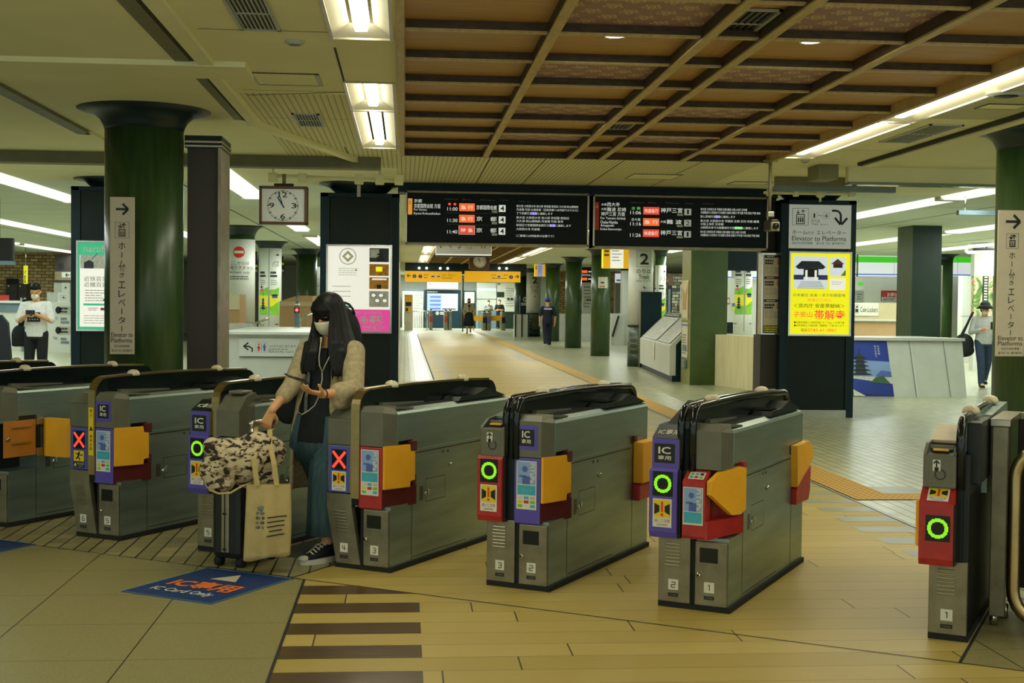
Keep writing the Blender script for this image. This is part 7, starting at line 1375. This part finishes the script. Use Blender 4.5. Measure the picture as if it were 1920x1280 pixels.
# black top
m = WB(W_); m.loft([(pv + V3(0, 0, -.06), .172, .13, rot), (pv + V3(0, 0, .0), .168, .125, rot), (wa, .142, .112, rot), (ch + V3(0, 0, -.05), .150, .112, rot), (ch + V3(0, 0, .05), .165, .105, rot), (nk + V3(0, 0, -.045), .105, .085, rot), (nk + V3(0, 0, -.02), .07, .07, rot)], 'black_cloth')
m.chain([nk + RS * .05 + V3(0, 0, -.06), rs], [.05, .04], 'black_cloth'); m.chain([nk - RS * .05 + V3(0, 0, -.06), ls], [.05, .04], 'black_cloth'); m.remesh('top', W_, .012, 4)
# cardigan: sleeves to the forearm, open front, long tails
m = WB(W_); az = math.atan2(D.y, D.x)
rc = re.lerp(rw, .42); lc = le.lerp(lw, .45)
m.chain([nk + RS * .06 + V3(0, 0, -.055), rs, re, rc], [.058, .064, .056, .05], 'linen'); m.chain([nk - RS * .06 + V3(0, 0, -.055), ls, le, lc], [.058, .066, .064, .062], 'linen')
m.cap(le + V3(-.02, 0, -.05), lc + V3(0, 0, -.05), .05, .045, 'linen')
kn = pv + V3(0, 0, -.34)
cshell(m, [(nk + V3(0, 0, -.03), .11, .09, .7), (ch + V3(0, 0, .05), .18, .125, .5), (ch + V3(0, 0, -.06), .176, .135, .55), (wa, .175, .14, .7), (pv, .19, .15, .95), (kn, .2, .16, 1.05)], 0, 'linen', .025, 30, az)
m.remesh('cardigan', W_, .011, 5)
# wide trousers
m = WB(W_); m.loft([(pv + V3(0, 0, -.16), .15, .12, rot), (pv + V3(0, 0, -.05), .17, .128, rot), (pv + V3(0, 0, .08), .15, .112, rot)], 'denim_teal', 32)
for h_, k_, a_ in ((lh, lk, la), (rh, rk, ra)):
    m.loft([(h_ + V3(0, 0, .13), .10, .09, rot, 0), (h_ + V3(0, 0, -.06), .115, .115, rot, .5), (h_.lerp(k_, .6), .118, .118, rot, 1), (k_, .115, .112, rot, 1.3), (k_.lerp(a_, .6), .118, .11, rot, 1.6), (a_ + V3(0, 0, .06), .12, .108, rot, 1.8)], 'denim_teal', 40, 11, .05)
m.build('trousers', W_)
def sneaker(root, a_, dr, label=None):
    s = V3(dr.y, -dr.x, 0); o = thing if False else None
    m = WB(root); b = V3(a_.x, a_.y, 0); H0 = a_.z - .09
    L_ = [(-.085, .03, .062, .09), (-.07, .042, .062, .105), (-.03, .046, .05, .125), (.03, .047, .03, .105), (.07, .049, .02, .085), (.11, .05, .02, .064), (.15, .044, .02, .05), (.178, .024, .02, .04)]
    vs = []; fs = []; n = 12
    for y, w2, _, h in L_:
        for j in range(n): t_ = 2 * math.pi * j / n; vs.append(b + dr * y + s * w2 * math.cos(t_) + V3(0, 0, H0 + .022 + (h - .022) * (.5 + .5 * math.sin(t_))))
    for i in range(len(L_) - 1): fs += [(i * n + j, i * n + (j + 1) % n, (i + 1) * n + (j + 1) % n, (i + 1) * n + j) for j in range(n)]
    fs += [tuple(range(n)), tuple(range((len(L_) - 1) * n, len(L_) * n))]; m.add(vs, fs, 'black_cloth', True); o = m.build('shoe', root)
    m = WB(root); pts = []; 
    for i in range(24):
        t_ = 2 * math.pi * i / 24; y = .047 + .145 * math.cos(t_); w2 = .054 * math.sin(t_) * (1 - .12 * math.cos(t_) ** 2 + .12 * math.cos(t_)); pts.append((y, w2))
    vs = [b + dr * y + s * w2 + V3(0, 0, H0 + z) for z in (0, .03) for y, w2 in pts]; m.add(vs, [tuple(range(24)), tuple(range(24, 48))] + [(i, (i + 1) % 24, 24 + (i + 1) % 24, 24 + i) for i in range(24)], 'sole_white')
    m.ell(b + dr * .165 + V3(0, 0, H0 + .034), (.036, .036, .018), 'sole_white'); m.build('sole', o)
    m = WB(root)
    for q in range(5): y = .03 + .022 * q; z = H0 + .108 - .0105 * q; m.tube([b + dr * y - s * .028 + V3(0, 0, z - .012), b + dr * (y + .004) + V3(0, 0, z + .004), b + dr * (y + .008) + s * .028 + V3(0, 0, z - .012)], .005, 'sole_white', 6)
    m.tube([b + dr * .03 + V3(0, 0, H0 + .1), b + dr * .05 - s * .03 + V3(0, 0, H0 + .1), b + dr * .08 - s * .02 + V3(0, 0, H0 + .085)], .0035, 'sole_white', 6); m.tube([b + dr * .03 + V3(0, 0, H0 + .1), b + dr * .05 + s * .03 + V3(0, 0, H0 + .1), b + dr * .075 + s * .028 + V3(0, 0, H0 + .08)], .0035, 'sole_white', 6); m.build('laces', o)
sneaker(W_, la + V3(0, 0, -.005), DF); sneaker(W_, ra + V3(0, 0, -.02), D)
m = WB(W_); wq = lw.lerp(le, .08); dq = (le - lw).normalized(); aq = dq.cross(V3(0, 0, 1)).normalized(); bq = aq.cross(dq); m.tube([wq + (aq * math.cos(t_ * math.pi / 8) + bq * math.sin(t_ * math.pi / 8)) * .027 for t_ in range(17)], .0035, 'dark_brown', 6, False); m.build('bracelet', W_)
# things she carries
L = thing('smartphone', 'dark smartphone held in the hand of the person with long hair', 'phone', tuple(ph)); pu = (at(536, 703, 7.1) - at(575, 717, 7.16)).normalized(); pn = (V3(.1, -.14, 1) - pu * V3(.1, -.14, 1).dot(pu)).normalized(); pw = pn.cross(pu)
def obox(B, c, ax, hs, mt, bev=.004):
    keep = B.M; B.M = B.M @ Matrix.Translation(c) @ Matrix((ax[0], ax[1], ax[2])).transposed().to_4x4(); B.box(-hs[0], -hs[1], -hs[2], hs[0], hs[1], hs[2], mt, bev); B.M = keep
m = WB(L); obox(m, ph + pn * .004, (pu, pw, pn), (.066, .034, .0045), 'dark_brown', .004); m.build('case', L); m = WB(L); obox(m, ph + pn * .009, (pu, pw, pn), (.061, .030, .0006), 'black_gloss', 0); m.build('screen', L)
L = thing('earphones', 'white earphone wires hanging from ears to the phone', 'earphones', tuple(at(602, 700, 7.5))); m = WB(L)
j_ = at(604, 697, 7.49); m.tube([at(602, 634, 7.52), at(601, 645, 7.5), at(598, 670, 7.48), at(599, 685, 7.48), j_], .0035, 'wire_white', 6); m.tube([at(622, 648, 7.5), at(618, 668, 7.48), at(610, 684, 7.48), j_], .003, 'wire_white', 6)
m.tube([j_, at(604, 712, 7.48), at(600, 728, 7.4), at(597, 745, 7.36), at(590, 760, 7.38), at(578, 770, 7.36), at(566, 777, 7.34), at(558, 772, 7.3), at(558, 762, 7.28), at(565, 748, 7.24), at(569, 732, 7.2), at(568, 722, 7.15)], .003, 'wire_white', 6); m.tube([at(602, 632, 7.52), at(602, 642, 7.515)], .006, 'wire_white', 8); m.build('wire', L)
L = thing('backpack', 'black backpack on the back of the person with long hair', 'backpack', tuple(G(-4.34, 6.50, 1.1))); m = WB(L); c0 = G(-4.385, 6.50, 1.27); gx = Matrix((gR, gG, V3(0, 0, 1))).transposed()
m.ell(c0, (.135, .08, .2), 'black_cloth', gx, 24); m.ell(c0 + V3(0, 0, -.08), (.14, .09, .14), 'black_cloth', gx, 20); m.remesh('bag', L, .014, 4)
m = WB(L); tp = c0 + V3(0, 0, .19); m.tube([tp - gR * .02, tp - gR * .01 + V3(0, 0, .02), tp + gR * .02 + V3(0, 0, .03), tp + gR * .05 + V3(0, 0, .02), tp + gR * .075 + V3(0, 0, -.005), tp + gR * .09 + V3(0, 0, -.04)], .007, 'black_cloth', 8); m.build('handle', L)
m = WB(L)
for sh in (rs, ls): m.strap([c0 + V3(0, 0, .1), sh.lerp(nk, .3) + V3(0, 0, .06), sh.lerp(nk, .3) + D * .06 + V3(0, 0, .02)], RS, .035, .01, 'black_cloth')
m.build('strap', L)
L = thing('shoulder_bag', 'slouchy black shoulder bag at the hip behind the beige sleeve', 'bag', tuple(at(558, 770, 7.72))); m = WB(L); c0 = at(560, 755, 7.72); m.ell(c0, (.125, .06, .13), 'black_cloth', gx, 20); m.ell(c0 + V3(-.06, 0, -.04), (.1, .05, .09), 'black_cloth', gx, 18); m.ell(c0 + V3(.06, 0, .03), (.1, .06, .1), 'black_cloth', gx, 18); m.remesh('bag', L, .014, 4)
m = WB(L); m.strap([at(580, 690, 7.6), at(578, 715, 7.58), at(574, 745, 7.57), at(573, 772, 7.58)], gR, .02, .004, 'grey_cloth'); m.build('strap', L)
# suitcase
SC0 = G(-4.745, 5.74); L = thing('suitcase', 'black wheeled suitcase with an aluminium seam, held by its silver handle', 'suitcase', tuple(SC0), -TH)
m = MB(); m.box(0, 0, .05, .21, .36, .485, 'suitcase_black', .035)
for q in range(4): m.box(-.004, .06 + .07 * q, .09, .001, .075 + .07 * q, .45, 'suitcase_black', .002)
m.build('shell', L); m = MB(); m.box(.075, -.006, .085, .13, .366, .45, 'steel', .006); m.box(.099, -.008, .08, .105, .368, .455, 'ink')
for z in (.1, .3, .43): m.box(.09, -.012, z, .112, .0, z + .012, 'ink', .003)
m.build('seam_band', L)
for x, y in ((.03, .04), (.18, .04), (.03, .32), (.18, .32)):
    m = MB(); m.tube([(x - .018, y, .03), (x + .018, y, .03)], .028, 'rubber', 14); m.box(x - .02, y - .015, .04, x + .02, y + .015, .062, 'ink', .004); m.build('wheel', L)
m = MB()
for y in (.1, .28): m.tube([(.2, y, .46), (.205, y, .79)], .009, 'chrome', 10)
m.tube([(.205, .085, .80), (.205, .1, .81), (.205, .28, .81), (.205, .295, .80)], .015, 'chrome', 10); m.build('trolley_handle', L)
# camouflage bag lying on the suitcase
L = thing('camouflage_bag', 'camouflage cloth bag lying on top of the black suitcase', 'bag', tuple(G(-4.66, 5.86, .485))); m = WB(L)
pts = [(at(398, 838, 7.22), .055), (at(402, 880, 7.2), .085), (at(425, 862, 7.22), .12), (at(455, 862, 7.26), .125), (at(480, 850, 7.32), .12), (at(508, 848, 7.42), .09)]
for p, r in pts: m.ell(p, (r, r * .85, r * 1.05), 'camo', None, 18)
m.ell(at(412, 905, 7.2), (.085, .07, .055), 'camo'); m.ell(at(475, 895, 7.34), (.13, .1, .07), 'camo'); m.remesh('bag', L, .011, 5)
m = WB(L); m.tube([at(392, 918, 7.14), at(410, 925, 7.12), at(432, 924, 7.13), at(452, 912, 7.16), at(470, 905, 7.18)], .006, 'canvas_tote', 8); m.build('piping', L)
# tote bag hanging off the handle
L = thing('tote_bag', 'beige canvas tote bag hanging from the suitcase handle', 'bag', tuple(at(500, 1045, 7.12))); m = WB(L); tb = []
NX, NZ = 22, 16; fr = []; bk = []
for j in range(NZ + 1):
    v = j / NZ
    for i in range(NX + 1):
        u = i / NX; xl, xr = 463 - 6 * v, 545 - 1 * v + 2 * math.sin(v * 3); x = xl + (xr - xl) * u; y = 907 + 141 * v - 12 * v * (u - .15) * 1.0 + (2.5 * math.sin(u * 9) if v > .95 else 0)
        fold = .012 * math.sin(u * 13 + 1.5) * (.3 + .7 * v) + .05 * math.sin(u * math.pi) * (.25 + .75 * math.sin(min(1, v * 1.15) * math.pi * .62))
        p = at(x, y, 7.17); fr.append(p + V3(0, -.012, 0) - Vector((0, fold, 0))); bk.append(p + V3(0, .012, 0) + Vector((0, fold * .7, 0)))
n1 = NX + 1; q4 = lambda o, j, i: (o + j * n1 + i, o + j * n1 + i + 1, o + (j + 1) * n1 + i + 1, o + (j + 1) * n1 + i); o2 = len(fr)
fs = [q4(0, j, i) for j in range(NZ) for i in range(NX)] + [q4(o2, j, i) for j in range(NZ) for i in range(NX)]
for j in range(NZ): fs += [(j * n1, (j + 1) * n1, o2 + (j + 1) * n1, o2 + j * n1), (j * n1 + NX, (j + 1) * n1 + NX, o2 + (j + 1) * n1 + NX, o2 + j * n1 + NX)]
fs += [(NZ * n1 + i, NZ * n1 + i + 1, o2 + NZ * n1 + i + 1, o2 + NZ * n1 + i) for i in range(NX)]; m.add(fr + bk, fs, 'canvas_tote', True); m.build('bag', L)
m = WB(L)
def fpt(u, v):
    j = min(NZ - 1, int(v * NZ)); i = min(NX - 1, int(u * NX)); return fr[j * n1 + i] + V3(0, -.004, 0)
for q, (v, u0, u1) in enumerate(((.46, .5, .92), (.53, .5, .9), (.6, .52, .9), (.65, .56, .84), (.69, .5, .9))):
    m.strap([fpt(u0 + (u1 - u0) * t_ / 7, v) for t_ in range(8)], (0, 0, 1), .006, .002, 'gate_dark')
for q in range(16):
    a_, r_ = q * 2.4, .03 + .012 * (q % 4); u = .37 + r_ * math.cos(a_) * 1.8; v = .42 + (q / 16) * .22 - .02; c0 = fpt(u, v); m.ell(c0, (.008, .002, .009), 'grey_line', None, 8)
m.ell(fpt(.37, .36), (.022, .003, .016), 'grey_line', None, 10); m.build('print', L)
m = WB(L)
for (x0, y0, x1, y1, x2, y2) in ((482, 910, 476, 860, 479, 808), (519, 910, 514, 870, 506, 812)):
    m.strap([at(x0, y0, 7.14), at(x1, y1, 7.16), at(x2, y2 + 18, 7.28), at(x2, y2 - 6, 7.38), at(x2 + 6, y2 - 8, 7.44)], (1, 0, .05), .028, .004, 'canvas_tote')
m.build('strap', L)

# ---------------------------------------------------------------- people further off
def figure(label, px, foot_y, Y, H, az, look, top, bottom, pose, sleeve=.5, skirt=False, hair='short', mask=None, voxel=.014, shoe='black_cloth', extra=None, hat=None):
    """az: heading (angle of forward direction from +x)"""
    x = at(px, foot_y, Y).x; root = thing('person', label, 'person', (x, Y, 0), az - math.pi / 2); k = H / 1.7
    J = dict(pelvis=(0, 0, .93), waist=(0, 0, 1.06), chest=(0, .005, 1.25), neck=(0, 0, 1.43), head=(0, .03, 1.575), rs=(.185, 0, 1.37), ls=(-.185, 0, 1.37), re=(.23, -.02, 1.1), le=(-.23, -.02, 1.1), rw=(.24, .06, .86), lw=(-.24, .06, .86),
             rh=(.09, 0, .9), lh=(-.09, 0, .9), rk=(.1, .03, .49), lk=(-.1, .03, .49), ra=(.1, 0, .085), la=(-.1, 0, .085)); J.update(pose); J = {a: Vector(b) * k for a, b in J.items()}
    m = MB(); c = J['head']; P, R = head(m, c, look, k); m.chain([c + Vector((0, -.02, -.06)), J['neck'] + V3(0, 0, -.02)], [.055 * k, .06 * k], 'skin')
    m.loft([(J['pelvis'] + V3(0, 0, -.08), .12 * k, .09 * k), (J['pelvis'], .15 * k, .1 * k), (J['waist'], .13 * k, .09 * k), (J['chest'], .16 * k, .105 * k), (J['neck'] + V3(0, 0, -.05), .1 * k, .07 * k)], 'skin')
    for s in 'rl':
        m.chain([J['chest'] + V3(0, 0, .12 * k), J[s + 's'], J[s + 'e'], J[s + 'w']], [.06 * k, .05 * k, .04 * k, .028 * k], 'skin'); d = (J[s + 'w'] - J[s + 'e']).normalized(); hand(m, J[s + 'w'], d, V3(-1 if s == 'r' else 1, .2, .1), .18 * k, (.3, .4, .4), -1 if s == 'r' else 1)
        m.chain([J[s + 'h'], J[s + 'k'], J[s + 'a'], J[s + 'a'] + V3(0, .12 * k, -.04 * k)], [.08 * k, .055 * k, .04 * k, .032 * k], 'skin')
    m.remesh('body', root, max(.009, voxel * .7), 2)
    m = MB(); m.loft([(J['pelvis'] + V3(0, 0, -.06 * k), .178 * k, .128 * k), (J['pelvis'] + V3(0, 0, .02), .178 * k, .128 * k), (J['waist'], .165 * k, .122 * k), (J['chest'], .178 * k, .128 * k), (J['chest'] + V3(0, 0, .1 * k), .155 * k, .1 * k), (J['neck'] + V3(0, 0, -.02), .075 * k, .07 * k)], top)
    for s in 'rl':
        if sleeve <= .5: m.chain([J['chest'] + V3(0, 0, .11 * k), J[s + 's'], J[s + 's'].lerp(J[s + 'e'], sleeve * 2)], [.064 * k, .063 * k, .066 * k], top)
        else: m.chain([J['chest'] + V3(0, 0, .11 * k), J[s + 's'], J[s + 'e'], J[s + 'e'].lerp(J[s + 'w'], (sleeve - .5) * 2)], [.064 * k, .06 * k, .052 * k, .043 * k], top)
    m.remesh('shirt', root, voxel, 4)
    m = MB()
    if skirt: m.loft([(J['waist'], .15 * k, .12 * k, 0, 0), (J['pelvis'], .19 * k, .15 * k, 0, .6), ((J['rk'] + J['lk']) / 2 + V3(0, 0, .12 * k), .24 * k, .2 * k, 0, 1), ((J['rk'] + J['lk']) / 2 + V3(0, 0, -.12 * k), .27 * k, .22 * k, 0, 1.2)], bottom, 36, 10, .04); m.build('skirt', root)
    else:
        m.loft([(J['pelvis'] + V3(0, 0, -.1 * k), .15 * k, .115 * k), (J['pelvis'], .168 * k, .118 * k), (J['waist'] + V3(0, 0, -.02), .145 * k, .105 * k)], bottom)
        for s in 'rl': m.chain([J[s + 'h'] + V3(0, 0, .02), J[s + 'k'], J[s + 'a'] + V3(0, 0, .01)], [.1 * k, .078 * k, .066 * k], bottom)
        m.remesh('trousers', root, voxel, 3)
    for s in 'rl':
        m = MB(); a_ = J[s + 'a']; m.cap(a_ + V3(0, -.03, -.035) * k, a_ + V3(0, .13, -.05) * k, .045 * k, .036 * k, shoe); m.ell(a_ + V3(0, .05, -.075) * k, (.05 * k, .13 * k, .016 * k), 'sole_white'); m.build('shoe', root)
    if hair:
        m = MB(); m.ell(P(0, -.028, .055), (.083 * k, .092 * k, .082 * k), 'hair', R, 18)
        for q in range(7): t_ = -1 + q / 3; m.cap(P(t_ * .045, .05, .108), P(t_ * .066, .074 - .02 * t_ * t_, .066), .014 * k, .007 * k, 'hair', 8)
        if hair != 'short': m.ell(P(0, -.06, -.03), (.085 * k, .05 * k, .1 * k), 'hair', R, 16)
        if hair == 'bun': m.ell(P(0, -.09, .1), (.045 * k, .045 * k, .045 * k), 'hair', R, 14)
        m.remesh('hair', root, max(.009, voxel * .7), 2)
    m = MB()
    for s in (1, -1): m.ell(P(s * .033, .084, .012), (.013 * k, .006 * k, .005 * k), 'ink', R, 8)
    m.build('eyes', root)
    if mask: m = MB(); m.ell(P(0, .058, -.052), (.062 * k, .062 * k, .055 * k), mask, R, 18); [m.tube([P(s * .055, .06, -.03), P(s * .08, -.005, .0)], .003, mask, 6) for s in (1, -1)]; m.build('face_mask', root)
    if hat: m = MB(); hat(m, P, R, k); m.build('hat', root)
    if extra: extra(root, J, P, R, k)
    return root, J, k
CAMW = -math.pi / 2
def loc(root, v): return rootM(root) @ Vector(v)
def man_print(root, J, P, R, k):
    m = MB(); m.add([(-.1, .136, 1.27), (.1, .136, 1.27), (.1, .142, 1.12), (-.1, .142, 1.12)], [(0, 1, 2, 3)], 'ink'); F = Face(m, (.1, .145, 1.12), (-1, 0, 0), (0, 0, 1), .002)
    for q in range(4): F.rect(.03 + .04 * q, .03, .05 + .04 * q, .045, 'paper', 1)
    m.build('shirt_print', root)
phone_pose = dict(re=(.25, .06, 1.12), le=(-.25, .06, 1.12), rw=(.06, .24, 1.22), lw=(-.06, .24, 1.22))
man, J, k = figure('person in a white T-shirt with a dark print, looking at a phone', 68, 730, 21.1, 1.72, CAMW, (0, 1, -.5), 'white_cloth', 'black_cloth', phone_pose, .45, mask='mask_white', extra=man_print)
L = thing('smartphone', 'phone held by the person in the white printed T-shirt', 'phone', tuple(loc(man, (0, .33, 1.27)))); m = MB(); m.box(-.07, -.006, -.035, .07, .006, .035, 'black_gloss', .003); m.build('body', L)
L = thing('shoulder_bag', 'black shoulder bag of the person in the white T-shirt', 'bag', tuple(loc(man, (.27, -.05, .85))), CAMW - math.pi / 2); m = MB(); m.ell((0, 0, .05), (.13, .08, .17), 'black_cloth', None, 18); m.box(-.12, -.06, -.13, .12, .06, .1, 'black_cloth', .03); m.remesh('bag', L, .018, 4); m = MB(); m.strap([(0, 0, .15), (-.05, .1, .45), (-.1, .08, .62), (-.09, -.06, .62), (-.02, -.07, .2)], (1, 0, 0), .05, .008, 'black_cloth'); m.build('strap', L)
walk = dict(rk=(.09, .14, .5), ra=(.09, .2, .09), lk=(-.09, -.04, .49), la=(-.09, -.26, .14))
def capf(m, P, R, k): m.ell(P(0, -.01, .06), (.095 * k, .11 * k, .085 * k), 'royal_blue', R, 18); m.ell(P(0, .1, .06), (.07 * k, .06 * k, .012 * k), 'royal_blue', R, 12)
def yoke(root, J, P, R, k):
    m = MB(); m.loft([(J['chest'] + V3(0, 0, .06 * k), .196 * k, .138 * k), (J['chest'] + V3(0, 0, .13 * k), .17 * k, .118 * k), (J['neck'] + V3(0, 0, -.01), .08 * k, .076 * k)], 'royal_blue'); F = Face(m, (-.13, -.142, J['chest'].z + .03), (1, 0, 0), (0, 0, 1), .002); m.box(-.13, -.142, J['chest'].z + .06, .13, -.13, J['chest'].z + .1, 'paper', .004); m.build('yoke', root)
figure('person in a blue cap and dark navy uniform walking away', 1026, 651, 43.6, 1.66, -CAMW, (0, 1, 0), 'navy_cloth', 'navy_cloth', dict(walk, re=(.27, -.04, 1.1), rw=(.26, .02, .84), le=(-.27, -.02, 1.1), lw=(-.27, .04, .84)), .45, extra=yoke, hat=capf, shoe='sole_white')
def tie(root, J, P, R, k): m = MB(); m.box(-.05, .12, J['neck'].z - .14, .05, .15, J['neck'].z - .02, 'ink', .015); m.box(-.02, .12, J['neck'].z - .3, .02, .14, J['neck'].z - .12, 'ink', .006); m.build('bow', root)
figure('person in a cream blouse, dark mask and long black skirt, far down the walkway', 879, 625, 62, 1.68, CAMW, (0, 1, 0), 'linen', 'black_cloth', dict(walk, re=(.26, -.02, 1.1), le=(-.26, -.02, 1.1)), .85, True, 'long', 'ink', .02, extra=tie)
figure('person in a dark hat and grey clothes waiting behind the far gates', 915.5, 618, 72.5, 1.62, CAMW, (0, 1, -.2), 'grey_cloth', 'grey_cloth', dict(phone_pose), .9, False, 'short', 'mask_white', .022)
figure('person in a black shirt with folded arms waiting behind the far gates', 936, 618, 72.5, 1.66, CAMW, (0, 1, 0), 'black_cloth', 'black_cloth', dict(re=(.25, .04, 1.1), le=(-.25, .04, 1.1), rw=(-.02, .2, 1.1), lw=(.02, .22, 1.14)), .45, False, 'short', 'mask_white', .022)
def bucket(m, P, R, k):
    m.ell(P(0, -.012, .07), (.098 * k, .112 * k, .085 * k), 'black_cloth', R, 18); c = P(0, -.01, .05); u = R.col[2]; vs = []
    m.loft([(P(0, -.01, .075), .1 * k, .115 * k), (P(0, -.01, .045), .125 * k, .14 * k), (P(0, -.01, .0), .165 * k, .175 * k), (P(0, -.01, -.006), .16 * k, .17 * k)], 'black_cloth', 24)
hw, J, k = figure('person in a black bucket hat, pale top and jeans walking at the right', 1843, 728, 23.4, 1.6, CAMW - .15, (.1, 1, -.45), 'grey_knit', 'jeans', dict(walk, re=(.26, .0, 1.1), le=(-.24, .1, 1.1), rw=(.12, .26, 1.16), lw=(-.14, .28, 1.16)), .92, False, 'long', 'mask_white', .013, hat=bucket, shoe='black_cloth')
L = thing('tote_bag', 'big black tote bag on the shoulder of the person in the bucket hat', 'bag', tuple(loc(hw, (.36, -.02, .62))), CAMW - .15 - math.pi / 2); m = MB(); m.ell((0, 0, .18), (.19, .09, .22), 'black_cloth', None, 20); m.ell((0, 0, .08), (.2, .1, .13), 'black_cloth', None, 18); m.remesh('bag', L, .016, 4); m = MB(); m.strap([(.05, .06, .35), (-.05, .08, .6), (-.15, .05, .8), (-.16, -.05, .79), (-.06, -.08, .55), (.05, -.06, .35)], (1, 0, 0), .035, .008, 'black_cloth'); m.build('strap', L)
L = thing('cloth_bag', 'pale cloth bag on the other arm of the person in the bucket hat', 'bag', tuple(loc(hw, (-.3, .08, .72))), CAMW - .15 - math.pi / 2); m = MB(); m.ell((0, 0, .12), (.13, .06, .24), 'grey_knit', None, 18); m.ell((0, 0, 0), (.14, .07, .1), 'grey_knit', None, 16); m.remesh('bag', L, .016, 4); m = MB(); m.strap([(.0, .0, .3), (.03, .0, .5), (.08, -.02, .6)], (1, 0, 0), .03, .006, 'black_cloth'); m.build('strap', L)
L = thing('smartphone', 'phone held by the person in the bucket hat', 'phone', tuple(loc(hw, (-.04, .37, 1.17)))); m = MB(); m.box(-.035, -.006, -.07, .035, .006, .07, 'black_gloss', .003); m.build('body', L)
figure('person with tied-up dark hair and pale top, half hidden beside the shop directory', 1429, 700, 28.5, 1.6, CAMW + .9, (.2, 1, -.1), 'grey_knit', 'black_cloth', {}, .45, False, 'bun', None, .016)
bpy.data.objects.remove(_fo); bpy.data.curves.remove(_fc)
